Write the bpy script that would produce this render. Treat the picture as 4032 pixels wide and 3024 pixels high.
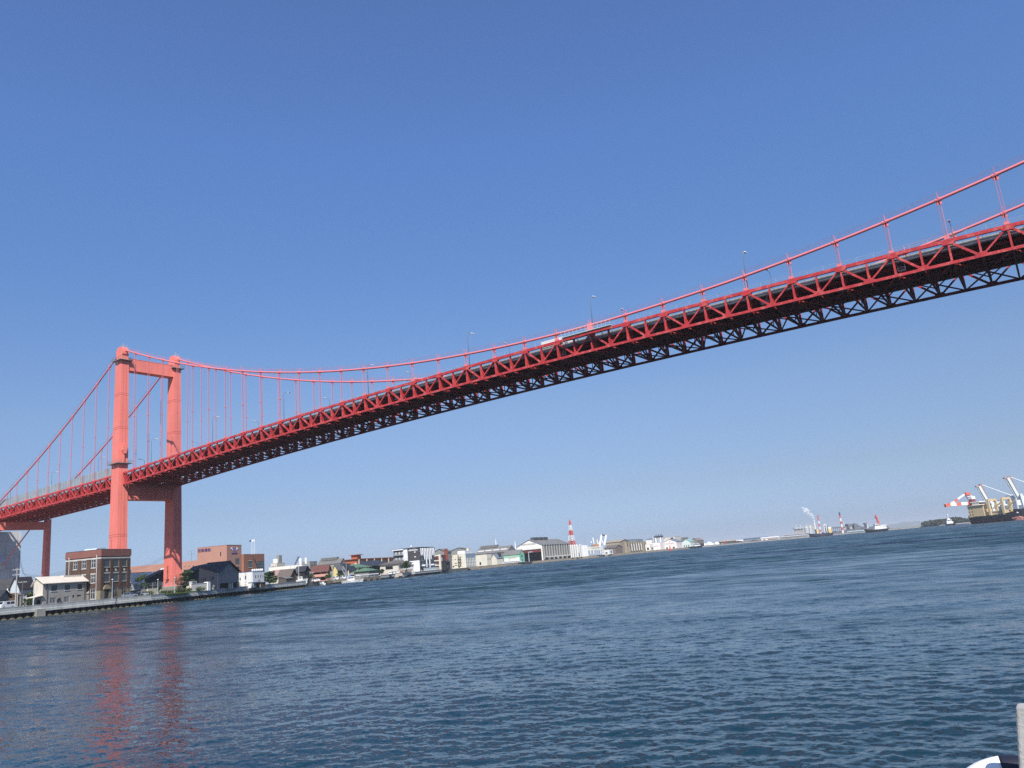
import bpy, bmesh, math, random
import numpy as np
from mathutils import Vector, Matrix
from mathutils.geometry import tessellate_polygon

random.seed(7); RNG = np.random.default_rng(11)
S = bpy.context.scene
COL = S.collection
for o in list(bpy.data.objects): bpy.data.objects.remove(o)

# ------------------------------------------------------------------ camera
CAM = Vector((74.6683, -140.2269, 3.0))
YAW, PIT, ROL, FPX = -0.598701, 0.222919, -0.089168, 3085.994   # FPX: focal length in photograph pixels (4032 wide)
fw = Vector((math.sin(YAW)*math.cos(PIT), math.cos(YAW)*math.cos(PIT), math.sin(PIT)))
r0 = fw.cross(Vector((0, 0, 1))).normalized(); u0 = r0.cross(fw)
RT = math.cos(ROL)*r0 + math.sin(ROL)*u0
UP = -math.sin(ROL)*r0 + math.cos(ROL)*u0
cd = bpy.data.cameras.new('camera'); cam = bpy.data.objects.new('camera', cd); COL.objects.link(cam)
cam.matrix_world = Matrix(((RT.x, UP.x, -fw.x, CAM.x), (RT.y, UP.y, -fw.y, CAM.y), (RT.z, UP.z, -fw.z, CAM.z), (0, 0, 0, 1)))
cd.sensor_width = 36; cd.sensor_fit = 'HORIZONTAL'; cd.lens = FPX/4032*36
cd.clip_start = 0.1; cd.clip_end = 60000
S.camera = cam
S.render.resolution_x, S.render.resolution_y = 1024, 768

# ------------------------------------------------------------------ light: sky and one sun
SUN = Vector((15.6, -17.9, 25.0)).normalized()      # direction towards the sun
w = bpy.data.worlds.new('World'); S.world = w; w.use_nodes = True
nt = w.node_tree; nt.nodes.clear()
sky = nt.nodes.new('ShaderNodeTexSky'); sky.sky_type = 'NISHITA'; sky.sun_disc = False
sky.sun_elevation = math.asin(SUN.z); sky.sun_rotation = math.atan2(SUN.x, SUN.y)
sky.altitude = 0; sky.air_density = 1.0; sky.dust_density = 0.6; sky.ozone_density = 2.0
# the photograph's sky: the Nishita sky graded by elevation towards clearer blue above and a milky blue band above the horizon
tc_ = nt.nodes.new('ShaderNodeTexCoord'); sz_ = nt.nodes.new('ShaderNodeSeparateXYZ'); nt.links.new(tc_.outputs['Generated'], sz_.inputs[0])
mz_ = nt.nodes.new('ShaderNodeMath'); mz_.operation = 'DIVIDE'; mz_.inputs[1].default_value = 0.7; nt.links.new(sz_.outputs[2], mz_.inputs[0])
cr_ = nt.nodes.new('ShaderNodeValToRGB'); nt.links.new(mz_.outputs[0], cr_.inputs[0])
GR = [(0.0, (.50, .62, 1.05)), (.02, (.418, .545, .95)), (.083, (.50, .545, .73)), (.19, (.66, .71, .84)), (.35, (.655, .83, 1.08)), (.5, (.76, .97, 1.34)), (.65, (.80, .98, 1.33))]
el_ = cr_.color_ramp.elements
while len(el_) < len(GR): el_.new(.5)
for e_, (z_, c_) in zip(el_, GR): e_.position = z_/.7; e_.color = (c_[0]/1.4, c_[1]/1.4, c_[2]/1.4, 1)
hs = nt.nodes.new('ShaderNodeMix'); hs.data_type = 'RGBA'; hs.blend_type = 'MULTIPLY'; hs.inputs[0].default_value = 1
bg = nt.nodes.new('ShaderNodeBackground'); bg.inputs['Strength'].default_value = 0.105*1.4
wo = nt.nodes.new('ShaderNodeOutputWorld')
nt.links.new(sky.outputs[0], hs.inputs[6]); nt.links.new(cr_.outputs[0], hs.inputs[7]); nt.links.new(hs.outputs[2], bg.inputs['Color']); nt.links.new(bg.outputs[0], wo.inputs['Surface'])
sd = bpy.data.lights.new('sun', 'SUN'); sd.energy = 4.6; sd.angle = math.radians(0.53); sd.color = (1.0, 0.95, 0.87)
so = bpy.data.objects.new('sun', sd); COL.objects.link(so)
so.rotation_euler = SUN.to_track_quat('Z', 'Y').to_euler(); so.location = (0, 0, 300)
S.view_settings.view_transform = 'Standard'; S.view_settings.look = 'None'
S.view_settings.exposure = 0.35; S.view_settings.gamma = 1.0; S.view_settings.use_curve_mapping = False
S.render.engine = 'CYCLES'
S.cycles.max_bounces = 6; S.cycles.diffuse_bounces = 2; S.cycles.glossy_bounces = 3; S.cycles.transmission_bounces = 3
S.cycles.transparent_max_bounces = 12; S.cycles.volume_bounces = 0; S.cycles.use_denoising = False
S.cycles.caustics_reflective = False; S.cycles.caustics_refractive = False

# ------------------------------------------------------------------ helpers
def ray(x, y): return fw + RT*((x-2016)/FPX) - UP*((y-1512)/FPX)
def at(x, y, D):
    "the point that stands D metres away (on plan) where the photograph shows pixel x, y"
    d = ray(x, y); return CAM + d*(D/math.hypot(d.x, d.y))
def gpos(x, D, z=0.0):
    "ground position D metres away in the direction of pixel column x on the horizon"
    p = at(x, 2394.6-0.0894*x, D); return Vector((p.x, p.y, z))
def plan_hit(px, p, d):
    "how far along direction d from p the sight line through pixel px passes (on plan)"
    h = ray(*px); a, b, c, e = d.x, -h.x, d.y, -h.y
    det = a*e-b*c; rx, ry = CAM.x-p.x, CAM.y-p.y
    return (rx*e-b*ry)/det

_mats = {}
def mat(name, col, rough=0.75, var=0.14, scale=0.6, bump=0.0, bscale=None, spec=0.3, metal=0.0, patch=None, streak=0.0, alpha=1.0, lines=None):
    """procedural surface: base colour, world-space tone variation, optional faded patches (colour, amount, scale),
    vertical rain streaks, and courses/laps (wave lines: axis, spacing, depth, tint)"""
    if name in _mats: return _mats[name]
    m = bpy.data.materials.new(name); m.use_nodes = True; _mats[name] = m
    n = m.node_tree; b = n.nodes['Principled BSDF']
    N = lambda t: n.nodes.new(t)
    L = n.links.new
    geo = N('ShaderNodeNewGeometry')
    no = N('ShaderNodeTexNoise'); no.inputs['Scale'].default_value = scale; no.inputs['Detail'].default_value = 5; no.inputs['Roughness'].default_value = 0.65
    L(geo.outputs['Position'], no.inputs['Vector'])
    mr = N('ShaderNodeMapRange'); mr.inputs[1].default_value = 0.3; mr.inputs[2].default_value = 0.7
    mr.inputs[3].default_value = 1-var; mr.inputs[4].default_value = 1+var
    L(no.outputs[0], mr.inputs[0])
    mul = N('ShaderNodeMix'); mul.data_type = 'RGBA'; mul.blend_type = 'MULTIPLY'; mul.inputs[0].default_value = 1
    mul.inputs[6].default_value = (*col, 1); cur = mul.outputs[2]
    L(mr.outputs[0], mul.inputs[7])
    if patch:
        pn = N('ShaderNodeTexNoise'); pn.inputs['Scale'].default_value = patch[2]; pn.inputs['Detail'].default_value = 7; pn.inputs['Roughness'].default_value = 0.7
        L(geo.outputs['Position'], pn.inputs['Vector'])
        pr = N('ShaderNodeMapRange'); pr.inputs[1].default_value = 0.5; pr.inputs[2].default_value = 0.62; pr.inputs[4].default_value = patch[1]
        L(pn.outputs[0], pr.inputs[0])
        mx = N('ShaderNodeMix'); mx.data_type = 'RGBA'; L(pr.outputs[0], mx.inputs[0]); L(cur, mx.inputs[6]); mx.inputs[7].default_value = (*patch[0], 1); cur = mx.outputs[2]
    if streak:
        mp = N('ShaderNodeMapping'); mp.inputs['Scale'].default_value = (1.5, 1.5, 0.08); L(geo.outputs['Position'], mp.inputs['Vector'])
        sn = N('ShaderNodeTexNoise'); sn.inputs['Scale'].default_value = 1.0; sn.inputs['Detail'].default_value = 4; L(mp.outputs[0], sn.inputs['Vector'])
        sr = N('ShaderNodeMapRange'); sr.inputs[1].default_value = 0.48; sr.inputs[2].default_value = 0.75; sr.inputs[3].default_value = 1; sr.inputs[4].default_value = 1-streak
        L(sn.outputs[0], sr.inputs[0])
        m2 = N('ShaderNodeMix'); m2.data_type = 'RGBA'; m2.blend_type = 'MULTIPLY'; m2.inputs[0].default_value = 1; L(cur, m2.inputs[6]); L(sr.outputs[0], m2.inputs[7]); cur = m2.outputs[2]
    bh = None
    if lines:
        tc = N('ShaderNodeTexCoord'); sp = N('ShaderNodeSeparateXYZ'); L(tc.outputs['Object'], sp.inputs[0])
        md = N('ShaderNodeMath'); md.operation = 'FRACT'; dv = N('ShaderNodeMath'); dv.operation = 'DIVIDE'; dv.inputs[1].default_value = lines[1]
        L(sp.outputs['XYZ'.index(lines[0])], dv.inputs[0]); L(dv.outputs[0], md.inputs[0])
        gt = N('ShaderNodeMath'); gt.operation = 'LESS_THAN'; gt.inputs[1].default_value = lines[2]; L(md.outputs[0], gt.inputs[0])
        m3 = N('ShaderNodeMix'); m3.data_type = 'RGBA'; m3.blend_type = 'MULTIPLY'; L(gt.outputs[0], m3.inputs[0]); L(cur, m3.inputs[6]); m3.inputs[7].default_value = (lines[3],)*3+(1,); cur = m3.outputs[2]
        bh = md.outputs[0]
    L(cur, b.inputs['Base Color'])
    b.inputs['Roughness'].default_value = rough; b.inputs['Metallic'].default_value = metal; b.inputs['Specular IOR Level'].default_value = spec
    if alpha < 1: b.inputs['Alpha'].default_value = alpha
    if bump:
        bn = N('ShaderNodeTexNoise'); bn.inputs['Scale'].default_value = bscale or scale*6; bn.inputs['Detail'].default_value = 6
        L(geo.outputs['Position'], bn.inputs['Vector'])
        bp = N('ShaderNodeBump'); bp.inputs['Strength'].default_value = 1.0; bp.inputs['Distance'].default_value = bump
        L(bh if bh else bn.outputs[0], bp.inputs['Height']); L(bp.outputs[0], b.inputs['Normal'])
    return m

class MB:
    "collects simple shapes into one mesh"
    def __init__(s): s.v = []; s.f = []
    def box(s, x0, x1, y0, y1, z0, z1):
        b = len(s.v)
        s.v += [(x0,y0,z0),(x1,y0,z0),(x1,y1,z0),(x0,y1,z0),(x0,y0,z1),(x1,y0,z1),(x1,y1,z1),(x0,y1,z1)]
        s.f += [(b,b+3,b+2,b+1),(b+4,b+5,b+6,b+7),(b,b+1,b+5,b+4),(b+1,b+2,b+6,b+5),(b+2,b+3,b+7,b+6),(b+3,b,b+4,b+7)]; return s
    def bar(s, p, q, w, h, up=(0,0,1), w2=None, h2=None):
        "square-section bar from p to q, w wide (sideways) and h high"
        p, q = Vector(p), Vector(q); d = (q-p).normalized(); u = Vector(up)
        sd = d.cross(u)
        if sd.length < 1e-4: sd = d.cross(Vector((1,0,0)))
        sd.normalize(); u = sd.cross(d)
        w2 = w if w2 is None else w2; h2 = h if h2 is None else h2
        b = len(s.v)
        for c, ww, hh in ((p,w,h),(q,w2,h2)):
            for i, j in ((-1,-1),(1,-1),(1,1),(-1,1)): s.v.append(tuple(c+sd*(i*ww/2)+u*(j*hh/2)))
        s.f += [(b,b+1,b+2,b+3),(b+4,b+7,b+6,b+5)]
        for i in range(4): s.f.append((b+i,b+4+i,b+4+(i+1)%4,b+(i+1)%4))
        return s
    def tube(s, pts, r, n=8, cap=True):
        pts = [Vector(p) for p in pts]; b = len(s.v); m = len(pts)
        rr = r if isinstance(r, (list, tuple)) else [r]*m
        for i, p in enumerate(pts):
            d = (pts[min(i+1,m-1)]-pts[max(i-1,0)]).normalized()
            a = d.cross(Vector((0,0,1)))
            if a.length < 1e-3: a = d.cross(Vector((1,0,0)))
            a.normalize(); c = a.cross(d)
            for k in range(n):
                t = 2*math.pi*k/n; s.v.append(tuple(p+(a*math.cos(t)+c*math.sin(t))*rr[i]))
        for i in range(m-1):
            for k in range(n):
                k2 = (k+1)%n; s.f.append((b+i*n+k, b+i*n+k2, b+(i+1)*n+k2, b+(i+1)*n+k))
        if cap: s.f.append(tuple(b+k for k in range(n))[::-1]); s.f.append(tuple(b+(m-1)*n+k for k in range(n)))
        return s
    def prism(s, poly, ax, a0, a1):
        "polygon (list of 2-D points) swept along axis ax from a0 to a1; the 2-D axes are the other two in order"
        def P(p, a):
            if ax == 'x': return (a, p[0], p[1])
            if ax == 'y': return (p[0], a, p[1])
            return (p[0], p[1], a)
        b = len(s.v); n = len(poly)
        s.v += [P(p, a0) for p in poly]+[P(p, a1) for p in poly]
        for i in range(n): s.f.append((b+i, b+(i+1)%n, b+n+(i+1)%n, b+n+i))
        s.f.append(tuple(range(b+n-1, b-1, -1))); s.f.append(tuple(range(b+n, b+2*n)))
        return s
    def quad(s, *p):
        b = len(s.v); s.v += [tuple(q) for q in p]; s.f.append(tuple(range(b, b+len(p)))); return s
    def loft(s, rings, close=True, caps=True):
        b = len(s.v); n = len(rings[0])
        for r in rings: s.v += [tuple(p) for p in r]
        for i in range(len(rings)-1):
            for k in range(n if close else n-1):
                k2 = (k+1)%n; s.f.append((b+i*n+k, b+i*n+k2, b+(i+1)*n+k2, b+(i+1)*n+k))
        if caps: s.f.append(tuple(range(b+n-1, b-1, -1))); s.f.append(tuple(range(b+(len(rings)-1)*n, b+len(rings)*n)))
        return s
    def mesh(s, name, m=None, smooth=False, fix=True):
        me = bpy.data.meshes.new(name); me.from_pydata(s.v, [], s.f)
        if fix:
            bm = bmesh.new(); bm.from_mesh(me); bmesh.ops.recalc_face_normals(bm, faces=bm.faces); bm.to_mesh(me); bm.free()
        if m: me.materials.append(m)
        if smooth: me.polygons.foreach_set('use_smooth', [True]*len(me.polygons))
        return me
    def build(s, name, m, parent=None, smooth=False, loc=(0,0,0), rz=0.0, fix=True):
        return link(name, s.mesh(name, m, smooth, fix), parent, loc, rz)

def link(name, data, parent=None, loc=(0,0,0), rz=0.0):
    o = bpy.data.objects.new(name, data); COL.objects.link(o); o.parent = parent
    o.location = loc; o.rotation_euler = (0, 0, rz); return o
def tag(o, label=None, cat=None, group=None, kind=None):
    if label: o['label'] = label
    if cat: o['category'] = cat
    if group: o['group'] = group
    if kind: o['kind'] = kind
    return o
def thing(name, label, cat, loc=(0,0,0), rz=0.0, group=None):
    o = bpy.data.objects.new(name, None); COL.objects.link(o); o.location = loc; o.rotation_euler = (0,0,rz); o.empty_display_size = 0.5
    return tag(o, label, cat, group)
def copy_tree(o, parent=None):
    c = o.copy(); COL.objects.link(c); c.parent = parent
    for ch in list(o.children): copy_tree(ch, c)
    return c

# shared materials
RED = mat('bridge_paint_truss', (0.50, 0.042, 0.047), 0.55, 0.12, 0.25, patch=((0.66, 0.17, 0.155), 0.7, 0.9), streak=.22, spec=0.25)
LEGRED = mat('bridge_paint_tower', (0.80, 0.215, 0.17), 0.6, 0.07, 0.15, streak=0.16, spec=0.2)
CABLE = mat('bridge_paint_cable', (0.77, 0.21, 0.225), 0.5, 0.06, 0.5, spec=0.3)
ROPE = mat('hanger_paint', (0.68, 0.20, 0.20), 0.5, 0.05, 0.5)
GALV = mat('galvanised_steel', (0.42, 0.45, 0.46), 0.5, 0.12, 1.5, spec=0.5)
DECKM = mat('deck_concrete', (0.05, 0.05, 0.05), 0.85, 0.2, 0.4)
FASC = mat('deck_edge_grating', (0.36, 0.40, 0.40), 0.7, 0.25, 1.2)
CONC = mat('concrete', (0.41, 0.42, 0.405), 0.85, 0.18, 0.35, bump=0.01, streak=0.25, patch=((0.42, 0.43, 0.41), 0.5, 0.15))
CONCD = mat('concrete_wet_shade', (0.035, 0.035, 0.035), 0.7, 0.3, 1.0)  # near-black carries the shade of recesses in its colour, besides wet tide bands
TAN = mat('footing_algae', (0.10, 0.088, 0.048), 0.9, 0.3, 1.2)
GLASS = mat('window_glass', (0.045, 0.055, 0.065), 0.12, 0.35, 0.5, spec=0.6)
DGLASS = mat('dark_glass', (0.012, 0.015, 0.018), 0.1, 0.3, 0.5, spec=0.6)
GREENGL = mat('green_glass', (0.05, 0.085, 0.085), 0.1, 0.25, 0.4, spec=0.7)
WFRAME = mat('white_frame', (0.62, 0.63, 0.62), 0.5, 0.05, 1)
DFRAME = mat('dark_frame', (0.05, 0.05, 0.052), 0.5, 0.1, 1)
WHITE = mat('white_paint', (0.76, 0.76, 0.74), 0.55, 0.06, 0.4, streak=0.08)
BLACK = mat('black_rubber', (0.015, 0.015, 0.016), 0.6, 0.2, 2)
# ------------------------------------------------------------------ water
RIPPLE = ((3.2, .14), (8.0, .34), (19.0, .46))
def water_material():
    m = bpy.data.materials.new('harbour_water'); m.use_nodes = True; n = m.node_tree; b = n.nodes['Principled BSDF']
    b.inputs['Base Color'].default_value = (0.0045, 0.026, 0.031, 1); b.inputs['Roughness'].default_value = 0.06; b.inputs['IOR'].default_value = 1.333
    geo = n.nodes.new('ShaderNodeNewGeometry'); L = n.links.new
    def VM(op, *ins):
        v = n.nodes.new('ShaderNodeVectorMath'); v.operation = op
        for i, x in enumerate(ins):
            if isinstance(x, tuple): v.inputs[i].default_value = x
            else: L(x, v.inputs[i])
        return v.outputs[0]
    # ripples too small for the mesh: their slopes tilt the surface normal, at three sizes
    total = geo.outputs['Normal']
    # broad slicks of calmer water and wind-roughened stretches
    pmap = n.nodes.new('ShaderNodeMapping'); pmap.inputs['Rotation'].default_value = (0, 0, math.radians(-35)); pmap.inputs['Scale'].default_value = (.5, 1.6, 1); L(geo.outputs['Position'], pmap.inputs[0])
    pn = n.nodes.new('ShaderNodeTexNoise'); pn.inputs['Scale'].default_value = 0.018; pn.inputs['Detail'].default_value = 5; pn.inputs['Roughness'].default_value = .6; L(pmap.outputs[0], pn.inputs['Vector'])
    pr = n.nodes.new('ShaderNodeMapRange'); pr.inputs[1].default_value = 0.36; pr.inputs[2].default_value = 0.62; pr.inputs[3].default_value = .55; pr.inputs[4].default_value = 1.15; L(pn.outputs[0], pr.inputs[0])
    # beyond the landing the single ripples merge: their spread of slopes becomes surface roughness
    dist = n.nodes.new('ShaderNodeVectorMath'); dist.operation = 'DISTANCE'; L(geo.outputs['Position'], dist.inputs[0]); dist.inputs[1].default_value = (CAM.x, CAM.y, 0)
    rr = n.nodes.new('ShaderNodeMapRange'); rr.interpolation_type = 'SMOOTHSTEP'; rr.inputs[1].default_value = 8; rr.inputs[2].default_value = 130; rr.inputs[3].default_value = .10; rr.inputs[4].default_value = .42; L(dist.outputs['Value'], rr.inputs[0])
    rm = n.nodes.new('ShaderNodeMath'); rm.operation = 'MULTIPLY'; L(rr.outputs[0], rm.inputs[0])
    pr2 = n.nodes.new('ShaderNodeMapRange'); pr2.inputs[1].default_value = 0.36; pr2.inputs[2].default_value = 0.62; pr2.inputs[3].default_value = .72; pr2.inputs[4].default_value = 1.08; L(pn.outputs[0], pr2.inputs[0])
    L(pr2.outputs[0], rm.inputs[1]); cur = rm.outputs[0]
    for sc2, lo, hi, st in ((.07, .70, 1.30, (.3, 1.7, 1)), (.32, .62, 1.38, (.35, 1.5, 1)), (1.1, .65, 1.35, (.4, 1.4, 1))):     # cat's-paws: gusts ruffle the water in small streaks
        m2 = n.nodes.new('ShaderNodeMapping'); m2.inputs['Rotation'].default_value = (0, 0, math.radians(-33)); m2.inputs['Scale'].default_value = st; L(geo.outputs['Position'], m2.inputs[0])
        n2 = n.nodes.new('ShaderNodeTexNoise'); n2.inputs['Scale'].default_value = sc2; n2.inputs['Detail'].default_value = 4; n2.inputs['Roughness'].default_value = .65; L(m2.outputs[0], n2.inputs['Vector'])
        q2 = n.nodes.new('ShaderNodeMapRange'); q2.inputs[1].default_value = .38; q2.inputs[2].default_value = .62; q2.inputs[3].default_value = lo; q2.inputs[4].default_value = hi; L(n2.outputs[0], q2.inputs[0])
        k2 = n.nodes.new('ShaderNodeMath'); k2.operation = 'MULTIPLY'; L(cur, k2.inputs[0]); L(q2.outputs[0], k2.inputs[1]); cur = k2.outputs[0]
    L(cur, b.inputs['Roughness'])
    acc = None
    for sc, amp in RIPPLE:
        mp = n.nodes.new('ShaderNodeMapping'); mp.inputs['Rotation'].default_value = (0, 0, math.radians(-32)); mp.inputs['Scale'].default_value = (0.5, 1.0, 1.0)
        no = n.nodes.new('ShaderNodeTexNoise'); no.inputs['Scale'].default_value = sc; no.inputs['Detail'].default_value = 2; no.inputs['Roughness'].default_value = 0.5
        L(geo.outputs['Position'], mp.inputs[0]); L(mp.outputs[0], no.inputs['Vector'])
        sl = VM('MULTIPLY', VM('SUBTRACT', no.outputs['Color'], (.5, .5, .5)), (amp, amp, 0.0))
        acc = sl if acc is None else VM('ADD', acc, sl)
    sc_ = n.nodes.new('ShaderNodeVectorMath'); sc_.operation = 'SCALE'; L(acc, sc_.inputs[0]); L(pr.outputs[0], sc_.inputs['Scale'])
    L(VM('NORMALIZE', VM('ADD', total, sc_.outputs[0])), b.inputs['Normal'])
    return m
def make_water():
    az = np.concatenate([np.linspace(-math.pi-0.6, -1.36, 40)[:-1], np.linspace(-1.36, 0.14, 720), np.linspace(0.14, math.pi-0.6, 50)[1:-1]])
    rs = [0.5]; r = 0.5
    while r < 14000:
        dr = 0.5 if r < 7 else max(0.06, r*r/2352*0.5)
        dr = min(dr, max(0.35, r*0.013)) if r < 600 else r*0.04
        r += dr; rs.append(r)
    rs = np.array(rs); drs = np.gradient(rs)
    A, R = np.meshgrid(az, rs); DR = np.repeat(drs[:, None], len(az), 1)
    X = CAM.x+R*np.sin(A); Y = CAM.y+R*np.cos(A); Z = np.zeros_like(X)
    rg = np.random.default_rng(5)
    comps = []
    # (wavelength, heading, amplitude, distance from the landing where it sets in): short chop by the landing, longer waves in the open water
    for i in range(110):
        lam = 0.13*(1.25/0.13)**(rg.random()**1.35); th = math.radians(-30)+rg.normal()*0.66
        comps.append((lam, th, 0.0190*lam/(2*math.pi)*rg.uniform(.5, 1.5)*(1 if lam < .8 else .75), 0))
    for i in range(26): lam = rg.uniform(1.5, 4.5); comps.append((lam, math.radians(-32)+rg.normal()*0.55, 0.020*lam/(2*math.pi)*rg.uniform(.5, 1.5), 24))
    for i in range(24): lam = rg.uniform(4.5, 14); comps.append((lam, math.radians(-34)+rg.normal()*0.5, 0.020*lam/(2*math.pi)*rg.uniform(.5, 1.5), 90))
    for i in range(14): comps.append((rg.uniform(4.5, 10), math.radians(-35)+rg.normal()*0.5, rg.uniform(0.002, 0.006), 0))
    for i in range(4): comps.append((rg.uniform(11, 19), math.radians(-62)+rg.normal()*0.2, rg.uniform(0.012, 0.022), 0))
    # groups of waves: a slow envelope makes rougher and calmer stretches
    env = 0.8+0.35*np.sin(X*0.045+Y*0.03+1)*np.sin(Y*0.05-X*0.021+2)+0.2*np.sin(X*0.11-Y*0.08)
    for lam, th, a, r_on in comps:
        k = 2*math.pi/lam; wgt = np.clip(lam/(1.5*DR)-0.8, 0, 1)
        if r_on: wgt = wgt*np.clip((R-r_on)/(r_on*2.2), 0.12, 1)
        Z += a*wgt*np.sin(k*(X*math.sin(th)+Y*math.cos(th))+rg.uniform(0, 6.28))*(env if lam < 9 else 1)
    Z *= np.clip((R-3)/6, 0, 1)
    nr, nc = X.shape
    me = bpy.data.meshes.new('water')
    co = np.stack([X, Y, Z], -1).reshape(-1, 3).astype(np.float32)
    i = np.arange(nr-1)[:, None]*nc; j = np.arange(nc-1)[None, :]
    q = np.stack([i+j, i+nc+j, i+nc+j+1, i+j+1], -1).reshape(-1, 4)
    seam = np.stack([np.arange(nr-1)*nc+nc-1, np.arange(1, nr)*nc+nc-1, np.arange(1, nr)*nc, np.arange(nr-1)*nc], -1)
    q = np.concatenate([q, seam])[:, ::-1].astype(np.int32)
    me.vertices.add(len(co)); me.vertices.foreach_set('co', co.ravel())
    me.loops.add(q.size); me.loops.foreach_set('vertex_index', q.ravel())
    me.polygons.add(len(q)); me.polygons.foreach_set('loop_start', np.arange(0, q.size, 4, dtype=np.int32))
    me.polygons.foreach_set('use_smooth', np.ones(len(q), bool))
    me.update(); me.validate()
    me.materials.append(water_material())
    tag(link('water', me), 'choppy dark blue harbour water with red reflections of the bridge tower', 'water', kind='structure')
make_water()

# ------------------------------------------------------------------ land
SHORE = [(-60, -460), (-108, -200), (-138, -75), (-155, -5), (-212, 102)]            # the near quay line, then the far shore by distance
FAR = [(1214, 436), (1311, 470), (1312, 446), (1420, 452), (1421, 470), (1556, 484), (1634, 488), (1738, 530), (1739, 560), (1840, 640), (1950, 740),
       (2064, 840), (2250, 930), (2440, 1010), (2600, 1120), (2747, 1250), (2870, 1450), (3000, 1640), (3420, 1800), (3640, 1850), (3720, 1780), (3900, 1750), (4300, 1700)]
shore_pts = [Vector((x, y, 0)) for x, y in SHORE]+[gpos(x, D) for x, D in FAR]
GROUND = mat('ground_earth', (0.19, 0.18, 0.15), 0.95, 0.25, 0.05, patch=((0.12, 0.14, 0.07), 0.6, 0.04))
ROCK = mat('shore_rock', (0.17, 0.145, 0.105), 0.95, 0.45, 0.5, bump=0.15, bscale=0.8)
def make_land():
    back = [Vector((2500, 5200, 0)), Vector((-6000, 5200, 0)), Vector((-6000, -2500, 0)), Vector((-700, -1500, 0))]
    inl = [Vector((x-4.5, y-1.6, 0)) for x, y in SHORE]
    poly = inl+shore_pts[len(SHORE):]+back
    tri = tessellate_polygon([poly])
    b = MB(); zs = 2.15
    b.v = [(p.x, p.y, zs) for p in poly]+[(p.x, p.y, -2.5) for p in poly]
    n = len(poly)
    b.f = [tuple(t) for t in tri]+[(i, (i+1) % n, n+(i+1) % n, n+i) for i in range(n)]
    o = b.build('ground', GROUND); tag(o, kind='structure')
make_land()

# rocky embankments where the shore has no quay wall (the shipyard side, far)
def embankment(pts, h0, wdt, seed):
    rg = random.Random(seed); b = MB(); rows = 4
    fine = []
    for p, q in zip(pts[:-1], pts[1:]):
        k = max(2, int((q-p).length/5))
        for i in range(k): fine.append(p.lerp(q, i/k))
    fine.append(pts[-1]); m = len(fine)
    for i, p in enumerate(fine):
        d = (fine[min(i+1, m-1)]-fine[max(i-1, 0)]).normalized(); nn = Vector((d.y, -d.x, 0))
        if nn.dot(CAM-p) < 0: nn = -nn
        for j in range(rows):
            t = j/(rows-1); b.v.append(tuple(p+nn*(wdt*t-0.6+rg.uniform(-.5, .5))+Vector((0, 0, h0*(1-t)-0.35*t+rg.uniform(-.25, .25)))))
    for i in range(m-1):
        for j in range(rows-1): a = i*rows+j; b.f.append((a, a+1, a+rows+1, a+rows))
    return b
e1 = embankment(shore_pts[17-3:25], 2.3, 5, 3).build('embankment', ROCK); tag(e1, kind='structure')
e2 = embankment(shore_pts[20:], 2.0, 7, 4).build('embankment', mat('shore_pale', (0.24, 0.23, 0.20), 0.95, 0.3, 0.15, bump=0.1)); tag(e2, kind='structure')

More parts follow.
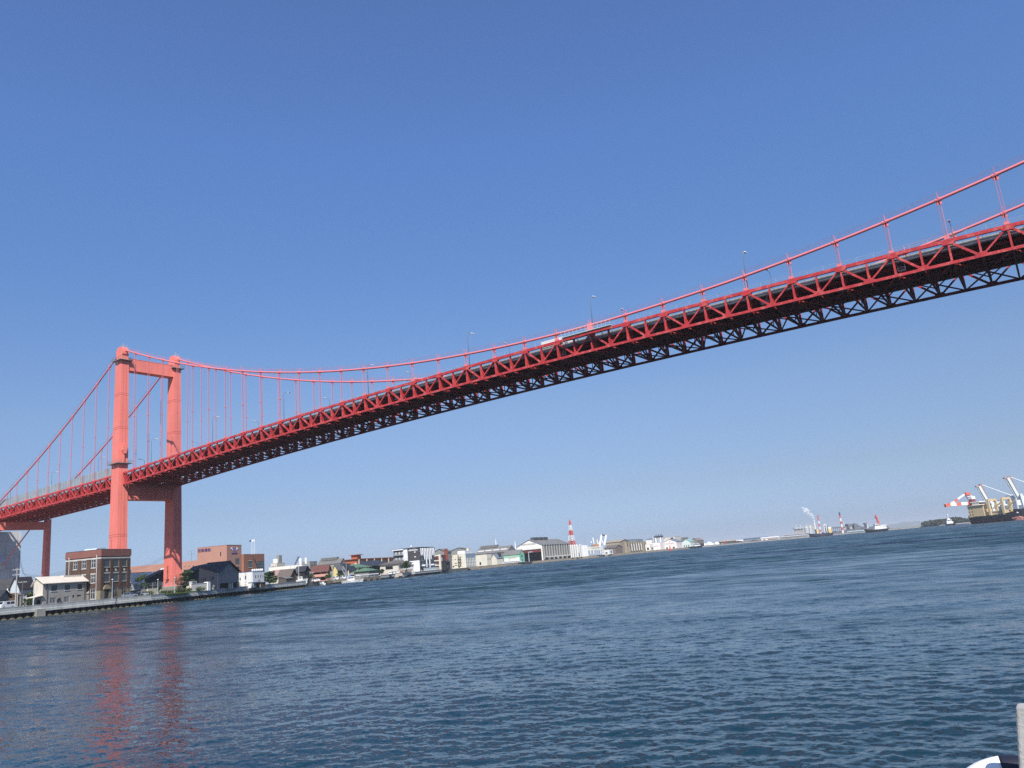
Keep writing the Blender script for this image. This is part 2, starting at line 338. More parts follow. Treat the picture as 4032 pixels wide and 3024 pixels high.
# ------------------------------------------------------------------ the near quay: parapet panels, ledge, piles on footings
def make_quay():
    t = thing('quay_wall', 'long grey concrete quay wall with dark piles and rounded footings below', 'quay wall', (-155, -5, 0))
    O = Vector((-155, -5, 0))
    segs = [(Vector((-122, -140, 0)), Vector((-155, -5, 0))), (Vector((-155, -5, 0)), Vector((-212, 102, 0)))]
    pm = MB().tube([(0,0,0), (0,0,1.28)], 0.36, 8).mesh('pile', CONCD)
    ft = MB(); n = 9; rings = []
    for z, s in ((-0.6, 1.0), (0.0, 1.0), (0.18, 0.86), (0.30, 0.6), (0.37, 0.28)):
        rings.append([(0.82*s*math.cos(a), 0.75*s*math.sin(a), z) for a in [2*math.pi*k/n for k in range(n)]])
    fm = ft.loft(rings).mesh('footing', TAN, True)
    for si, (a, b_) in enumerate(segs):
        d = (b_-a).normalized(); nn = Vector((d.y, -d.x, 0)); L = (b_-a).length; ang = math.atan2(d.y, d.x)
        if nn.dot(CAM-a) < 0: nn = -nn
        s = 1 if Vector((-d.y, d.x, 0)).dot(nn) > 0 else -1      # local +y is to the left of d
        k = int(round(L/10)); pl = L/k
        for i in range(k):
            p = a+d*(pl*i)-O
            # parapet panel (with a capping lip) in panel coordinates: x along the wall, y towards the water
            m = MB(); m.prism([(-0.45*s, 1.52), (0.10*s, 1.52), (0.10*s, 1.95), (0.0, 2.05), (0.0, 2.82), (0.05*s, 2.86), (0.05*s, 3.0), (-0.45*s, 3.0)], 'x', 0.012, pl-0.012)
            m.build('wall_panel', CONC, t, loc=p, rz=ang)
            m = MB(); x = 0.0
            while x < pl-0.1:
                m.box(x+0.14, min(x+2.0, pl)-0.06, min(-0.3*s, 0.28*s), max(-0.3*s, 0.28*s), 1.33, 1.515); x += 2.05
            m.build('ledge', CONC, t, loc=p, rz=ang)
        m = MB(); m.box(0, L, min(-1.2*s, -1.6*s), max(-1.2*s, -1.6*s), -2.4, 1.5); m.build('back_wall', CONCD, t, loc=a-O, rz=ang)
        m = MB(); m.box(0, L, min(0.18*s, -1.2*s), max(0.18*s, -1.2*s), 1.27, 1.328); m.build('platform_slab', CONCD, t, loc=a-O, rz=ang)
        k = int(L/2.05)
        for i in range(k):
            p = a+d*(2.05*(i+0.5))-O+nn*(-0.35)
            if si == 0 and i < k-28: continue
            link('pile', pm, t, p); link('footing', fm, t, p+nn*0.25, ang)
    # the plain concrete buttress between two pile rows
    q = gpos(152, 1); dr = (q-CAM); dr.z = 0; a, b_ = segs[0]; d = (b_-a).normalized()
    tt = plan_hit((152, 2405), a, d); p = a+d*tt; nn = Vector((-d.y, d.x, 0)); nn = -nn if nn.dot(CAM-a) < 0 else nn
    m = MB(); m.box(-1.2, 1.2, -1.0, 0.5, -1.5, 1.9); m.build('buttress', mat('buttress_concrete', (0.27, 0.26, 0.23), 0.9, 0.25, 0.8), t, loc=p-O, rz=math.atan2(d.y, d.x))
    # return wall at the far end
    e = segs[1][1]; d = (segs[1][1]-segs[1][0]).normalized(); inl = Vector((-d.y, d.x, 0)); inl = -inl if inl.dot(CAM-e) > 0 else inl
    m = MB(); m.box(0, 26, 0.0, 0.5, -2.4, 3.0); m.build('end_wall', CONC, t, loc=e-O, rz=math.atan2(inl.y, inl.x))
make_quay()
def pavement():
    "paved strip behind the parapet, almost level with its top"
    a = [Vector((x, y, 0)) for x, y in SHORE[1:]]; off = Vector((-26, -9, 0))
    out = [p+Vector((-.46, -.2, 0)) for p in a]; inn = [p+off for p in a]
    b = MB(); n = len(a)
    for i in range(n-1):
        q = [out[i], out[i+1], inn[i+1], inn[i]]
        b.quad(*[(p.x, p.y, 2.72) for p in q])
    for i in range(n-1): b.quad((out[i].x, out[i].y, 2.72), (out[i+1].x, out[i+1].y, 2.72), (out[i+1].x, out[i+1].y, 1.5), (out[i].x, out[i].y, 1.5))
    e0, e1 = out[-1], inn[-1]; b.quad((e0.x, e0.y, 2.72), (e1.x, e1.y, 2.72), (e1.x, e1.y, -2), (e0.x, e0.y, -2))
    tag(b.build('pavement', mat('asphalt', (.075, .075, .075), .95, .2, .3)), kind='structure')
pavement()
# ------------------------------------------------------------------ suspension bridge
PN = 367/44                      # hanger spacing; the truss has two panels between hangers
W = 19.63                        # truss planes at y = 0 and y = W
HT = 3.74                        # truss depth between chord centres
XT, XP = -183.5, -275.24         # tower and side pier
def zt(X):                       # top chord
    if X >= XT: return 48.138-4.954*(X/183.5)**2
    return 43.184-1.75*(XT-X)/91.7
def zc(X):                       # main cable
    if X >= XT: return 49.88+37.19*(X/183.5)**2
    if X >= XP:
        t = (XT-X)/(XT-XP); return 87.07-43.5*t-4*2.6*t*(1-t)
    return 43.57-(XP-X)*0.565
KMIN, KMAX = -45, 15
bridge = thing('suspension_bridge', 'vermilion red suspension bridge crossing the harbour on tall portal towers', 'bridge', (XT, 0, 2.0))
BO = Vector((XT, 0, 2.0))
def bpart(b, name, m, parent, smooth=False): return b.build(name, m, parent, smooth=smooth, loc=tuple(-BO) if parent is bridge else (0,0,0))
def sub(name):                   # a part that holds sub-parts; its local frame is the world's
    o = bpy.data.objects.new(name, None); COL.objects.link(o); o.parent = bridge; o.location = -BO; o.empty_display_size = 0.5; return o

def laced(b, p, q, yw, dep, n):
    "built-up diagonal: two side plates tied by battens with gaps"
    p, q = Vector(p), Vector(q); d = q-p; ln = d.length; d.normalize(); u = Vector((0,1,0)).cross(d).normalized()
    for s in (-1, 1):
        off = Vector((0, s*yw/2, 0)); b.bar(p+off, q+off, dep, 0.05, (0,1,0))
    for i in range(n):
        c = p+d*(ln*(i+0.5)/n); h = ln/n*0.29
        for s in (-1, 1):
            o = u*(s*(dep/2-0.02)); b.bar(c-d*h+o, c+d*h+o, yw-0.05, 0.03, u)
def truss(y, side):
    t = sub('stiffening_truss'); nk = KMAX-KMIN
    for k in range(KMIN, KMAX):
        X0, Xm, X1 = k*PN, (k+.5)*PN, (k+1)*PN
        brk = 0.0
        a0 = X0+(2.35 if abs(X0-XT) < .1 else 0); a1 = X1-(2.35 if abs(X1-XT) < .1 else 0)   # the truss frames into the tower leg
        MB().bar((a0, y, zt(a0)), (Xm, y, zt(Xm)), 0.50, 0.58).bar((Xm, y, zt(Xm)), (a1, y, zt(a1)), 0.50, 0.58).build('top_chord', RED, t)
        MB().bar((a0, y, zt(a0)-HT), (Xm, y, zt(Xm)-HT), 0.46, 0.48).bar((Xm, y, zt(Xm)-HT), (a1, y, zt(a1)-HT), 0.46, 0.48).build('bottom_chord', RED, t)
        for s, Xa in ((1, a0), (-1, a1)):
            zz = zt(Xa); b = MB()
            p = (Xa+s*0.25, y, zz-0.30); q = (Xm-s*0.30, y, zt(Xm)-HT+0.25)
            laced(b, p, q, 0.34, 0.36 if s == 1 else 0.26, 7)
            b.build('diagonal', RED, t)
        # posts: at the hanger and at mid-panel
        for Xv, w in ((X0, .30), (Xm, .30)):
            if abs(Xv-XT) < .1: Xv += 2.3
            zv = zt(Xv); b = MB()
            b.box(Xv-w/2, Xv+w/2, y-.20, y-.16, zv-HT+.24, zv-.28).box(Xv-w/2, Xv+w/2, y+.16, y+.20, zv-HT+.24, zv-.28).box(Xv-.03, Xv+.03, y-.16, y+.16, zv-HT+.24, zv-.28)
            b.build('vertical', RED, t)
        # gusset plates
        b = MB(); zz = zt(X0); g = .275
        if abs(X0-XT) > 1:
            for s in (-1, 1):
                b.prism([(X0-1.0, zz-.24), (X0-.72, zz-.66), (X0+.72, zz-.66), (X0+1.0, zz-.24), (X0+.9, zz+.26), (X0-.9, zz+.26)], 'y', y+s*g-.015, y+s*g+.015)
            b.build('gusset', RED, t)
        b = MB(); zz = zt(Xm)-HT; g = .25
        for s in (-1, 1): b.prism([(Xm-.95, zz-.22), (Xm+.95, zz-.22), (Xm+.9, zz+.22), (Xm+.6, zz+.62), (Xm-.6, zz+.62), (Xm-.9, zz+.22)], 'y', y+s*g-.014, y+s*g+.014)
        b.build('gusset', RED, t)
    return t
tag(truss(0.0, -1), 'near side stiffening truss with faded paint patches')
truss(W, 1)

# floor system: girders, sway bracing, laterals, slab, edge, stringers
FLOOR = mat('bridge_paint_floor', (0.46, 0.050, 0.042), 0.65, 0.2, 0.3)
fs = sub('floor_system')
for k2 in range(KMIN*2, KMAX*2+1):
    X = k2*PN/2
    if abs(X-XT) < 0.5: continue
    z = zt(X); main = k2 % 2 == 0
    b = MB(); b.box(X-.02, X+.02, 2.2, W-2.2, z-1.75, z-1.0).box(X-.14, X+.14, 2.2, W-2.2, z-1.79, z-1.75); b.bar((X, .25, z-1.2), (X, 2.2, z-1.3), .16, .3).bar((X, W-.25, z-1.2), (X, W-2.2, z-1.3), .16, .3)
    b.build('floor_beam', FLOOR, fs)
    for y0, s in ((.24, 1), (W-.24, -1)):       # wide end bracket plates behind each post
        b = MB(); b.prism([(y0, z-HT+.3), (y0+s*.75, z-HT+.3), (y0+s*1.0, z-2.06), (y0+s*1.0, z-1.3), (y0, z-.55)], 'x', X-.025, X+.025)
        b.prism([(y0+s*.66, z-HT+.3), (y0+s*.78, z-HT+.3), (y0+s*1.03, z-2.06), (y0+s*.91, z-2.06)], 'x', X-.12, X+.12)
        b.build('bracket', FLOOR, fs)
    b = MB(); zb = z-HT; b.bar((X, .25, zb), (X, W-.25, zb), .28, .30)
    ys = [.4, 4.9, W/2, W-4.9, W-.4]; zz = [zb+.1, z-1.8, zb+.1, z-1.8, zb+.1]
    for i in range(4): b.bar((X, ys[i], zz[i]), (X, ys[i+1], zz[i+1]), .3, .26)
    for ya, yb in ((W/2, 7.2), (W/2, W-7.2), (W-.4, W-2.6), (.4, 2.6)): b.bar((X, ya, zb+.1), (X, yb, z-1.8), .24, .22)
    if main: b.bar((X, 4.9, zb), (X, 4.9, z-1.8), .14, .14).bar((X, W-4.9, zb), (X, W-4.9, z-1.8), .14, .14)
    b.build('sway_frame', FLOOR, fs)
for k in range(KMIN, KMAX):
    X0, X1 = k*PN, (k+1)*PN; Xm = (X0+X1)/2; za, zb, zm = zt(X0)-HT-.02, zt(X1)-HT-.02, zt(Xm)-HT-.02
    b = MB(); b.bar((X0, .2, za), (Xm, W/2, zm), .22, .2).bar((Xm, W/2, zm), (X1, .2, zb), .22, .2).bar((X0, W-.2, za-.0), (Xm, W/2, zm), .22, .2).bar((Xm, W/2, zm), (X1, W-.2, zb), .22, .2)
    b.bar((X0, 4.9, za+.3), (Xm, W-4.9, zm+.3), .16, .16).bar((Xm, W-4.9, zm+.3), (X1, 4.9, zb+.3), .16, .16)
    b.build('lateral_brace', FLOOR, fs)
def ribbon(y0, y1, d0, d1, xa=KMIN*PN, xb=KMAX*PN, step=PN):
    n = max(1, int(round((xb-xa)/step))); rings = []
    for i in range(n+1):
        X = xa+(xb-xa)*i/n; z = zt(X); rings.append([(X, y0, z+d0), (X, y1, z+d0), (X, y1, z+d1), (X, y0, z+d1)])
    return MB().loft(rings)
ribbon(1.9, W-1.9, -1.0, -.62).build('deck_slab', DECKM, fs)
for y0, y1 in ((1.02, 1.85), (W-1.85, W-1.02)):            # open grating strips along both edges of the roadway
    b = MB()
    for i in range(4):
        y = y0+(y1-y0)*(i+.5)/4; r = ribbon(y-.055, y+.055, -.80, -.68); n0 = len(b.v); b.v += r.v; b.f += [tuple(q+n0 for q in f) for f in r.f]
    b.build('edge_grating', FASC, fs)
for y in (3.8, 6.2, 8.6, W-8.6, W-6.2, W-3.8): ribbon(y-.12, y+.12, -1.55, -1.004).build('stringer', FLOOR, fs)
for y, s in ((.93, 1), (W-.93, -1)):
    ribbon(min(y, y+s*.06), max(y, y+s*.06), -.98, -.34).build('edge_beam', FASC, fs)
    b = ribbon(min(y-s*.04, y+s*.5), max(y-s*.04, y+s*.5), -1.26, -1.06); b.build('kerb', mat('kerb_pale', (0.34, 0.36, 0.34), .8, .3, 1.4), fs)
# inspection walkway slung under the floor
b = ribbon(6.6, 7.5, -3.15, -3.10); 
for y in (6.6, 7.5):
    for dz in (-2.6, -2.1): b2 = ribbon(y-.02, y+.02, dz-.04, dz); n0 = len(b.v); b.v += b2.v; b.f += [tuple(i+n0 for i in f) for f in b2.f]
for i in range(int((KMAX-KMIN)*4)):
    X = KMIN*PN+i*PN/4
    for y in (6.6, 7.5): b.box(X-.02, X+.02, y-.02, y+.02, zt(X)-3.1, zt(X)-2.05)
b.build('inspection_walkway', FLOOR, fs)
for y in (11.6, 12.3): ribbon(y-.11, y+.11, -2.75, -2.53).build('service_pipe', FLOOR, fs)
# rails along the top chords
for y in (0, W):
    b = MB()
    for i in range((KMAX-KMIN)*3):
        X = KMIN*PN+i*PN/3; b.bar((X, y, zt(X)+.28), (X, y, zt(X)+1.1), .035, .035)
    for dz in (.7, 1.1):
        r = ribbon(y-.02, y+.02, dz, dz+.03); n0 = len(b.v); b.v += r.v; b.f += [tuple(i+n0 for i in f) for f in r.f]
    b.build('handrail', GALV, fs)

# main cables, bands, hangers
def cable(y):
    xs = [XT+2*i for i in range(int((KMAX*PN+6-XT)/2)+1)]
    pts = [(x, y, zc(x)) for x in xs]
    left = [(XP+(XT-XP)*i/40, y, zc(XP+(XT-XP)*i/40)) for i in range(40)]
    anch = [(x, y, zc(x)) for x in (-323, -308, -292)]
    c = bpart(MB().tube(anch+left+pts, .255, 10), 'main_cable', CABLE, bridge, True)
    b = MB()
    for s in (-.42, .42):
        for h in (.55, .85, 1.15): b.tube([(x, y+s*(.7+.3*h), zc(x)+h) for x in [q[0] for q in left[::4]+pts[::4]]], .011, 3, False)
    bpart(b, 'hand_ropes', ROPE, bridge)
    for k in range(-32, KMAX+1):
        X = k*PN
        if abs(X-XT) < 1: continue
        z = zc(X); sl = (zc(X+.5)-zc(X-.5)); d = Vector((1, 0, sl)).normalized()
        h = bpy.data.objects.new('hanger', None); COL.objects.link(h); h.parent = bridge; h.location = Vector((X, y, zt(X)))-BO; h.empty_display_size = .3
        base = Vector((X, y, zt(X)))
        b = MB(); c = Vector((X, y, z)); b.tube([c-d*.5, c+d*.5], .32, 10)
        for s in (-1, 1): b.bar(c+Vector((s*.17, 0, -.3)), c+Vector((s*.17, 0, -.85)), .10, .5)
        for s in (-1, 1): b.bar(c+Vector((0, s*.34, .1)), c+Vector((0, s*.42, 1.25)), .06, .08)
        b.v = [tuple(Vector(v)-base) for v in b.v]; b.build('cable_band', CABLE, h)
        zb = zt(X)+.26
        if z-zb > 1.4:
            b = MB()
            for sx in (-.2, .2):
                for sy in (-.22, .22): b.tube([(sx, sy, z-base.z-.35), (sx, sy, .25)], .034, 5, False)
            b.build('rope', ROPE, h)
            if z-zb > 14: MB().box(-.26, .26, -.28, .28, (z-base.z)*.45, (z-base.z)*.45+.18).build('spacer', CABLE, h)
            MB().box(-.38, .38, -.3, .3, .27, .75).build('socket', CABLE, h)
    return c
cable(0.0); cable(W)
# clamp where cable meets truss at mid-span, with the maintenance platform on it
for y in (0, W):
    b = MB().prism([(-.8, zt(0)+.27), (.8, zt(0)+.27), (.45, zc(0)+.45), (-.45, zc(0)+.45)], 'y', y-.36, y+.36); bpart(b, 'centre_clamp', CABLE, bridge)
b = MB().box(-6.2, 5.6, -1.75, -.55, zt(0)+.10, zt(0)+.24)
for X in (-6, -3, 0, 3, 5.4):
    b.bar((X, -1.7, zt(0)+.1), (X, -.28, zt(0)-1.1), .12, .12)
for i in range(13):
    X = -6.15+i*.975; b.bar((X, -1.72, zt(0)+.2), (X, -1.72, zt(0)+1.35), .045, .045)
b.box(-6.2, 5.6, -1.74, -1.70, zt(0)+1.28, zt(0)+1.34).box(-6.2, 5.6, -1.74, -1.70, zt(0)+.75, zt(0)+.79)
bpart(b, 'maintenance_platform', mat('platform_grey', (.50, .56, .55), .6, .1, 1), bridge)
for kx in (-16.2, -13, -10.1, -7, -4.1, -1.15, 1.35, 4.15, 6.95, 9.8):
    X = kx*PN+1.2; z = zt(X); b = MB()
    for dx in (-.55, .55):
        for dy in (-.4, .4): b.bar((X+dx, 2.0+dy, z-1.0), (X+dx, 2.0+dy, z-2.5), .06, .06)
    b.box(X-.6, X+.6, 1.55, 2.45, z-2.55, z-2.45)
    for dz in (-1.9, -2.2): b.box(X-.58, X+.58, 1.56, 1.60, z+dz, z+dz+.05).box(X-.58, X+.58, 2.40, 2.44, z+dz, z+dz+.05)
    bpart(b, 'inspection_cage', WFRAME, bridge)

# noise barrier along the side span
BARR = mat('noise_barrier', (.33, .38, .40), .35, .18, .4, alpha=.72)
nb = sub('noise_barrier')
x = XT-3.2; i = 0
while x > -322:
    z = zt(x)
    MB().box(x-2.02, x-.06, .74, .80, z+.3, z+3.45).build('panel', BARR, nb)
    MB().box(x-.05, x+.05, .66, .88, z-.5, z+3.5).build('post', GALV, nb)
    x -= 2.085

# ---- tower
def ring(cx, cy, l, w_, z): return [(cx-l/2, cy-w_/2, z), (cx+l/2, cy-w_/2, z), (cx+l/2, cy+w_/2, z), (cx-l/2, cy+w_/2, z)]
def tower():
    t = sub('tower'); Z0, Z1 = 3.0, 83.2
    lx = lambda z: 5.55-(5.55-3.85)*(z-Z0)/(Z1-Z0); wy = lambda z: 3.65-(3.65-2.65)*(z-Z0)/(Z1-Z0)
    for y in (0, W):
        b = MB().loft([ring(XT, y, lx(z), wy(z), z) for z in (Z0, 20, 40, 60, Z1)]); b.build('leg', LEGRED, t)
        b = MB()
        for zb in (22.5, 46.5, 58.5, 70.2):
            for dz in (0, .62): b.loft([ring(XT, y, lx(zb+dz)+.05, wy(zb+dz)+.05, zb+dz), ring(XT, y, lx(zb+dz+.09)+.05, wy(zb+dz+.09)+.05, zb+dz+.09)])
        for f in (-.18, .18):      # stiffener seams up the broad faces
            b.loft([[(XT+s*(lx(z)/2+.02*s2)*1.0, y+f*wy(z)*1.0+e, z) for s, s2, e in ((1, 0, -.03), (1, 1, -.03), (1, 1, .03), (1, 0, .03))] for z in (6, 82)])
        b.build('splice_band', mat('tower_seam', (.46, .085, .065), .6, .1, .3), t)
        # saddle housing: rounded block on the leg head
        pr = [(-1.75, 83.2)]+[(-1.95+.06*i*i*.3, 84.6+.35*i) for i in range(3)]
        prof = [(-1.8, 83.2), (-1.8, 84.3), (-2.15, 84.9), (-2.15, 85.9), (-1.75, 86.9), (-1.0, 87.55), (0, 87.75), (1.0, 87.55), (1.75, 86.9), (2.15, 85.9), (2.15, 84.9), (1.8, 84.3), (1.8, 83.2)]
        MB().prism([(XT+a, c) for a, c in prof], 'y', y-1.12, y+1.12).build('saddle_housing', LEGRED, t)
        # head platform with rails
        for zp, ex, nm in ((82.6, .95, 'head_platform'), (46.6, 1.05, 'deck_platform')):
            if zp < 60 and y > 1: continue
            b = MB(); L2, W2 = lx(zp)/2, wy(zp)/2
            for x0, x1, y0, y1 in ((-L2-ex, L2+ex, -W2-ex, -W2+.0), (-L2-ex, L2+ex, W2-.0, W2+ex), (-L2-ex, -L2, -W2, W2), (L2, L2+ex, -W2, W2)): b.box(XT+x0, XT+x1, y+y0, y+y1, zp, zp+.16)
            cs = [(-L2-ex, -W2-ex), (L2+ex, -W2-ex), (L2+ex, W2+ex), (-L2-ex, W2+ex)]
            for i in range(4):
                p, q = Vector((*cs[i], 0)), Vector((*cs[(i+1) % 4], 0)); n = 5
                for j in range(n): c = p.lerp(q, j/n); b.bar((XT+c.x, y+c.y, zp+.1), (XT+c.x, y+c.y, zp+1.2), .05, .05)
                for h in (.65, 1.2): b.bar((XT+p.x, y+p.y, zp+h), (XT+q.x, y+q.y, zp+h), .05, .05)
                m = p.lerp(q, .5); b.bar((XT+m.x*.95, y+m.y*.95, zp), (XT+m.x*.70, y+m.y*.70, zp-1.2), .14, .14)
            b.build(nm, mat('platform_green_grey', (.20, .24, .23), .6, .25, 1), t)
        b = MB()
        for i in range(7): b.bar((XT+1.0+.15*(i % 3), y-.9+.3*i, 87.2), (XT+1.1+.2*math.sin(i*2.3), y-.9+.3*i+.2*math.cos(i), 88.6+.3*math.sin(i)), .05, .05)
        b.bar((XT+1.1, y-.9, 88.1), (XT+1.1, y+.9, 88.1), .05, .05).bar((XT+1.2, y-.9, 88.6), (XT+1.0, y+.9, 88.5), .05, .05)
        b.build('beacon_frame', GALV, t)
    yi = wy(80)/2-.05
    MB().box(XT-1.55, XT+1.55, yi, W-yi, 79.45, 83.55).build('top_beam', LEGRED, t)
    MB().box(XT-1.62, XT+1.62, yi, W-yi, 83.55, 83.67).box(XT-1.62, XT+1.62, yi, W-yi, 79.33, 79.45).build('beam_flange', LEGRED, t)
    yi = wy(38)/2-.05
    MB().box(XT-2.0, XT+2.0, yi, W-yi, 34.75, 39.9).build('lower_beam', LEGRED, t)
    b = MB().box(XT-2.08, XT+2.08, yi, W-yi, 34.62, 34.75)
    for i in range(9): b.box(XT+2.0, XT+2.06, yi+1+i*1.85, yi+1.12+i*1.85, 34.75, 39.85)
    b.build('beam_flange', LEGRED, t)
    # lift housing on the near leg above the deck
    b = MB(); x0 = XT+lx(50)/2; b.box(x0, x0+1.0, -.9, .75, 51.0, 52.9); b.prism([(-.9, 51.0), (.75, 51.0), (.4, 49.9), (-.4, 49.9)], 'x', x0, x0+.95)
    b.bar((x0+.3, -.2, 50), (x0+.3, -.2, 46.8), .5, .5); b.build('lift_housing', LEGRED, t)
    # ladder cage low on the far leg
    b = MB(); yl = W-wy(7)/2-.25; b.tube([(XT, yl, 8.2), (XT, yl, 12.2)], .22, 6); b.box(XT-.8, XT+.8, yl-.7, yl+.2, 7.6, 7.75); b.build('ladder_cage', mat('rust_steel', (.30, .10, .06), .8, .3, 1), t)
    MB().box(XT-4.2, XT+4.2, -3.2, 3.2, 1.9, 5.2).build('plinth', CONC, t); MB().box(XT-4.2, XT+4.2, W-3.2, W+3.2, 1.9, 5.2).build('plinth', CONC, t)
tower()
def side_pier():
    t = sub('side_pier')
    for y in (0, W):
        MB().loft([ring(XP, y, 2.75, 2.1, 2), ring(XP, y, 2.3, 1.9, zt(XP)-HT-.3)]).build('leg', LEGRED, t)
        MB().box(XP-.9, XP+.9, y-.7, y+.7, zt(XP)+.29, zc(XP)+.5).build('cable_saddle', LEGRED, t)
    MB().box(XP-1.1, XP+1.1, .9, W-.9, 33.3, 36.2).build('cross_beam', LEGRED, t)
    MB().box(XP-1.2, XP+1.2, .9, W-.9, 36.2, 36.3).box(XP-1.2, XP+1.2, .9, W-.9, 33.2, 33.3).build('beam_flange', LEGRED, t)
side_pier()
# anchorage block that holds the cable ends
def anchorage():
    a = at(78, 2200, 1); c = gpos(80, 427); 
    X1 = -318.0; t = thing('anchorage', 'massive grey concrete anchorage block under the left end of the bridge', 'anchorage', (X1-12, W/2, 2))
    AM = mat('anchorage_concrete', (.50, .50, .50), .9, .12, .12, streak=.25, bump=.01)
    yr = W+8.4
    b = MB().prism([(-8.5, 0), (yr-W/2-W/2, 0), (yr-W/2-W/2, 34.0), (-8.5, 34.0)], 'x', -12, 12) if False else MB().box(-14, 12, -W/2-7, yr-W/2, 0, 34.2)
    b.build('block', AM, t)
    for z in (6, 12, 18, 24, 30): MB().box(12, 12.06, -W/2-6.9, yr-W/2-.1, z, z+.12).build('joint', mat('joint_dark', (.38, .38, .38), .9, .1, 1), t)
    for y in (0, W): MB().prism([(12.0, 19), (15.2, 17.5), (15.2, 20.5), (12.0, 25)], 'y', y-W/2-1.1, y-W/2+1.1).build('cable_shoe', AM, t)
    b = MB().prism([(12.1, 0), (19, 0), (19, 6), (15.5, 11.5), (12.1, 14)], 'y', -W/2-5, -W/2+2.0); b.build('stair_wing', mat('wing_concrete', (.52, .48, .42), .9, .1, .3), t)
anchorage()

# ---- lamp posts on the bridge, a truck on the roadway
LAMPM = mat('lamp_post_steel', (.16, .17, .18), .5, .1, 1, spec=.5)
LAMPH = mat('lamp_head', (.66, .68, .70), .4, .05, 1)
def bridge_lamp_meshes():
    pole = MB().tube([(0,0,-.6), (0,0,8.6), (0,.08,9.1), (0,.35,9.3), (0,1.6,9.42)], [.085,.055,.05,.045,.04], 7).mesh('pole', LAMPM, True)
    base = MB().box(-.2, .2, -.2, .2, -.6, .5).mesh('base', LAMPM)
    head = MB().prism([(1.35, 9.36), (2.35, 9.40), (2.4, 9.5), (2.2, 9.6), (1.45, 9.56)], 'x', -.2, .2).mesh('lamp_head', LAMPH)
    return pole, base, head
bp_, bb_, bh_ = bridge_lamp_meshes()
places = {-8: 'nearest the left edge', -7: 'second from the left edge', -6: 'just left of the tower', -5: 'just right of the tower',
          -4: 'fourth left of mid-span', -3: 'third left of mid-span', -2: 'second left of mid-span', -1: 'first left of mid-span', 0: 'at mid-span', 1: 'first right of mid-span', 2: 'rightmost in view'}
for n in range(-8, 3):
    X = n*4*PN
    for y, side, rz in ((1.35, 'near', 0), (W-1.35, 'far', math.pi)):
        if n == 2 and side == 'near': continue
        t = thing('street_lamp', f'grey street lamp on the {side} edge of the bridge, {places[n]}', 'street lamp', (X, y, zt(X)-.62), rz, 'street lamps along the bridge deck')
        link('pole', bp_, t); link('base', bb_, t); link('lamp_head', bh_, t)
def truck():
    X = -1.25*PN; t = thing('box_truck', 'white box truck driving over the bridge, only its roof showing above the truss', 'truck', (X, 3.4, zt(X)-.62))
    b = MB().box(-3.4, 2.2, -1.1, 1.1, .9, 2.35); b.build('cargo_box', WHITE, t)
    MB().prism([(2.25, .5), (4.1, .5), (4.1, 1.2), (3.7, 2.1), (2.25, 2.2)], 'y', -1.05, 1.05).build('cab', WHITE, t)
    MB().box(-3.4, 4.0, -.9, .9, .45, .9).build('chassis', DFRAME, t)
    for x in (-2.3, 3.1):
        for y in (-.95, .95): MB().tube([(x, y-.13, .45), (x, y+.13, .45)], .45, 12).build('wheel', BLACK, t)
    MB().prism([(3.72, 2.08), (4.09, 1.25), (4.12, 1.25), (3.75, 2.08)], 'y', -.95, .95).build('windscreen', DGLASS, t)
truck()
# ------------------------------------------------------------------ kit for buildings, cars, boats, trees
QD = Vector((-0.40, 0.9165, 0))                     # buildings on the near quay line up with it
_win = {}
def window_data(w_, h_, bars, fm, gm):
    key = (round(w_, 2), round(h_, 2), bars, fm.name, gm.name)
    if key not in _win:
        f = .06 if min(w_, h_) < 1.2 else .09; b = MB()
        b.box(0, w_, .05, .13, 0, f).box(0, w_, .05, .13, h_-f, h_).box(0, f, .05, .13, f, h_-f).box(w_-f, w_, .05, .13, f, h_-f)
        for i in range(1, bars): x = w_*i/bars; b.box(x-f*.4, x+f*.4, .06, .12, f, h_-f)
        if h_ > 1.9 and bars > 1: b.box(f, w_-f, .065, .115, h_*.62-f*.4, h_*.62+f*.4)
        fr = b.mesh('window', fm, fix=False)
        pn = MB().box(f*.5, w_-f*.5, .085, .105, f*.5, h_-f*.5).mesh('pane', gm, fix=False)
        _win[key] = (fr, pn)
    return _win[key]
def facade(b, length, h, ops, place, depth=.16, thick=True):
    "wall sheet with openings cut in it and their reveals; place(u, d, z) puts the point u along, d inwards, z up"
    us = sorted({0, length, *[o[0] for o in ops], *[o[1] for o in ops]}); zs = sorted({0, h, *[o[2] for o in ops], *[o[3] for o in ops]})
    for i in range(len(us)-1):
        for j in range(len(zs)-1):
            um, zm = (us[i]+us[i+1])/2, (zs[j]+zs[j+1])/2
            if any(o[0] < um < o[1] and o[2] < zm < o[3] for o in ops): continue
            b.quad(place(us[i], 0, zs[j]), place(us[i+1], 0, zs[j]), place(us[i+1], 0, zs[j+1]), place(us[i], 0, zs[j+1]))
    for u0_, u1_, z0, z1 in ops:
        c = [(u0_, z0), (u1_, z0), (u1_, z1), (u0_, z1)]
        for i in range(4):
            p, q = c[i], c[(i+1) % 4]; b.quad(place(p[0], 0, p[1]), place(q[0], 0, q[1]), place(q[0], depth, q[1]), place(p[0], depth, p[1]))
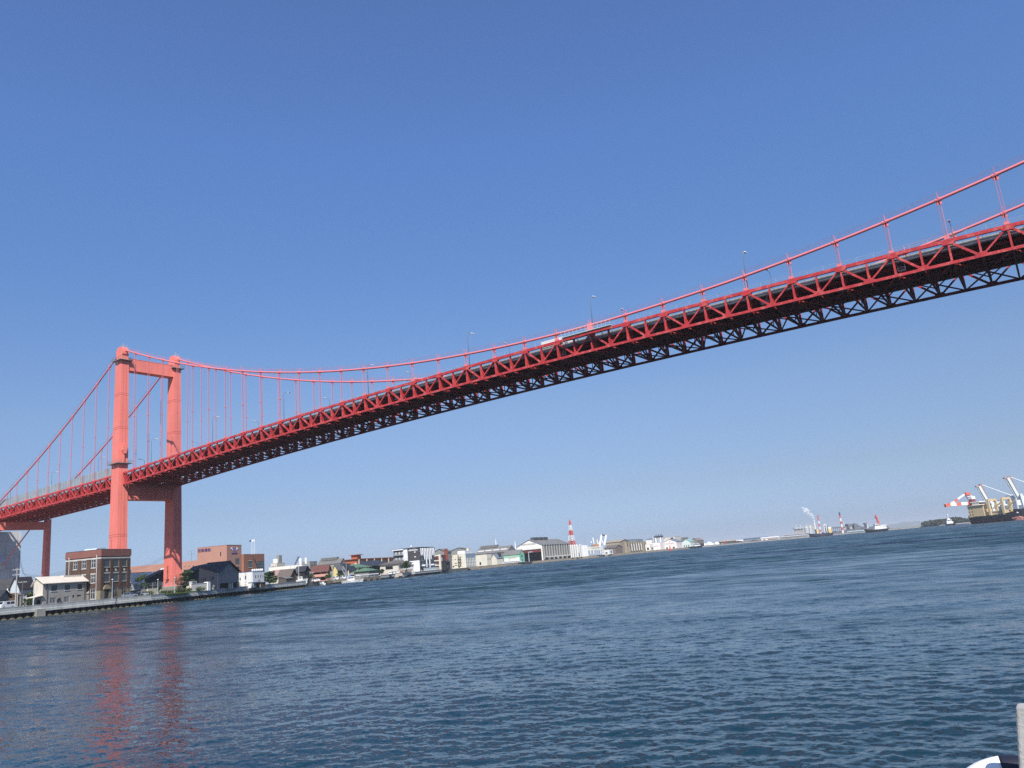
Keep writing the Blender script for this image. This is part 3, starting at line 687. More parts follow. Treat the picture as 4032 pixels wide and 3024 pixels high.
def building(name, label, L, C, R, D, wall, roof=('flat', None), wr=(), wl=(), base=2.1, cat='building', group=None, qd=None, fm=None, gm=None, bars=2, lenL=None, lenR=None, top=None, openback=False, wall_l=None):
    """a building whose corner edge stands at pixel C (its top) D metres off; the right face runs along qd as far as pixel R,
    the left face runs inland as far as pixel L. wr / wl: window rectangles as fractions (u0, u1, v0, v1), u from the corner, v from the ground."""
    qd = (qd or QD).normalized(); il = Vector((-qd.y, qd.x, 0))
    p = at(C[0], C[1], D); ztop = p.z if top is None else top
    lr = lenR or abs(plan_hit(R, p, qd)); ll = lenL or abs(plan_hit(L, p, il))
    h = ztop-base
    t = thing(name, label, cat, (p.x, p.y, base), math.atan2(qd.y, qd.x), group)
    b = MB()
    oR = [(a*lr, c*lr, d*h, e*h) for a, c, d, e in [w_[:4] for w_ in wr]]; oL = [(a*ll, c*ll, d*h, e*h) for a, c, d, e in [w_[:4] for w_ in wl]]
    facade(b, lr, h, oR, lambda u, d, z: (u, d, z)); facade(b, ll, h, oL, lambda u, d, z: (d, u, z))
    b.quad((lr, 0, 0), (lr, ll, 0), (lr, ll, h), (lr, 0, h)); b.quad((lr, ll, 0), (0, ll, 0), (0, ll, h), (lr, ll, h))
    kind = roof[0]; ov = roof[2] if len(roof) > 2 else .35
    if kind == 'flat':
        b.quad((0, 0, h-.05), (lr, 0, h-.05), (lr, ll, h-.05), (0, ll, h-.05))
        cap = MB()
        for x0, x1, y0, y1 in ((-.08, lr+.08, -.08, .25), (-.08, lr+.08, ll-.25, ll+.08), (-.08, .25, .25, ll-.25), (lr-.25, lr+.08, .25, ll-.25)): cap.box(x0, x1, y0, y1, h, h+.14)
        cap.build('coping', roof[1] or wall, t)
    else:
        rise = roof[3] if len(roof) > 3 else 2.0; th = .16; rb = MB()
        if kind == 'gx':        # ridge along the right (water) face
            f = roof[4] if len(roof) > 4 else .5; yr = ll*f
            b.quad((0, 0, h), (0, ll, h), (0, yr, h+rise)); b.quad((lr, 0, h), (lr, ll, h), (lr, yr, h+rise))
            s1, s2 = rise/yr, rise/(ll-yr)
            rb.prism([(-ov, h-ov*s1+.03), (yr, h+rise+.03), (ll+ov, h-ov*s2+.03), (ll+ov, h-ov*s2+th+.03), (yr, h+rise+th+.03), (-ov, h-ov*s1+th+.03)], 'x', -ov, lr+ov)
        elif kind == 'gy':      # ridge runs inland, gable on the water face
            f = roof[4] if len(roof) > 4 else .5; xr = lr*f
            b.quad((0, 0, h), (lr, 0, h), (xr, 0, h+rise)); b.quad((0, ll, h), (lr, ll, h), (xr, ll, h+rise))
            s1, s2 = rise/xr, rise/(lr-xr)
            rb.prism([(-ov, h-ov*s1+.03), (xr, h+rise+.03), (lr+ov, h-ov*s2+.03), (lr+ov, h-ov*s2+th+.03), (xr, h+rise+th+.03), (-ov, h-ov*s1+th+.03)], 'y', -ov, ll+ov)
        elif kind == 'hip':
            m_ = min(lr, ll)/2; e = h-.05
            c = [(-ov, -ov, e), (lr+ov, -ov, e), (lr+ov, ll+ov, e), (-ov, ll+ov, e)]
            if lr >= ll: r1, r2 = (m_, ll/2, h+rise), (lr-m_, ll/2, h+rise)
            else: r1, r2 = (lr/2, m_, h+rise), (lr/2, ll-m_, h+rise)
            if lr >= ll: rb.quad(c[0], c[1], r2, r1); rb.quad(c[1], c[2], r2); rb.quad(c[2], c[3], r1, r2); rb.quad(c[3], c[0], r1)
            else: rb.quad(c[0], c[1], r1); rb.quad(c[1], c[2], r2, r1); rb.quad(c[2], c[3], r2); rb.quad(c[3], c[0], r1, r2)
            rb.quad(*c[::-1])
            for i in range(4): p1, p2 = c[i], c[(i+1) % 4]; rb.quad(p1, p2, (p2[0], p2[1], e-.14), (p1[0], p1[1], e-.14))
        rb.build('roof', roof[1], t)
    b.build('wall', wall, t, fix=False)
    fm = fm or WFRAME; gm = gm or GLASS
    for ops, specs, side in ((oR, wr, 'r'), (oL, wl, 'l')):
        for o, sp in zip(ops, specs):
            ex = sp[4] if len(sp) > 4 else {}
            bb = ex.get('bars', bars); fr, pn = window_data(o[1]-o[0], o[3]-o[2], bb, ex.get('fm', fm), ex.get('gm', gm))
            nm = ex.get('name', 'window')
            if nm == 'opening':
                continue
            if side == 'r': wo_ = link(nm, fr, t, (o[0], 0, o[2]))
            else:
                wo_ = link(nm, fr, t, (0, o[1], o[2]), -math.pi/2)
            link('pane', pn, wo_)
            if ex.get('sill'):
                s_ = MB().box(-.12, o[1]-o[0]+.12, -.10, .05, -.16, -.002); s_.build('sill', ex['sill'], wo_)
    t['lr'], t['ll'], t['h'] = lr, ll, h
    return t
def grid(n, u0_, u1_, rows, fill=.6, **ex):
    "n evenly spread windows between u0 and u1 for each (v0, v1) in rows"
    out = []; st = (u1_-u0_)/n
    for v0, v1 in rows:
        for i in range(n): c = u0_+st*(i+.5); out.append((c-st*fill/2, c+st*fill/2, v0, v1, ex))
    return out

def car(label, loc, rz, paint, kind='car', group='vehicles parked along the shore'):
    t = thing('van' if kind == 'van' else 'parked_car', label, 'van' if kind == 'van' else 'car', loc, rz, group)
    if kind == 'van':
        prof = [(-2.2, .35), (2.2, .35), (2.25, .95), (1.95, 1.15), (1.35, 1.85), (-2.0, 1.92), (-2.2, 1.7)]
        wins = [(-1.9, -.6), (-.5, .55)]; zt0, zt1, hw = 1.12, 1.72, .82; ws = ((1.93, 1.18), (1.42, 1.80))
    else:
        prof = [(-2.1, .32), (2.1, .32), (2.15, .72), (1.95, .88), (.95, .98), (.35, 1.46), (-1.2, 1.50), (-1.95, 1.02), (-2.15, .95)]
        wins = [(-1.25, -.35), (-.27, .55)]; zt0, zt1, hw = 1.0, 1.40, .80; ws = ((.93, 1.02), (.42, 1.42))
    b = MB()
    for s, e in ((.86, 0),): b.loft([[(x, y, z) for x, z in prof] for y in (-.80, -.84, .84, .80)][1:3]) 
    b.build('body', paint, t)
    for y in (-1, 1):
        for a, c in wins: MB().prism([(a, zt0), (c, zt0), (c-.08, zt1), (a+.08, zt1)], 'y', y*.845-.008, y*.845+.008).build('window', DGLASS, t)
    (xa, za), (xb, zb) = ws
    MB().quad((xa+.02, -.74, za), (xa+.02, .74, za), (xb+.02, .68, zb), (xb+.02, -.68, zb)).build('windscreen', DGLASS, t)
    xr = min(x for x, z in prof)
    if kind == 'van': MB().box(xr-.012, xr+.1, -.7, .7, 1.15, 1.66).build('rear_window', DGLASS, t)
    else: MB().quad((-1.97, -.7, 1.06), (-1.97, .7, 1.06), (-1.26, .64, 1.47), (-1.26, -.64, 1.47)).build('rear_window', DGLASS, t)
    for x in (-1.3, 1.35):
        for y in (-.78, .78):
            w_ = MB().tube([(x, y-.1, .32), (x, y+.1, .32)], .32, 12).build('wheel', BLACK, t)
            MB().tube([(x, y*1.13-.02, .32), (x, y*1.13+.02, .32)], .19, 10).build('rim', GALV, w_)
    for y in (-.62, .62): MB().box(max(x for x, z in prof)-.06, max(x for x, z in prof)+.015, y-.16, y+.16, .62, .76).build('headlight', WHITE, t)
    return t

LEAF = mat('leaf_green', (.065, .10, .03), .7, .5, 1.2, spec=.2)
LEAFD = mat('pine_green', (.042, .075, .026), .7, .5, 1.0, spec=.2)
LEAFB = mat('shrub_green', (.055, .078, .028), .75, .45, 1.4, spec=.2)
LEAFR = mat('bare_twigs', (.20, .10, .07), .8, .3, 1.0)
BARK = mat('bark', (.11, .085, .06), .9, .3, 2)
def leaf_cloud(b, blobs, n, size, rg):
    for i in range(n):
        cx, cy, cz, rx, ry, rz = rg.choice(blobs)
        v = Vector((rg.gauss(0, 1), rg.gauss(0, 1), rg.gauss(0, 1))).normalized()*(rg.random()**.4)
        c = Vector((cx+v.x*rx, cy+v.y*ry, cz+v.z*rz))
        a = Vector((rg.gauss(0, 1), rg.gauss(0, 1), rg.gauss(0, .6))).normalized(); d = a.cross(Vector((rg.gauss(0, 1), rg.gauss(0, 1), rg.gauss(0, 1)))).normalized()
        s = size*rg.uniform(.6, 1.4); b.quad(c-a*s-d*s*.5, c+a*s-d*s*.45, c+a*s*.8+d*s*.5, c-a*s*.7+d*s*.55)
def tree(name, label, loc, h, r, leaf, seed, shape='round', n=700, size=.22, group=None, cat='tree'):
    rg = random.Random(seed); t = thing(name, label, cat, loc, 0, group)
    b = MB(); blobs = []
    tip = Vector((rg.uniform(-.3, .3), rg.uniform(-.3, .3), h*.8))
    b.tube([(0, 0, -.1), tuple(tip*.45), tuple(tip)], [h*.035+.04, h*.026+.03, .04], 7)
    k = 7 if shape == 'round' else 9
    for i in range(k):
        a = i*2.4+rg.uniform(-.4, .4); f = rg.uniform(.38, .9) if shape == 'round' else .14+.78*i/k
        rr = r*rg.uniform(.5, .8)*(1 if shape == 'round' else (1.15-.8*i/k))
        e = Vector((math.cos(a)*rr, math.sin(a)*rr, h*(f+.08))); s = tip*f
        b.tube([tuple(s), tuple(s.lerp(e, .55)+Vector((0, 0, .12))), tuple(e)], [.06, .045, .02], 5, False)
        q = r*rg.uniform(.30, .5); blobs.append((e.x*.85, e.y*.85, e.z, q*1.25, q*1.25, q*(.75 if shape == 'round' else .45)))
    b.build('trunk', BARK, t)
    blobs.append((0, 0, h*.88, r*.42, r*.42, h*.12))
    c = MB(); leaf_cloud(c, blobs, n, size, rg); c.build('crown', leaf, t, fix=False)
    return t
def bare_tree(name, label, loc, h, r, m, seed):
    rg = random.Random(seed); t = thing(name, label, 'tree', loc)
    b = MB(); tw = MB()
    for i in range(5):
        a = i*1.3; b.tube([(0, 0, -.1), (math.cos(a)*r*.2, math.sin(a)*r*.2, h*.4), (math.cos(a)*r*.6, math.sin(a)*r*.6, h*.75)], [.12, .08, .04], 5)
        for j in range(26):
            s = Vector((math.cos(a)*r*.55, math.sin(a)*r*.55, h*.65))*rg.uniform(.6, 1); e = s+Vector((rg.gauss(0, .4)*r, rg.gauss(0, .4)*r, rg.uniform(.1, .45)*h))
            tw.tube([tuple(s), tuple(e)], [.03, .012], 3, False)
    b.build('trunk', BARK, t); tw.build('crown', m, t); return t
def hedge(label, p, q, w_, h, seed, leaf=None, name='hedge'):
    rg = random.Random(seed); p, q = Vector(p), Vector(q); p.z = q.z = 2.7; d = q-p; L = d.length
    t = thing(name, label, 'hedge', p, math.atan2(d.y, d.x), 'clipped hedges on the quay')
    b = MB(); n = max(2, int(L/1.2)); bl = [(L*(i+.5)/n, 0, h*.5, L/n*.75, w_*.55, h*.48) for i in range(n)]
    leaf_cloud(b, bl, int(170*n), .14, rg); b.build('foliage', leaf or LEAFB, t, fix=False)
    s = MB()
    for i in range(n): s.tube([(L*(i+.5)/n, 0, -.1), (L*(i+.5)/n, 0, h*.6)], .03, 4)
    s.build('stem', BARK, t); return t
def quay_lamp(label, px, D, h=4.6, m=None, base=2.72):
    p = gpos(px, D, base); t = thing('street_lamp', label, 'street lamp', p, 0, 'street lamps along the quay')
    MB().tube([(0, 0, 0), (0, 0, h)], [.09, .07], 8).build('pole', m or GALV, t)
    MB().tube([(0, 0, 0), (0, 0, .5)], .14, 8).build('base', m or GALV, t)
    MB().loft([[(r*math.cos(a), r*math.sin(a), h+z) for a in [k*math.pi/4 for k in range(8)]] for r, z in ((.08, 0), (.26, .1), (.30, .22), (.06, .36))]).build('lamp_head', LAMPH, t)
    return t
def utility_pole(label, px, D, ytop, arms=2, base=2.1, m=None):
    p = gpos(px, D, base); h = at(px+ (2360-ytop)*.04, ytop, D).z-base
    t = thing('utility_pole', label, 'utility pole', p, 0, 'utility poles on the quay')
    MB().tube([(0, 0, 0), (0, 0, h)], [.19, .12], 8).build('pole', m or mat('pole_concrete', (.36, .35, .32), .9, .1, 1), t)
    for i in range(arms):
        z = h-.5-i*1.3
        MB().bar((-.75, -.75, z), (.75, .75, z), .1, .1).build('cross_arm', GALV, t)
        for s in (-.65, -.25, .25, .65): MB().tube([(s, s, z+.05), (s, s, z+.25)], .05, 6).build('insulator', WFRAME, t)
    return t
def hull_rings(L, beam, draft, free, sheer=.3, bow=.55, n=12, stern=.75):
    rings = []
    for i in range(n+1):
        t = i/n; x = -L/2+L*t
        wv = beam/2*(stern+(1-stern)*min(1, t/.3) if t < .45 else math.cos(max(0, (t-bow)/(1-bow))*math.pi/2*.985)**.8 if t > bow else 1)
        z1 = free*(1+sheer*max(0, (t-.5)/.5)**2+.15*sheer*max(0, (.3-t)/.3)**2); zb = -draft
        fl = .55+.3*(1-abs(2*t-1)) if t < .9 else .45
        rings.append([(x+(L*.05*t*t if t > .6 else 0)*1, -wv, z1), (x, -wv*fl, 0.15*z1), (x, -wv*fl*.7, zb), (x, wv*fl*.7, zb), (x, wv*fl, 0.15*z1), (x+(L*.05*t*t if t > .6 else 0), wv, z1)])
    return rings
def smooth_boat_label(): pass
# ------------------------------------------------------------------ near quay (left of the picture)
def Z(ox, oy, s): return lambda x, y: (ox+x*s, oy+y*s)
zA, zB, zC, zD = Z(0, 2250, .13562), Z(250, 2100, .22607), Z(500, 2200, .13562), Z(760, 2180, .13562)
zE, zF, zG, zH = Z(1000, 2160, .13562), Z(1280, 2140, .13562), Z(1560, 2130, .13562), Z(1840, 2100, .13562)
zO = Z(700, 2120, .16275)
BRICK = mat('brown_brick', (.105, .062, .045), .85, .22, .8, lines=('Z', .24, .14, .75), bump=.006)
BRICKR = mat('parapet_cladding', (.23, .098, .078), .75, .08, .5, lines=('Z', .42, .1, .7))
STONE = mat('tan_stone', (.26, .22, .15), .9, .2, .8, lines=('Z', .48, .09, .45), bump=.02)
CREAM = mat('cream_plaster', (.60, .54, .45), .85, .08, .3, streak=.12)
BEIGE = mat('beige_siding', (.42, .39, .34), .85, .08, .3, streak=.15, lines=('Z', 2.6, .02, .6))
CREAMROOF = mat('cream_metal_roof', (.70, .63, .53), .6, .06, .3, lines=('X', .45, .12, .82))
TILED = mat('dark_roof_tiles', (.032, .034, .042), .55, .2, .8, lines=('X', .3, .25, .6), bump=.02, spec=.5)
TILEG = mat('grey_roof_tiles', (.15, .15, .15), .6, .2, .8, lines=('X', .3, .25, .6), bump=.02)
WOODD = mat('dark_timber', (.030, .028, .028), .8, .25, .8)
WOODB = mat('brown_timber', (.13, .075, .045), .85, .25, .8, lines=('Z', .22, .15, .6))
PALEB = mat('pale_blue_siding', (.55, .60, .62), .7, .06, .3, lines=('X', .3, .1, .85))
GREYS = mat('grey_siding', (.26, .25, .24), .8, .08, .3, lines=('Z', .45, .05, .75))
TERRA = mat('terracotta_tile_cladding', (.43, .225, .17), .85, .06, .3, lines=('Z', .5, .05, .88))
TERRAB = mat('terracotta_brick', (.31, .14, .09), .85, .14, .6, lines=('Z', .3, .15, .78))
NAVY = mat('navy_sign', (.035, .03, .16), .5, .1, 1)
TERW = mat('terrace_wall_panels', (.60, .55, .42), .85, .08, .6)
CARW = mat('car_white', (.78, .78, .77), .25, .02, 1, spec=.6)
CARS = mat('car_silver', (.45, .47, .50), .3, .02, 1, spec=.6, metal=.4)
CARB = mat('car_blue_grey', (.16, .20, .26), .3, .05, 1, spec=.6)
CARD = mat('car_dark', (.02, .022, .028), .25, .05, 1, spec=.6)
SIL = dict(sill=WFRAME)

# --- three-storey brown brick office
def brick_office():
    L, C, R = zB(55, 345), zB(660, 280), zB(1165, 272)
    row = ((.07, .27), (.375, .535), (.66, .815))
    wr = [(a, c, v0, v1, dict(bars=1, fm=mat('stone_frame', (.40, .37, .31), .8, .1, 1), gm=GLASS, sill=mat('stone_sill', (.46, .44, .39), .85, .1, 1))) for v0, v1 in row[1:] for a, c in ((.10, .30), (.40, .60), (.71, .88))]
    wr += [(a, c, .07, .27, dict(bars=2, fm=mat('stone_frame', (0,0,0)), gm=DGLASS)) for a, c in ((.42, .58), (.72, .88))]
    wr += [(.13, .25, .005, .2, dict(bars=2, fm=DFRAME, gm=DGLASS, name='door'))]
    wl = [(a, c, v0, v1, dict(bars=2, fm=WFRAME, gm=GLASS, sill=mat('stone_sill', (0,0,0)))) for v0, v1 in row for a, c in ((.15, .28), (.42, .55), (.68, .80))]
    t = building('brick_office', 'three-storey dark brown brick office with red-brown parapet in front of the bridge tower', L, C, R, 262, BRICK, ('flat', DFRAME), wr, wl, base=2.15)
    lr, ll, h = t['lr'], t['ll'], t['h']
    b = MB(); e = .22                                   # metal-clad parapet band overhanging the brick
    b.box(-e, lr+e, -e, 0, h*.868, h-.02).box(-e, 0, 0, ll+e, h*.868, h-.02).box(lr, lr+e, 0, ll+e, h*.868, h-.02).box(0, lr, ll, ll+e, h*.868, h-.02); b.build('parapet_band', BRICKR, t)
    SF = mat('stone_cornice', (.52, .50, .45), .85, .12, .8)
    b = MB(); b.box(-.14, lr+.1, -.14, 0, h*.825, h*.85).box(-.14, 0, 0, ll+.1, h*.825, h*.85); b.build('cornice', SF, t)
    for i, (a, c) in enumerate(((0, .09), (.31, .39), (.61, .70), (.89, 1.0))): MB().box(a*lr, c*lr, -.16, -.001, .03*h, .822*h).build('pilaster', BRICK, t)
    for a, c in ((.0, .13), (.30, .40), (.57, .66), (.82, 1.0)): MB().box(-.16, -.001, a*ll, c*ll, .03*h, .822*h).build('pilaster', BRICK, t)
    for v in (.535, .815):
        for a, c in ((.10, .30), (.40, .60), (.71, .88)): MB().box(a*lr-.1, c*lr+.1, -.08, -.002, v*h+.004, v*h+.32).build('lintel', SF, t)
        for a, c in ((.15, .28), (.42, .55), (.68, .80)): MB().box(-.08, -.002, a*ll-.1, c*ll+.1, v*h+.004, v*h+.3).build('lintel', SF, t)
    for u in (.20, .50, .795):                       # diamond rosettes between the storeys
        MB().prism([(u*lr, .565*h), (u*lr+.45, .565*h+.45), (u*lr, .565*h+.9), (u*lr-.45, .565*h+.45)], 'y', -.1, -.003).build('rosette', SF, t)
    b = MB()
    for a, c in ((-.02, .115), (.265, .40), (.60, .70), (.90, 1.0)): b.box(a*lr, c*lr, -.26, -.162, 0, .215*h)
    b.box(-.27, -.165, -.2, .13*ll, 0, .215*h); b.build('stone_base', STONE, t)
    pts = [(.19*lr+1.5*math.cos(a), .235*h+1.25*math.sin(a)) for a in [math.pi*k/8 for k in range(9)]]
    MB().prism(pts, 'y', -.5, -.17).build('door_canopy', mat('carved_stone', (.30, .25, .15), .9, .3, 2, bump=.05), t)
    for y0, x0 in ((.10, 0), (.895, 0)):
        MB().tube([(-.3, y0*ll, 0), (-.3, y0*ll, h*.845), (-.32, y0*ll+.15, h*.9)], .09, 7).build('downpipe', WFRAME, t)
    MB().prism([(.5, h+.1), (5.2, h+.1), (4.6, h+.75), (1.2, h+.55)], 'y', ll*.2, ll*.55).build('roof_hatch', PALEB, t)
    for x, y, hh in ((.8, ll*.35, 2.6), (2.9, ll*.28, 3.0)): MB().tube([(x, y, h), (x, y, h+hh)], .03, 4).build('antenna', GALV, t)
    b = MB().tube([(lr*.68, ll*.3, h), (lr*.68, ll*.3, h+3.6)], .04, 4)
    for z in (1.2, 1.9, 2.5, 3.0, 3.4): b.bar((lr*.68-.5, ll*.3, h+z), (lr*.68+.5, ll*.3, h+z), .03, .03)
    b.build('aerial', DFRAME, t)
brick_office()

# --- beige two-storey house in front of it
def beige_house():
    L, C, R = zA(985, 290), zA(1255, 332), zB(402, 805)
    wr = [(a, c, .64, .87, dict(bars=2, fm=DFRAME, gm=DGLASS, sill=WFRAME)) for a, c in ((.18, .31), (.485, .61), (.784, .90))]
    wr += [(a, c, .13, .37, dict(bars=4, fm=WFRAME, gm=GLASS)) for a, c in ((.163, .30), (.475, .60))]+[(.67, .72, .30, .41, dict(bars=1, fm=DFRAME, gm=DGLASS)), (.775, .88, .33, .40, dict(bars=1, fm=DFRAME, gm=DGLASS))]
    t = building('beige_house', 'beige two-storey house with cream metal roof beside the brick office', L, C, R, 251, BEIGE, ('gx', CREAMROOF, .5, 1.5, .7), wr, [], base=2.15, cat='house')
    lr, ll, h = t['lr'], t['ll'], t['h']
    MB().quad((-.012, .02, 0), (-.012, ll-.02, 0), (-.012, ll-.02, h), (-.012, ll*.7, h+1.42), (-.012, .02, h+.02)).build('gable_face', CREAM, t)  # lighter cream puts the sunlit side into the colour
    MB().box(lr*.55, lr*.98, ll*.5, ll*.9, h+.5, h+1.75).build('roof_lantern', CREAMROOF, t)
    MB().prism([(-3.2, h*.42), (-.02, h*.48), (-.02, h*.48+.15), (-3.2, h*.42+.15)], 'y', -.4, ll*.8).build('porch_roof', CREAMROOF, t)
    for y in (.1, ll*.7): MB().bar((-3.0, y, 0), (-3.0, y, h*.42), .12, .12).build('porch_post', WFRAME, t)
    MB().box(-.06, 0, ll*.2, ll*.6, 0, 2.1).build('door', DFRAME, t)
    for x in (.085, .95): MB().tube([(x*lr, -.12, 0), (x*lr, -.12, h)], .08, 6).build('downpipe', mat('rust_pipe', (.12, .08, .07), .8, .2, 1), t)
    MB().box(lr+.02, lr+2.2, .1, 3, 0, h*.42).build('lean_to', CREAM, t); MB().prism([(lr-.0, h*.42), (lr+2.4, h*.42), (lr+1.2, h*.42+.6)], 'y', 0, 3.1).build('lean_to_roof', CREAMROOF, t)
    for x, z in ((.33, .2), (.36, .24)): MB().box(x*lr-.35, x*lr+.35, -.35, -.02, z*h, z*h+.6).build('air_conditioner', DFRAME, t)
beige_house()

# --- old houses at the left edge
t = building('tiled_house', 'old house with weathered grey tiled roof at the left edge of the quay', zA(-160, 560), zA(20, 575), zA(440, 520), 275, WOODB, ('gx', TILEG, .7, 3.3), [(.2, .4, .3, .6), (.6, .8, .3, .6)], base=2.15, cat='house', fm=DFRAME)
t = building('shed', 'low tiled shed with dark curved gable at the left edge', zA(-220, 720), zA(-20, 735), zA(270, 735), 250, mat('shed_wall', (.16, .17, .17), .85, .15, .6), ('gy', TILED, .6, 1.5), [(.35, .65, .25, .75, dict(bars=2, fm=WFRAME))], base=2.15, cat='shed')
t = building('timber_hut', 'weathered brown timber hut behind the concrete utility pole', zA(240, 700), zA(430, 700), zA(570, 680), 253, WOODB, ('gx', WOODB, .3, .5), [(.3, .6, .3, .7, dict(bars=1, fm=DFRAME))], base=2.15, cat='hut')
t = building('siding_house', 'pale blue-grey sided house with dark roof left of the beige house', zA(300, 620), zA(560, 455), zA(990, 415), 262, PALEB, ('gx', TILED, .4, 2.6), [(.08, .5, .02, .62, dict(bars=3, fm=WFRAME, gm=WHITE, name='shutter')), (.55, .97, .05, .62, dict(bars=3, fm=DFRAME, gm=mat('dark_red_boards', (.055, .022, .018), .85, .3, 1), name='shutter'))], base=2.15, cat='house')
t = building('white_cottage', 'small whitewashed cottage behind the van at the left edge', zA(130, 620), zA(300, 600), zA(440, 560), 266, WHITE, ('gx', TILEG, .4, 1.6), [(.55, .85, .35, .6)], base=2.15, cat='house')
car('white van parked behind the quay wall at the left edge', gpos(22, 246, 2.7), math.atan2(QD.y, QD.x)+math.pi, CARW, 'van')
utility_pole('thick concrete utility pole beside the white van at the left edge', 60, 247, 2236, 2)
utility_pole('thin wooden utility pole in front of the sided house', 85, 255, 2285, 1, m=mat('pole_wood', (.12, .10, .08), .9, .2, 1))
utility_pole('short grey post between the two utility poles at left', 67, 249, 2338, 0)
def tarp():
    t = thing('tarpaulin', 'turquoise tarpaulin heap beside the white van', 'tarpaulin', gpos(4, 252, 2.7)); b = MB(); rg = random.Random(4); rings = []
    for z, s in ((0, 1), (.8, .9), (1.7, .7), (2.4, .3)): rings.append([(1.6*s*math.cos(a)*rg.uniform(.8, 1.2), 1.3*s*math.sin(a)*rg.uniform(.8, 1.2), z) for a in [k*math.pi/5 for k in range(10)]])
    b.loft(rings).build('sheet', mat('turquoise_tarp', (.05, .42, .40), .6, .15, 1), t); MB().tube([(1.7, 0, .4), (0, 1.5, .5), (-1.7, 0, .4), (0, -1.5, .5), (1.7, 0, .4)], .03, 4).build('rope', WFRAME, t)
tarp()
hedge('leafy green hedge between the old houses and the beige house', gpos(90, 251, 2.15), gpos(126, 249, 2.15), 1.6, 2.3, 3)
tree('shrub', 'small dark shrub beside the porch of the beige house', gpos(112, 254, 2.7), 3.6, 1.6, LEAFB, 5, n=450, size=.2, cat='shrub')
quay_lamp('white lamp post left of the beige house', 131, 247, 6.2, WFRAME)
quay_lamp('grey lamp post in front of the brick office', 441, 255, 5.2)
quay_lamp('grey lamp post in front of the pale terrace wall', 621, 272, 4.4)
quay_lamp('grey lamp post in front of the bare reddish tree', 687, 276, 4.6)
quay_lamp('grey lamp post at the corner of the dark-roofed hall', 857, 297, 5.0)

# --- terrace with pale panel wall around the tower base
P0 = Vector((-174, 18, 0)); il = Vector((-QD.y, QD.x, 0))
def terrace():
    a = P0-QD*19; e = P0+QD*46
    t = thing('terrace_wall', 'pale cream panelled terrace wall at the foot of the bridge tower', 'wall', (a.x, a.y, 2.1), math.atan2(QD.y, QD.x))
    n = 26; s = 65/n
    for i in range(n): MB().box(i*s+.015, (i+1)*s-.015, 0, .25, .05, 2.78+.012*(i % 3)).build('wall_panel', TERW, t)
    MB().box(0, 65, .26, .5, .05, 2.6).build('backing', CONC, t); MB().box(0, 65, -.12, .2, 0, .28).build('plinth', CONC, t)
    g = MB().box(0, 66, .5, 70, -.5, 2.72); g = g.build('terrace', GROUND, loc=(a.x, a.y, 2.1), rz=math.atan2(QD.y, QD.x)); tag(g, kind='structure')
    f = thing('wire_fence', 'dark wire fence on the terrace behind the small trees', 'fence', (a.x-1, a.y-.5, 4.82), math.atan2(QD.y, QD.x))
    for i in range(14): MB().tube([(i*2.5, 2.5, 0), (i*2.5, 2.5, 1.9)], .05, 5).build('post', GALV, f)
    for z in (.2, 1.0, 1.85): MB().bar((0, 2.5, z), (32.5, 2.5, z), .04, .04).build('rail', GALV, f)
    b = MB()
    for i in range(90): b.bar((i*.36, 2.5, .1), (i*.36+.0, 2.5, 1.85), .012, .012, (0, 1, 0))
    b.build('mesh', GALV, f)
terrace()
TB = 4.82
building('white_block', 'white flat-roofed building behind the brick office', zC(-40, 425), zC(45, 420), zC(490, 395), 335, WHITE, ('flat', mat('rust_coping', (.16, .09, .07), .8, .2, 1)), [(.02, .22, .28, .46, dict(bars=2, fm=DFRAME, gm=DGLASS)), (.44, .69, .50, .72, dict(bars=2, fm=DFRAME, gm=DGLASS)), (.36, .66, .1, .40, dict(bars=1, fm=WFRAME, gm=GLASS))], base=TB, fm=DFRAME)
building('white_annex', 'lower white annex with two round rooftop tanks left of the far tower leg', zC(440, 400), zC(500, 395), zC(1080, 360), 352, WHITE, ('flat', None), [(.02, .38, .35, .62, dict(bars=4, fm=DFRAME, gm=DGLASS)), (.5, .7, .5, .8, dict(bars=2, fm=DFRAME))], base=TB)
for i, (x, y, r) in enumerate(((1035, 330, 1.15), (960, 335, .7))):
    p = at(*zC(x, y+30), 356); tk = thing('water_tank', ['large white rooftop water tank beside the far tower leg', 'smaller white rooftop water tank left of the large one'][i], 'tank', (p.x, p.y, p.z-1.2))
    MB().tube([(0, 0, 0), (0, 0, r*1.7), (0, 0, r*2.0)], [r, r, r*.6], 14).build('drum', WHITE, tk); MB().box(-r*.8, r*.8, -r*.8, r*.8, -.5, 0).build('stand', GALV, tk)
p = at(*zC(80, 380), 340); tk = thing('satellite_dish', 'round white satellite dish on the roof edge behind the brick office', 'dish', (p.x, p.y, p.z-.8))
MB().loft([[(.1*s-.35*s*s, .8*s*math.cos(a), 1.0+.8*s*math.sin(a)) for a in [k*math.pi/6 for k in range(12)]] for s in (.05, .6, 1.0)]).build('dish', WHITE, tk); MB().tube([(0, 0, -.4), (0, 0, 1)], .05, 5).build('mast', GALV, tk)
building('timber_house', 'dark timber house with black gabled roof left of the far tower leg', zC(520, 600), zC(620, 560), zC(1500, 520), 322, WOODD, ('gy', TILED, .6, 2.6, .5), [(.05, .25, .3, .7, dict(bars=3, fm=DFRAME)), (.3, .45, .3, .7, dict(bars=3, fm=DFRAME))], base=TB, cat='house', fm=DFRAME)
building('dark_house', 'dark gabled house between the far tower leg and the large hall', zC(1640, 560), zC(1790, 470), zC(2420, 430), 318, WOODD, ('gy', TILED, .6, 3.0, .5), [(.1, .45, .35, .62, dict(bars=3, fm=DFRAME, gm=DGLASS))], [(.3, .7, .3, .6)], base=TB, cat='house', fm=DFRAME)
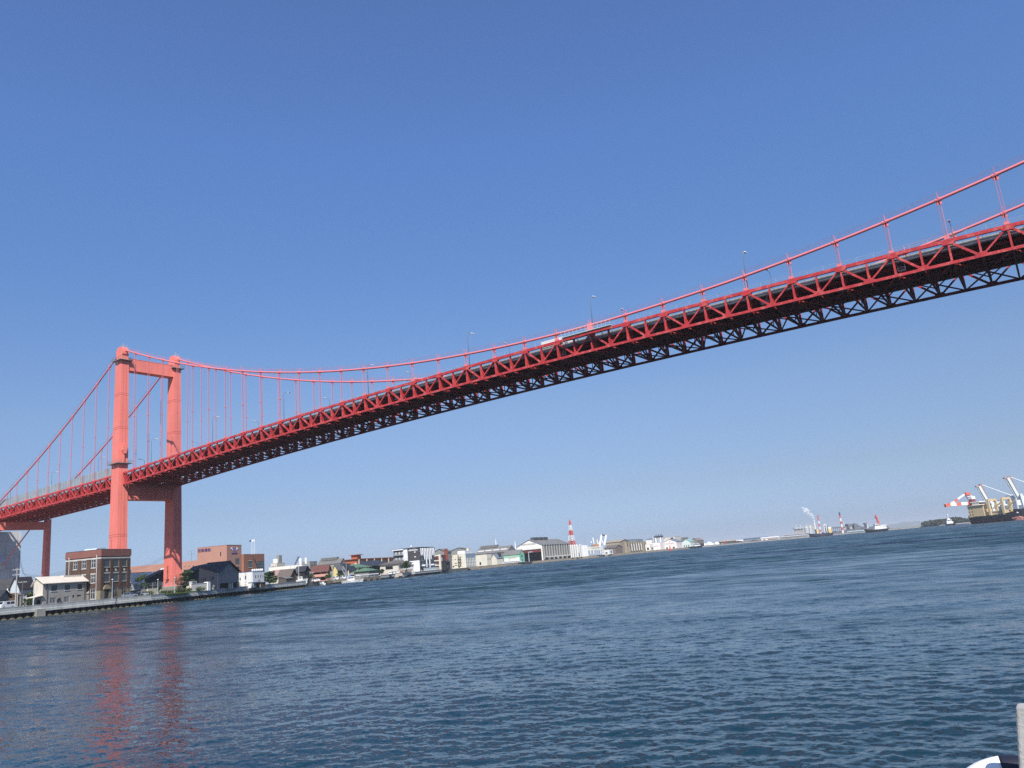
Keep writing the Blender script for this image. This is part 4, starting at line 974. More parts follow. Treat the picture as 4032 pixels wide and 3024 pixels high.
tree('small_tree', 'thin leafy tree right of the brick office, in front of the white building', gpos(554, 283, 2.75), 6.6, 2.3, LEAF, 12, n=420, size=.2)
bare_tree('bare_tree', 'reddish bare tree in front of the far tower leg', gpos(704, 290, 2.75), 6.2, 2.4, LEAFR, 4)
tree('pine_tree', 'layered green pine right of the far tower leg', gpos(735, 292, 2.75), 7.2, 3.4, LEAFD, 21, 'layers', 1100, .24)
tree('shrub', 'small clipped cone shrub beside the lamp post at the terrace wall', gpos(628, 279, 2.7), 2.6, .85, LEAFB, 31, n=380, size=.13, cat='shrub')
hedge('low clipped hedge right of the parked cars', gpos(568, 272, 2.15), gpos(601, 273, 2.15), 1.8, 1.6, 8)
hedge('low hedge at the foot of the terrace wall', gpos(634, 278, 2.15), gpos(684, 281, 2.15), 1.5, 1.3, 9)
hedge('low hedge under the bare tree and the pine', gpos(690, 279, 2.15), gpos(752, 284, 2.15), 1.6, 1.5, 10)
hedge('square hedge left of the white gatepost', gpos(772, 289, 2.15), gpos(804, 291, 2.15), 1.4, 1.6, 11)
def lawn():
    a, b_ = gpos(560, 268), gpos(760, 283); d = (b_-a)
    m = MB().box(0, d.length, -1, 9, .4, .82); o = m.build('lawn', mat('grass', (.09, .12, .03), .95, .3, .5), loc=(a.x, a.y, 2.15), rz=math.atan2(d.y, d.x)); tag(o, kind='structure')
lawn()
hd = math.atan2(.4, .9165)
car('pale blue car nearest the brick office, nose to the water', gpos(510, 268, 2.7), hd, CARB)
car('dark car between the pale blue and the silver car', gpos(533, 270, 2.7), hd, CARD)
car('silver car parked nose to the water beside the hedge', gpos(556, 271, 2.7), hd, CARS)
def monument():
    t = thing('stone_monument', 'low stone monument with dark plaque behind the hedges', 'monument', gpos(758, 289, 2.7), math.atan2(QD.y, QD.x))
    MB().prism([(-3, 0), (3, 0), (1.6, 2.2), (-1.9, 2.0)], 'y', -.5, .9).build('mound', mat('pale_stone', (.38, .35, .28), .9, .2, .6), t); MB().box(-1.5, 1.4, -.7, .3, 1.9, 3.4).build('block', CONC, t); MB().box(-.9, .9, -.76, -.701, 2.2, 3.0).build('plaque', DFRAME, t)
monument()
def gatepost():
    t = thing('garden_wall', 'bright white garden wall in front of the dark-roofed hall', 'wall', gpos(795, 292, 2.7), math.atan2(QD.y, QD.x))
    MB().box(-6, 3, 0, .4, 0, 2.5).build('wall_panel', mat('white_wall', (.70, .67, .58), .8, .06, .5), t); MB().box(3.02, 4.6, -.3, 1.2, 0, 2.9).build('pier', WHITE, t); MB().box(-6, 3, -.06, .46, 2.5, 2.6).build('coping', WHITE, t)
gatepost()

# --- large grey hall with a navy roof, gable to the water
def hall():
    L, C, R = zD(170, 430), zD(755, 550), zD(1330, 535)
    p = at(*C, 301); il_ = Vector((-QD.y, QD.x, 0)); qn = QD.normalized()
    lr = abs(plan_hit(R, p, qn)); ll = abs(plan_hit(L, p, il_)); h = p.z-2.6
    hb = h+2.9                                            # the eave climbs towards the back
    pr = p+qn*(lr*.5); rise = at(*zD(1055, 240), math.hypot(pr.x-CAM.x, pr.y-CAM.y)).z-p.z
    t = thing('gabled_hall', 'large grey hall with navy tiled roof and open undercroft on the quay', 'building', (p.x, p.y, 2.6), math.atan2(qn.y, qn.x))
    wr = [(a*lr, c*lr, .60*h, .80*h) for a, c in ((.17, .28), (.35, .47), (.54, .65), (.71, .82))]; op = (.04*lr, .92*lr, .02*h, .36*h)
    wl = [(a*ll, c*ll, .55*h, .76*h) for a, c in ((.66, .70), (.76, .80), (.86, .90))]+[(.26*ll, .38*ll, .60*h, .80*h)]
    b = MB(); facade(b, lr, h, wr+[op], lambda u, d, z: (u, d, z)); facade(b, ll, h, wl, lambda u, d, z: (d, u, z))
    b.quad((0, 0, h), (lr, 0, h), (lr/2, 0, h+rise)); b.quad((0, 0, h), (0, ll, h), (0, ll, hb)); b.quad((lr, 0, 0), (lr, ll, 0), (lr, ll, hb), (lr, 0, h))
    b.quad((0, ll, 0), (lr, ll, 0), (lr, ll, hb), (lr/2, ll, h+rise), (0, ll, hb)); b.build('wall', GREYS, t, fix=False)
    rb = MB(); o = .7; th = .22
    for sgn in (0, 1):
        xe = -o if sgn == 0 else lr+o; s1 = rise/(lr/2)*o; s2 = (h+rise-hb)/(lr/2)*o
        q = [(xe, -o, h-s1), (lr/2, -o, h+rise), (lr/2, ll+o, h+rise), (xe, ll+o, hb-s2)]
        rb.loft([[(x, y, z+.04) for x, y, z in q], [(x, y, z+th) for x, y, z in q]])
    rb.build('roof', TILED, t)
    MB().bar((lr/2, -o, h+rise+.3), (lr/2, ll+o, h+rise+.3), .5, .3).build('ridge_tiles', TILED, t)
    for o_ in wr: fr, pn = window_data(o_[1]-o_[0], o_[3]-o_[2], 2, WFRAME, GLASS); w_ = link('window', fr, t, (o_[0], 0, o_[2])); link('pane', pn, w_)
    for o_ in wl: fr, pn = window_data(o_[1]-o_[0], o_[3]-o_[2], 1, DFRAME, DGLASS); w_ = link('window', fr, t, (0, o_[1], o_[2]), -math.pi/2); link('pane', pn, w_)
    MB().box(.05*lr, .95*lr, 5.5, 5.7, 0, .4*h).build('back_wall', mat('shade_wall', (.25, .23, .19), .9, .1, 1), t)
    MB().box(.02, lr-.02, .03, ll-.02, .38*h, .38*h+.2).build('floor_slab', CONC, t)
    for u in (.58, .70): MB().box(u*lr-.35, u*lr+.35, .2, .9, 0, .36*h).build('column', CREAM, t)
    for u in (.1, .28, .45): MB().tube([(-.15, u*ll, 0), (-.15, u*ll, h*.97)], .09, 6).build('downpipe', mat('grey_pipe', (.3, .28, .26), .7, .1, 1), t)
    for i in range(4): MB().tube([(-2.0, 1+i*3.2, 0), (-2.0, 1+i*3.2, 1.3), (-2.0, 1+i*3.2, 1.8)], [.4, .55, .25], 10).build('pale_planter', TERW, t)
hall()
# --- white lime-washed small building with battlements of white pots
def white_house():
    L, C, R = zD(1330, 555), zD(1725, 525), zD(2062, 512)
    wr = [(a, c, .58, .76, dict(bars=1, fm=DFRAME, gm=DGLASS)) for a, c in ((.23, .32), (.45, .54), (.67, .76), (.88, .95))]
    wl = [(.87, .95, .52, .70, dict(bars=1, fm=DFRAME, gm=DGLASS)), (.48, .555, .56, .79, dict(bars=1, fm=DFRAME, gm=DGLASS)), (.86, .95, .02, .16, dict(bars=1, fm=DFRAME, gm=DGLASS)), (.48, .56, .03, .24, dict(bars=1, fm=WFRAME, gm=WHITE, name='door'))]
    t = building('white_house', 'small cubic white house with white pots along its roof', L, C, R, 322, WHITE, ('flat', mat('blue_coping', (.10, .16, .36), .6, .1, 1)), wr, wl, base=2.15, cat='house')
    lr, ll, h = t['lr'], t['ll'], t['h']
    for i in range(6): MB().tube([(lr*(.06+.165*i), .25, h+.14), (lr*(.06+.165*i), .25, h+.5), (lr*(.06+.165*i), .25, h+1.0)], [.3, .42, .2], 10).build('pot', WHITE, t)
    MB().box(-3.2, lr*.26, -2.2, 0, h*.29, h*.35).build('canopy', mat('blue_grey_canopy', (.10, .14, .20), .6, .1, 1), t)
    for x in (-3, lr*.24): MB().bar((x, -2.0, 0), (x, -2.0, h*.29), .12, .12).build('canopy_post', WFRAME, t)
    MB().box(lr*.3, lr*.97, -.7, -.01, 0, h*.28).build('timber_screen', WOODB, t); MB().box(lr*.28, lr*.99, -.9, -.01, h*.28, h*.31).build('screen_cap', TAN, t)
    MB().tube([(-.1, .5, 0), (-.1, .5, h)], .07, 6).build('downpipe', GALV, t)
    MB().tube([(lr*.55+.5*math.cos(a), -.05, h*.37+.7*math.sin(a)) for a in [math.pi*k/8 for k in range(9)]], .06, 5).build('arch_ornament', DFRAME, t)
white_house()
# --- terracotta office with sign and logo
def text_on(parent, body, m, mw, size, name='sign_lettering', sx=1.0):
    c = bpy.data.curves.new(name, 'FONT'); c.body = body; c.size = size; c.extrude = .05; c.align_x = 'CENTER'; c.align_y = 'CENTER'; c.materials.append(m); c.resolution_u = 3
    o = bpy.data.objects.new('tmp', c); COL.objects.link(o); bpy.context.view_layer.update()
    me = bpy.data.meshes.new_from_object(o.evaluated_get(bpy.context.evaluated_depsgraph_get())); bpy.data.objects.remove(o); me.name = name
    o = link(name, me, parent); o.matrix_local = mw @ Matrix.Diagonal((sx, 1, 1, 1)); return o
def on_left(x, y, z): return Matrix(((0, 0, -1, x), (-1, 0, 0, y), (0, 1, 0, z), (0, 0, 0, 1)))
def on_right(x, y, z): return Matrix(((1, 0, 0, x), (0, 0, -1, y), (0, 1, 0, z), (0, 0, 0, 1)))
def office():
    L, C, R = zO(470, 275), zO(1185, 160), zO(1540, 145)
    t = building('terracotta_office', 'terracotta clad office block with navy lettering and white winged logo', L, C, R, 402, TERRA, ('flat', None),
                 [(.56, .86, .555, .69, dict(bars=2, fm=DFRAME, gm=GREENGL)), (.58, .84, .36, .50, dict(bars=2, fm=DFRAME, gm=DGLASS))], [(.19, .226, .76, .86, dict(bars=1, fm=DFRAME, gm=DGLASS))], base=2.15)
    lr, ll, h = t['lr'], t['ll'], t['h']
    zl = at(*zO(130, 555), 410).z-2.15
    b = MB(); fl = 40.0; rx = lr*.9
    ops = [(2+i*6.6, 7.2+i*6.6, zl*.62, zl*.74) for i in range(5)]
    facade(b, fl, zl, ops, lambda u, d, z: (.001+d, ll+u, z)); b.quad((0, ll, zl), (rx, ll, zl), (rx, ll+fl, zl), (0, ll+fl, zl)); b.quad((0, ll+fl, 0), (rx, ll+fl, 0), (rx, ll+fl, zl), (0, ll+fl, zl)); b.build('low_wing', TERRA, t, fix=False)
    for o in ops:
        fr, pn = window_data(o[1]-o[0], o[3]-o[2], 3, DFRAME, DGLASS); w_ = link('window', fr, t, (0, ll+o[1], o[2]), -math.pi/2); link('pane', pn, w_)
    zr = at(*zO(1545, 378), 410).z-2.15; wr_ = abs(plan_hit(zO(2040, 355), at(*C, 402), QD.normalized()))-lr
    b = MB(); ops = [(wr_*.20, wr_*.40, zr*.60, zr*.78), (wr_*.63, wr_*.995, zr*.28, zr*.78)]
    facade(b, wr_, zr, ops, lambda u, d, z: (lr+u, -1.2+d, z)); b.quad((lr, -1.2, 0), (lr, ll, 0), (lr, ll, zr), (lr, -1.2, zr)); b.quad((lr+wr_, -1.2, 0), (lr+wr_, ll, 0), (lr+wr_, ll, zr), (lr+wr_, -1.2, zr)); b.quad((lr, -1.2, zr), (lr+wr_, -1.2, zr), (lr+wr_, ll, zr), (lr, ll, zr)); b.build('side_wing', TERRAB, t, fix=False)
    for o, bars, gm in ((ops[0], 2, GREENGL), (ops[1], 3, GREENGL)):
        fr, pn = window_data(o[1]-o[0], o[3]-o[2], bars, DFRAME, gm); w_ = link('window', fr, t, (lr+o[0], -1.2, o[2])); link('pane', pn, w_)
    b = MB()
    for i in range(1, 5): z = ops[1][2]+(ops[1][3]-ops[1][2])*i/5; b.box(lr+ops[1][0], lr+ops[1][1], -1.16, -1.04, z-.08, z+.08)
    b.build('glazing_bars', DFRAME, t)
    for v in (.79, .585): MB().box(lr+ops[0][0]-.2, lr+ops[0][1]+.2, -1.32, -1.201, v*zr, v*zr+.25).build('lintel', mat('pale_lintel', (.5, .42, .36), .8, .1, 1), t)
    text_on(t, '若築建設', NAVY, on_left(-.06, ll*.757, h*.925), 1.75, sx=1.0)
    lx_, lz = lr*.51, h*.90
    for s in (-1, 1):
        MB().prism([(lx_+s*.75, lz-.75), (lx_+s*2.9, lz+.15), (lx_+s*3.5, lz+.45), (lx_+s*2.9, lz+.8), (lx_+s*1.7, lz+1.25), (lx_+s*2.0, lz+.75), (lx_+s*1.5, lz+.15)], 'y', -.12, -.004).build('logo_wing', WHITE, t)
        MB().prism([(lx_+s*.08, lz-.9), (lx_+s*.9, lz-.2), (lx_+s*1.6, lz+.55), (lx_+s*.9, lz+.65), (lx_+s*.08, lz+.15)], 'y', -.16, -.124).build('logo_emblem', mat('logo_blue', (.12, .16, .55), .5, .1, 1), t)
    text_on(t, 'WAKACHIKU', NAVY, on_right(lx_, -.06, lz-1.9), 1.0, sx=.85)
    for i in range(13):
        y = ll*.55+i*(ll*.45+22)/13*1.0; MB().box(-.45, -.002, y-.2, y+.2, h*.56 if y < ll else zl*.86, (h*.56 if y < ll else zl*.86)+.3).build('wall_lamp', mat('lamp_pale', (.6, .42, .34), .6, .1, 1), t)
    for i, u in enumerate((.58, .68, .745)):
        p = at(*zO(1780+i*40, 345), 412); f = thing('flagpole', ['white flagpole with dark blue flag on the terracotta office roof', 'white flagpole with white flag, middle of the three on the office roof', 'white flagpole with white flag, rightmost of the three on the office roof'][i], 'flagpole', (p.x, p.y, zr+2.2), 0, 'flagpoles on the office roof')
        MB().tube([(0, 0, -.5), (0, 0, 6.8)], [.09, .05], 6).build('pole', WHITE, f)
        fb = MB(); rg = [[(-.05-j*.22, .12*math.sin(j*1.1+i), 6.7-.06*j-(1.15-.05*j)*k) for k in (0, 1)] for j in range(8)]
        for j in range(7): fb.quad(rg[j][0], rg[j+1][0], rg[j+1][1], rg[j][1])
        fb.build('flag', mat('flag_navy', (.05, .09, .25), .8, .1, 1) if i == 0 else WHITE, f)
    p = at(*zO(330, 520), 416); a = thing('tv_aerial', 'thin television aerial on the low wing of the terracotta office', 'aerial', (p.x, p.y, zl+2.1))
    b = MB().tube([(0, 0, -.2), (0, 0, 5)], .045, 5)
    b.build('mast', DFRAME, a); b = MB()
    for z in (3.4, 4.9):
        b.bar((-1.5, -.9, z), (1.5, .9, z), .05, .05)
        for j in range(-3, 4): b.bar((j*.45-.25, j*.27+.4, z), (j*.45+.25, j*.27-.4, z), .03, .03)
    b.build('array', DFRAME, a)
office()
tree('pine_tree', 'rounded dark pine beside the small white house', gpos(1062, 336, 2.7), 5.2, 3.4, LEAFD, 41, 'layers', 1300, .28)

# overhead wires between the poles and roofs
def wire(label, p, q, sag):
    t = thing('overhead_wire', label, 'wire', p); p, q = Vector(p), Vector(q)
    for j in range(3): MB().tube([tuple(p.lerp(q, i/10)-p+Vector((.2*j, .2*j, -4*sag*(i/10)*(1-i/10)-.35*j))) for i in range(11)], .022, 4).build('strand', DFRAME, t)
wire('thin wires from the concrete utility pole to the wooden pole', gpos(60, 247, 16.5), gpos(85, 255, 11.5), .6)
wire('thin wires from the wooden pole over the beige house', gpos(85, 255, 11.5), gpos(262, 275, 12.5), 1.0)
wire('thin wires sloping up to the far tower leg behind the white building', gpos(520, 330, 13.0), gpos(650, 318, 16.5), .6)
# ------------------------------------------------------------------ the row of houses and the hotel (centre left)
Q2 = Vector((-.35, .937, 0))
PINK = mat('pink_plaster', (.58, .30, .23), .85, .08, .4)
YEL = mat('yellow_plaster', (.62, .52, .22), .85, .06, .4)
GRNROOF = mat('green_metal_roof', (.10, .19, .11), .6, .1, .5, lines=('X', .4, .15, .8))
REDROOF = mat('dark_red_tiles', (.15, .060, .050), .7, .15, .8, lines=('X', .3, .25, .65))
BRNROOF = mat('brown_grey_tiles', (.14, .115, .10), .7, .15, .8, lines=('X', .3, .25, .65))
ORANGE = mat('orange_timber', (.40, .115, .05), .8, .12, .5)
GREYC = mat('mid_grey_concrete', (.24, .235, .22), .9, .15, .3, streak=.2)
GREYR = mat('weathered_grey_roof', (.17, .165, .155), .85, .2, .15, lines=('Y', .9, .08, .75))
REDB = mat('red_brick', (.20, .055, .045), .85, .15, .6, lines=('Z', .26, .14, .75))
IVORY = mat('ivory_plaster', (.66, .62, .50), .85, .05, .3, streak=.1)
HOTELW = mat('hotel_white', (.72, .73, .76), .6, .04, .3)
HOTELD = mat('hotel_charcoal', (.060, .056, .058), .7, .1, .5)
def B2(name, label, L, C, R, D, wall, roof=('flat', None), wr=(), wl=(), **k):
    k.setdefault('qd', Q2); return building(name, label, L, C, R, D, wall, roof, wr, wl, **k)
DW = dict(fm=DFRAME, gm=DGLASS)

B2('white_warehouse', 'long plain white warehouse behind the houses right of the terracotta office', zE(430, 565), zE(1392, 465), zE(1575, 470), 478, mat('warehouse_white', (.74, .71, .62), .7, .05, .2), ('flat', None), [(.2, .4, .2, .9, DW), (.55, .65, .1, .9, dict(bars=1, fm=DFRAME, gm=GREYC))], [(.34, .345, .3, .9, dict(bars=1, **DW))])
t = B2('tank_roof_office', 'beige flat-roofed office with rooftop water tank above the white warehouse', zE(485, 430), zE(660, 425), zE(905, 405), 530, CREAM, ('flat', None), grid(5, .05, .95, ((.5, .62), (.75, .88)), .5, bars=2, **DW), grid(3, .1, .9, ((.55, .66), (.78, .88)), .5, bars=2, **DW))
lr, ll, h = t['lr'], t['ll'], t['h']
MB().tube([(1.5, ll*.4, h), (1.5, ll*.4, h+2.4), (1.5, ll*.4, h+2.7)], [1.7, 1.7, 1.2], 14).build('water_tank', WHITE, t); MB().box(lr*.45, lr*.8, 1, ll*.7, h, h+5.0).build('stair_tower', GREYC, t)
p = at(*zE(985, 490), 520); t = thing('crane_boom', 'slanting dark crane boom rising behind the white warehouse', 'crane', (p.x, p.y, 2.1))
zz = p.z-2.1; b = MB()
for s in (-.4, .4): b.bar((0, s, 2.4), (5.0, 4.5+s, zz+5.0), .3, .3)
for i in range(10): f = i/10; f2 = (i+1)/10; b.bar((5.0*f, 4.5*f-.4, 2.4+(zz+2.6)*f), (5.0*f2, 4.5*f2+.4, 2.4+(zz+2.6)*f2), .1, .1)
b.build('boom', DFRAME, t); MB().box(-2, 2, -1.6, 1.6, .5, 3).build('cab', DFRAME, t); MB().box(-2.6, 2.6, -2, 2, 0, .6).build('tracks', BLACK, t)
t = B2('concrete_works', 'grey concrete works building with round white tanks behind the tall utility pole', zE(1400, 470), zE(1625, 380), zE(1830, 440), 505, GREYC, ('flat', None), grid(2, .1, .9, ((.4, .6), (.7, .85)), .4, bars=2, **DW), grid(2, .1, .9, ((.5, .7),), .3, bars=1, **DW))
for i, (dx, r) in enumerate(((.2, .7), (.8, .9))): MB().tube([(dx*4-1, t['ll']*.5+i*5, t['h']-1), (dx*4-1, t['ll']*.5+i*5, t['h']+2.0), (dx*4-1, t['ll']*.5+i*5, t['h']+2.6)], [r, r, r*.4], 12).build('tank', WHITE, t)
t = B2('long_warehouse', 'long weathered grey warehouse roof behind the pink and yellow houses', zE(1850, 440), zF(440, 560), zF(600, 560), 610, GREYC, ('gy', GREYR, .5, 3.2), base=2.1)
MB().box(t['lr']*.3, t['lr']*.7, 4, t['ll']*.93, t['h']+2.6, t['h']+4.6).build('roof_monitor', GREYR, t)

# houses between the quay end and the little harbour
t = B2('pink_roof_house', 'beige house with faded pink roof behind the dark pine', zE(455, 720), zE(712, 760), zE(930, 700), 402, CREAM, ('gy', mat('faded_pink_roof', (.34, .21, .19), .8, .1, .5), .5, 2.2), [(.1, .5, .3, .5, DW)], [(.12, .62, .46, .68, dict(bars=2, **DW))], cat='house')
t = B2('gable_house', 'brown timber house with broad tiled gable near the end of the quay', zE(715, 785), zE(1050, 760), zE(1215, 690), 396, WOODB, ('gy', BRNROOF, .8, 2.6), [(.2, .8, .3, .7, DW)], [(.62, .86, .45, .70, dict(bars=3, **DW)), (.05, .12, .2, .8, dict(bars=1, **DW))], cat='house', wall_l=None)
MB().quad((-.02, .1, .3), (-.02, t['ll']*.95, .3), (-.02, t['ll']*.95, t['h']*.93), (-.02, .1, t['h']*.93)) and None
B2('charcoal_house', 'charcoal tiled house between the boat masts and the tall utility pole', zE(1190, 700), zE(1460, 640), zE(1610, 600), 418, WOODD, ('gy', TILED, .6, 2.2), [(.3, .7, .3, .6, DW)], [(.1, .35, .3, .7, dict(bars=2, **DW)), (.5, .8, .3, .7, dict(bars=2, **DW))], cat='house')
B2('low_shed', 'low grey shed at the foot of the brown gabled house', zE(715, 920), zE(930, 870), zE(1120, 850), 388, mat('shed_brown', (.10, .085, .075), .85, .15, .6), ('gx', GREYR, .3, .7), [(.3, .6, .2, .7, DW)], [], cat='shed')
tree('shrub', 'overgrown bush at the foot of the tall utility pole', gpos(1222, 440, 2.15), 4.0, 2.2, LEAF, 51, n=420, size=.3, cat='shrub')
utility_pole('tall concrete utility pole at the far end of the quay', 1214, 436, 2206, 2)
utility_pole('slim pole in front of the pink house', 1231, 446, 2250, 1)
utility_pole('slim pole between the pink and the yellow house', 1311, 450, 2222, 1)

def balcony(t, w, side, u0_, u1_, v, m, dp=1.2, hh=1.1, rail=False):
    lr, ll, h = t['lr'], t['ll'], t['h']
    if side == 'r': x0, x1 = u0_*lr, u1_*lr; b = MB().box(x0, x1, -dp, -.01, v*h-.18, v*h).box(x0, x1, -dp, -dp+.12, v*h, v*h+hh)
    else: y0, y1 = u0_*ll, u1_*ll; b = MB().box(-dp, -.01, y0, y1, v*h-.18, v*h).box(-dp, -dp+.12, y0, y1, v*h, v*h+hh)
    b.build('balcony', m, t)
t = B2('pink_house', 'house with pink balcony walls and dark red roof by the small harbour', zE(1700, 640), zE(2130, 600), zE(2210, 590), 462, PINK, ('gy', REDROOF, .9, 2.4), [(.2, .8, .5, .8, DW)], [(.08, .4, .55, .85, dict(bars=3, **DW)), (.5, .9, .55, .85, dict(bars=3, **DW)), (.15, .45, .06, .4, dict(bars=2, **DW)), (.6, .85, .06, .4, dict(bars=2, **DW))], cat='house')
balcony(t, 0, 'l', 0, 1.0, .42, PINK, 1.6, 1.2)
t = B2('yellow_house', 'narrow yellow-walled house with grey roof by the small harbour', zF(235, 745), zF(358, 740), zF(500, 700), 462, YEL, ('gx', TILEG, .6, 2.2), [(.2, .5, .5, .8, DW), (.6, .9, .1, .4, DW)], [(.3, .7, .02, .2, dict(bars=2, **DW))], cat='house')
MB().box(.02, t['lr'], -.05, -.005, 0, t['h']*.98).build('side_cladding', mat('dark_green_cladding', (.06, .075, .05), .8, .15, .5), t)
t = B2('slate_house', 'grey slate-roofed house right of the yellow house', zF(470, 720), zF(590, 690), zF(720, 660), 470, mat('grey_plaster', (.22, .23, .25), .85, .08, .4), ('gx', TILED, .6, 2.0), [(.2, .8, .5, .8, DW)], [(.2, .5, .55, .8, DW)], cat='house')
t = B2('balcony_house', 'low house with white balcony beneath the moored boat mast', zF(610, 760), zF(690, 755), zF(880, 735), 472, CREAM, ('gx', TILED, .6, 1.8), [(.1, .4, .5, .85, DW), (.55, .9, .5, .85, DW), (.1, .4, .05, .4, dict(bars=2, fm=DFRAME, gm=mat('rust_wall', (.16, .07, .05), .8, .2, 1)))], [], cat='house')
balcony(t, 0, 'r', 0, 1, .42, WHITE)
t = B2('green_roof_house', 'two-storey white house with large green hipped roof', zF(900, 690), zF(945, 690), zF(1290, 650), 482, IVORY, ('hip', GRNROOF, 1.2, 2.1), [(.1, .28, .55, .88, dict(bars=2, **DW)), (.4, .6, .55, .88, dict(bars=2, **DW)), (.7, .9, .55, .88, dict(bars=2, **DW)), (.2, .5, .05, .38, DW)], [], cat='house', lenL=11)
balcony(t, 0, 'r', -.05, .75, .42, IVORY)
t = B2('green_roof_cottage', 'smaller green-roofed cottage in front of the two-storey green-roofed house', zF(1230, 790), zF(1262, 785), zF(1500, 765), 466, mat('cottage_grey', (.20, .20, .18), .85, .1, .5), ('hip', GRNROOF, .9, 1.7), [(.1, .4, .2, .8, dict(bars=3, **DW)), (.55, .85, .2, .8, DW)], [], cat='house', lenL=9)
t = B2('black_roof_house', 'big dark house with black hipped roof right of the green roofs', zF(1360, 620), zF(1420, 640), zF(1965, 600), 500, mat('dark_house_wall', (.035, .036, .042), .8, .2, .5), ('hip', TILED, 1.0, 3.4), grid(4, .05, .95, ((.08, .35), (.5, .82)), .55, bars=3, **DW), [], cat='house', lenL=15)
t = B2('brown_roof_house', 'cream house with brown-grey roof left of the hotel', zF(1920, 560), zG(60, 650), zG(450, 615), 488, CREAM, ('hip', BRNROOF, 1.0, 2.0), grid(3, .05, .95, ((.5, .85),), .55, bars=3, **DW)+[(.1, .3, .03, .3, dict(bars=1, fm=DFRAME, gm=mat('red_door', (.3, .06, .04), .7, .1, 1), name='door')), (.5, .7, .05, .35, DW)], [(.3, .7, .5, .8, DW)], cat='house', lenL=12)
balcony(t, 0, 'r', .4, 1.0, .40, WHITE)
tree('tree', 'round dark green tree in front of the brown-roofed house', gpos(1601, 478, 2.15), 6.6, 2.9, LEAF, 61, n=700, size=.34)
tree('shrub', 'dark bush at the harbour edge below the pink house', gpos(1290, 455, 2.15), 3.2, 2.3, LEAF, 62, n=400, size=.3, cat='shrub')
tree('shrub', 'dark bush behind the two white vans on the pier', gpos(1340, 462, 2.15), 3.0, 2.0, LEAF, 63, n=400, size=.3, cat='shrub')
tree('shrub', 'dark clipped bush right of the white shed roof on the seawall', gpos(1503, 468, 2.15), 3.2, 1.8, LEAFB, 64, n=400, size=.3, cat='shrub')

# orange timber restaurant with a lantern roof and long gallery
t = B2('orange_gallery', 'orange timber building with flat red eaves and a long upper gallery behind the green roofs', zF(590, 500), zF(935, 460), zF(1990, 400), 560, ORANGE, ('flat', ORANGE), grid(5, .02, .98, ((.60, .9),), .86, bars=4, fm=mat('post_cream', (.5, .44, .36), .8, .1, 1), gm=GLASS), [(.08, .25, .55, .8, dict(bars=2, gm=WHITE)), (.55, .8, .55, .8, dict(bars=2, **DW))])
lr, ll, h = t['lr'], t['ll'], t['h']
EAV = mat('red_eaves', (.30, .09, .06), .7, .1, .5)
MB().box(-1.2, lr+1, -1.3, ll+1.2, h+.16, h+.4).build('eaves', EAV, t)
MB().box(2, 8, 1, 5.5, h+.4, h+3.0).build('roof_lantern', ORANGE, t); MB().box(.8, 9.5, -.2, 6.5, h+3.0, h+3.35).build('lantern_roof', EAV, t)
for i in range(6): MB().box(lr*i/5-.35, lr*i/5+.35, -1.6, -.9, 0, h).build('gallery_post', mat('post_cream', (0,0,0)), t)
MB().box(0, lr, -1.5, -1.35, h*.5, h*.5+1.1).build('gallery_rail', mat('rail_red', (.20, .08, .06), .8, .2, 1), t)

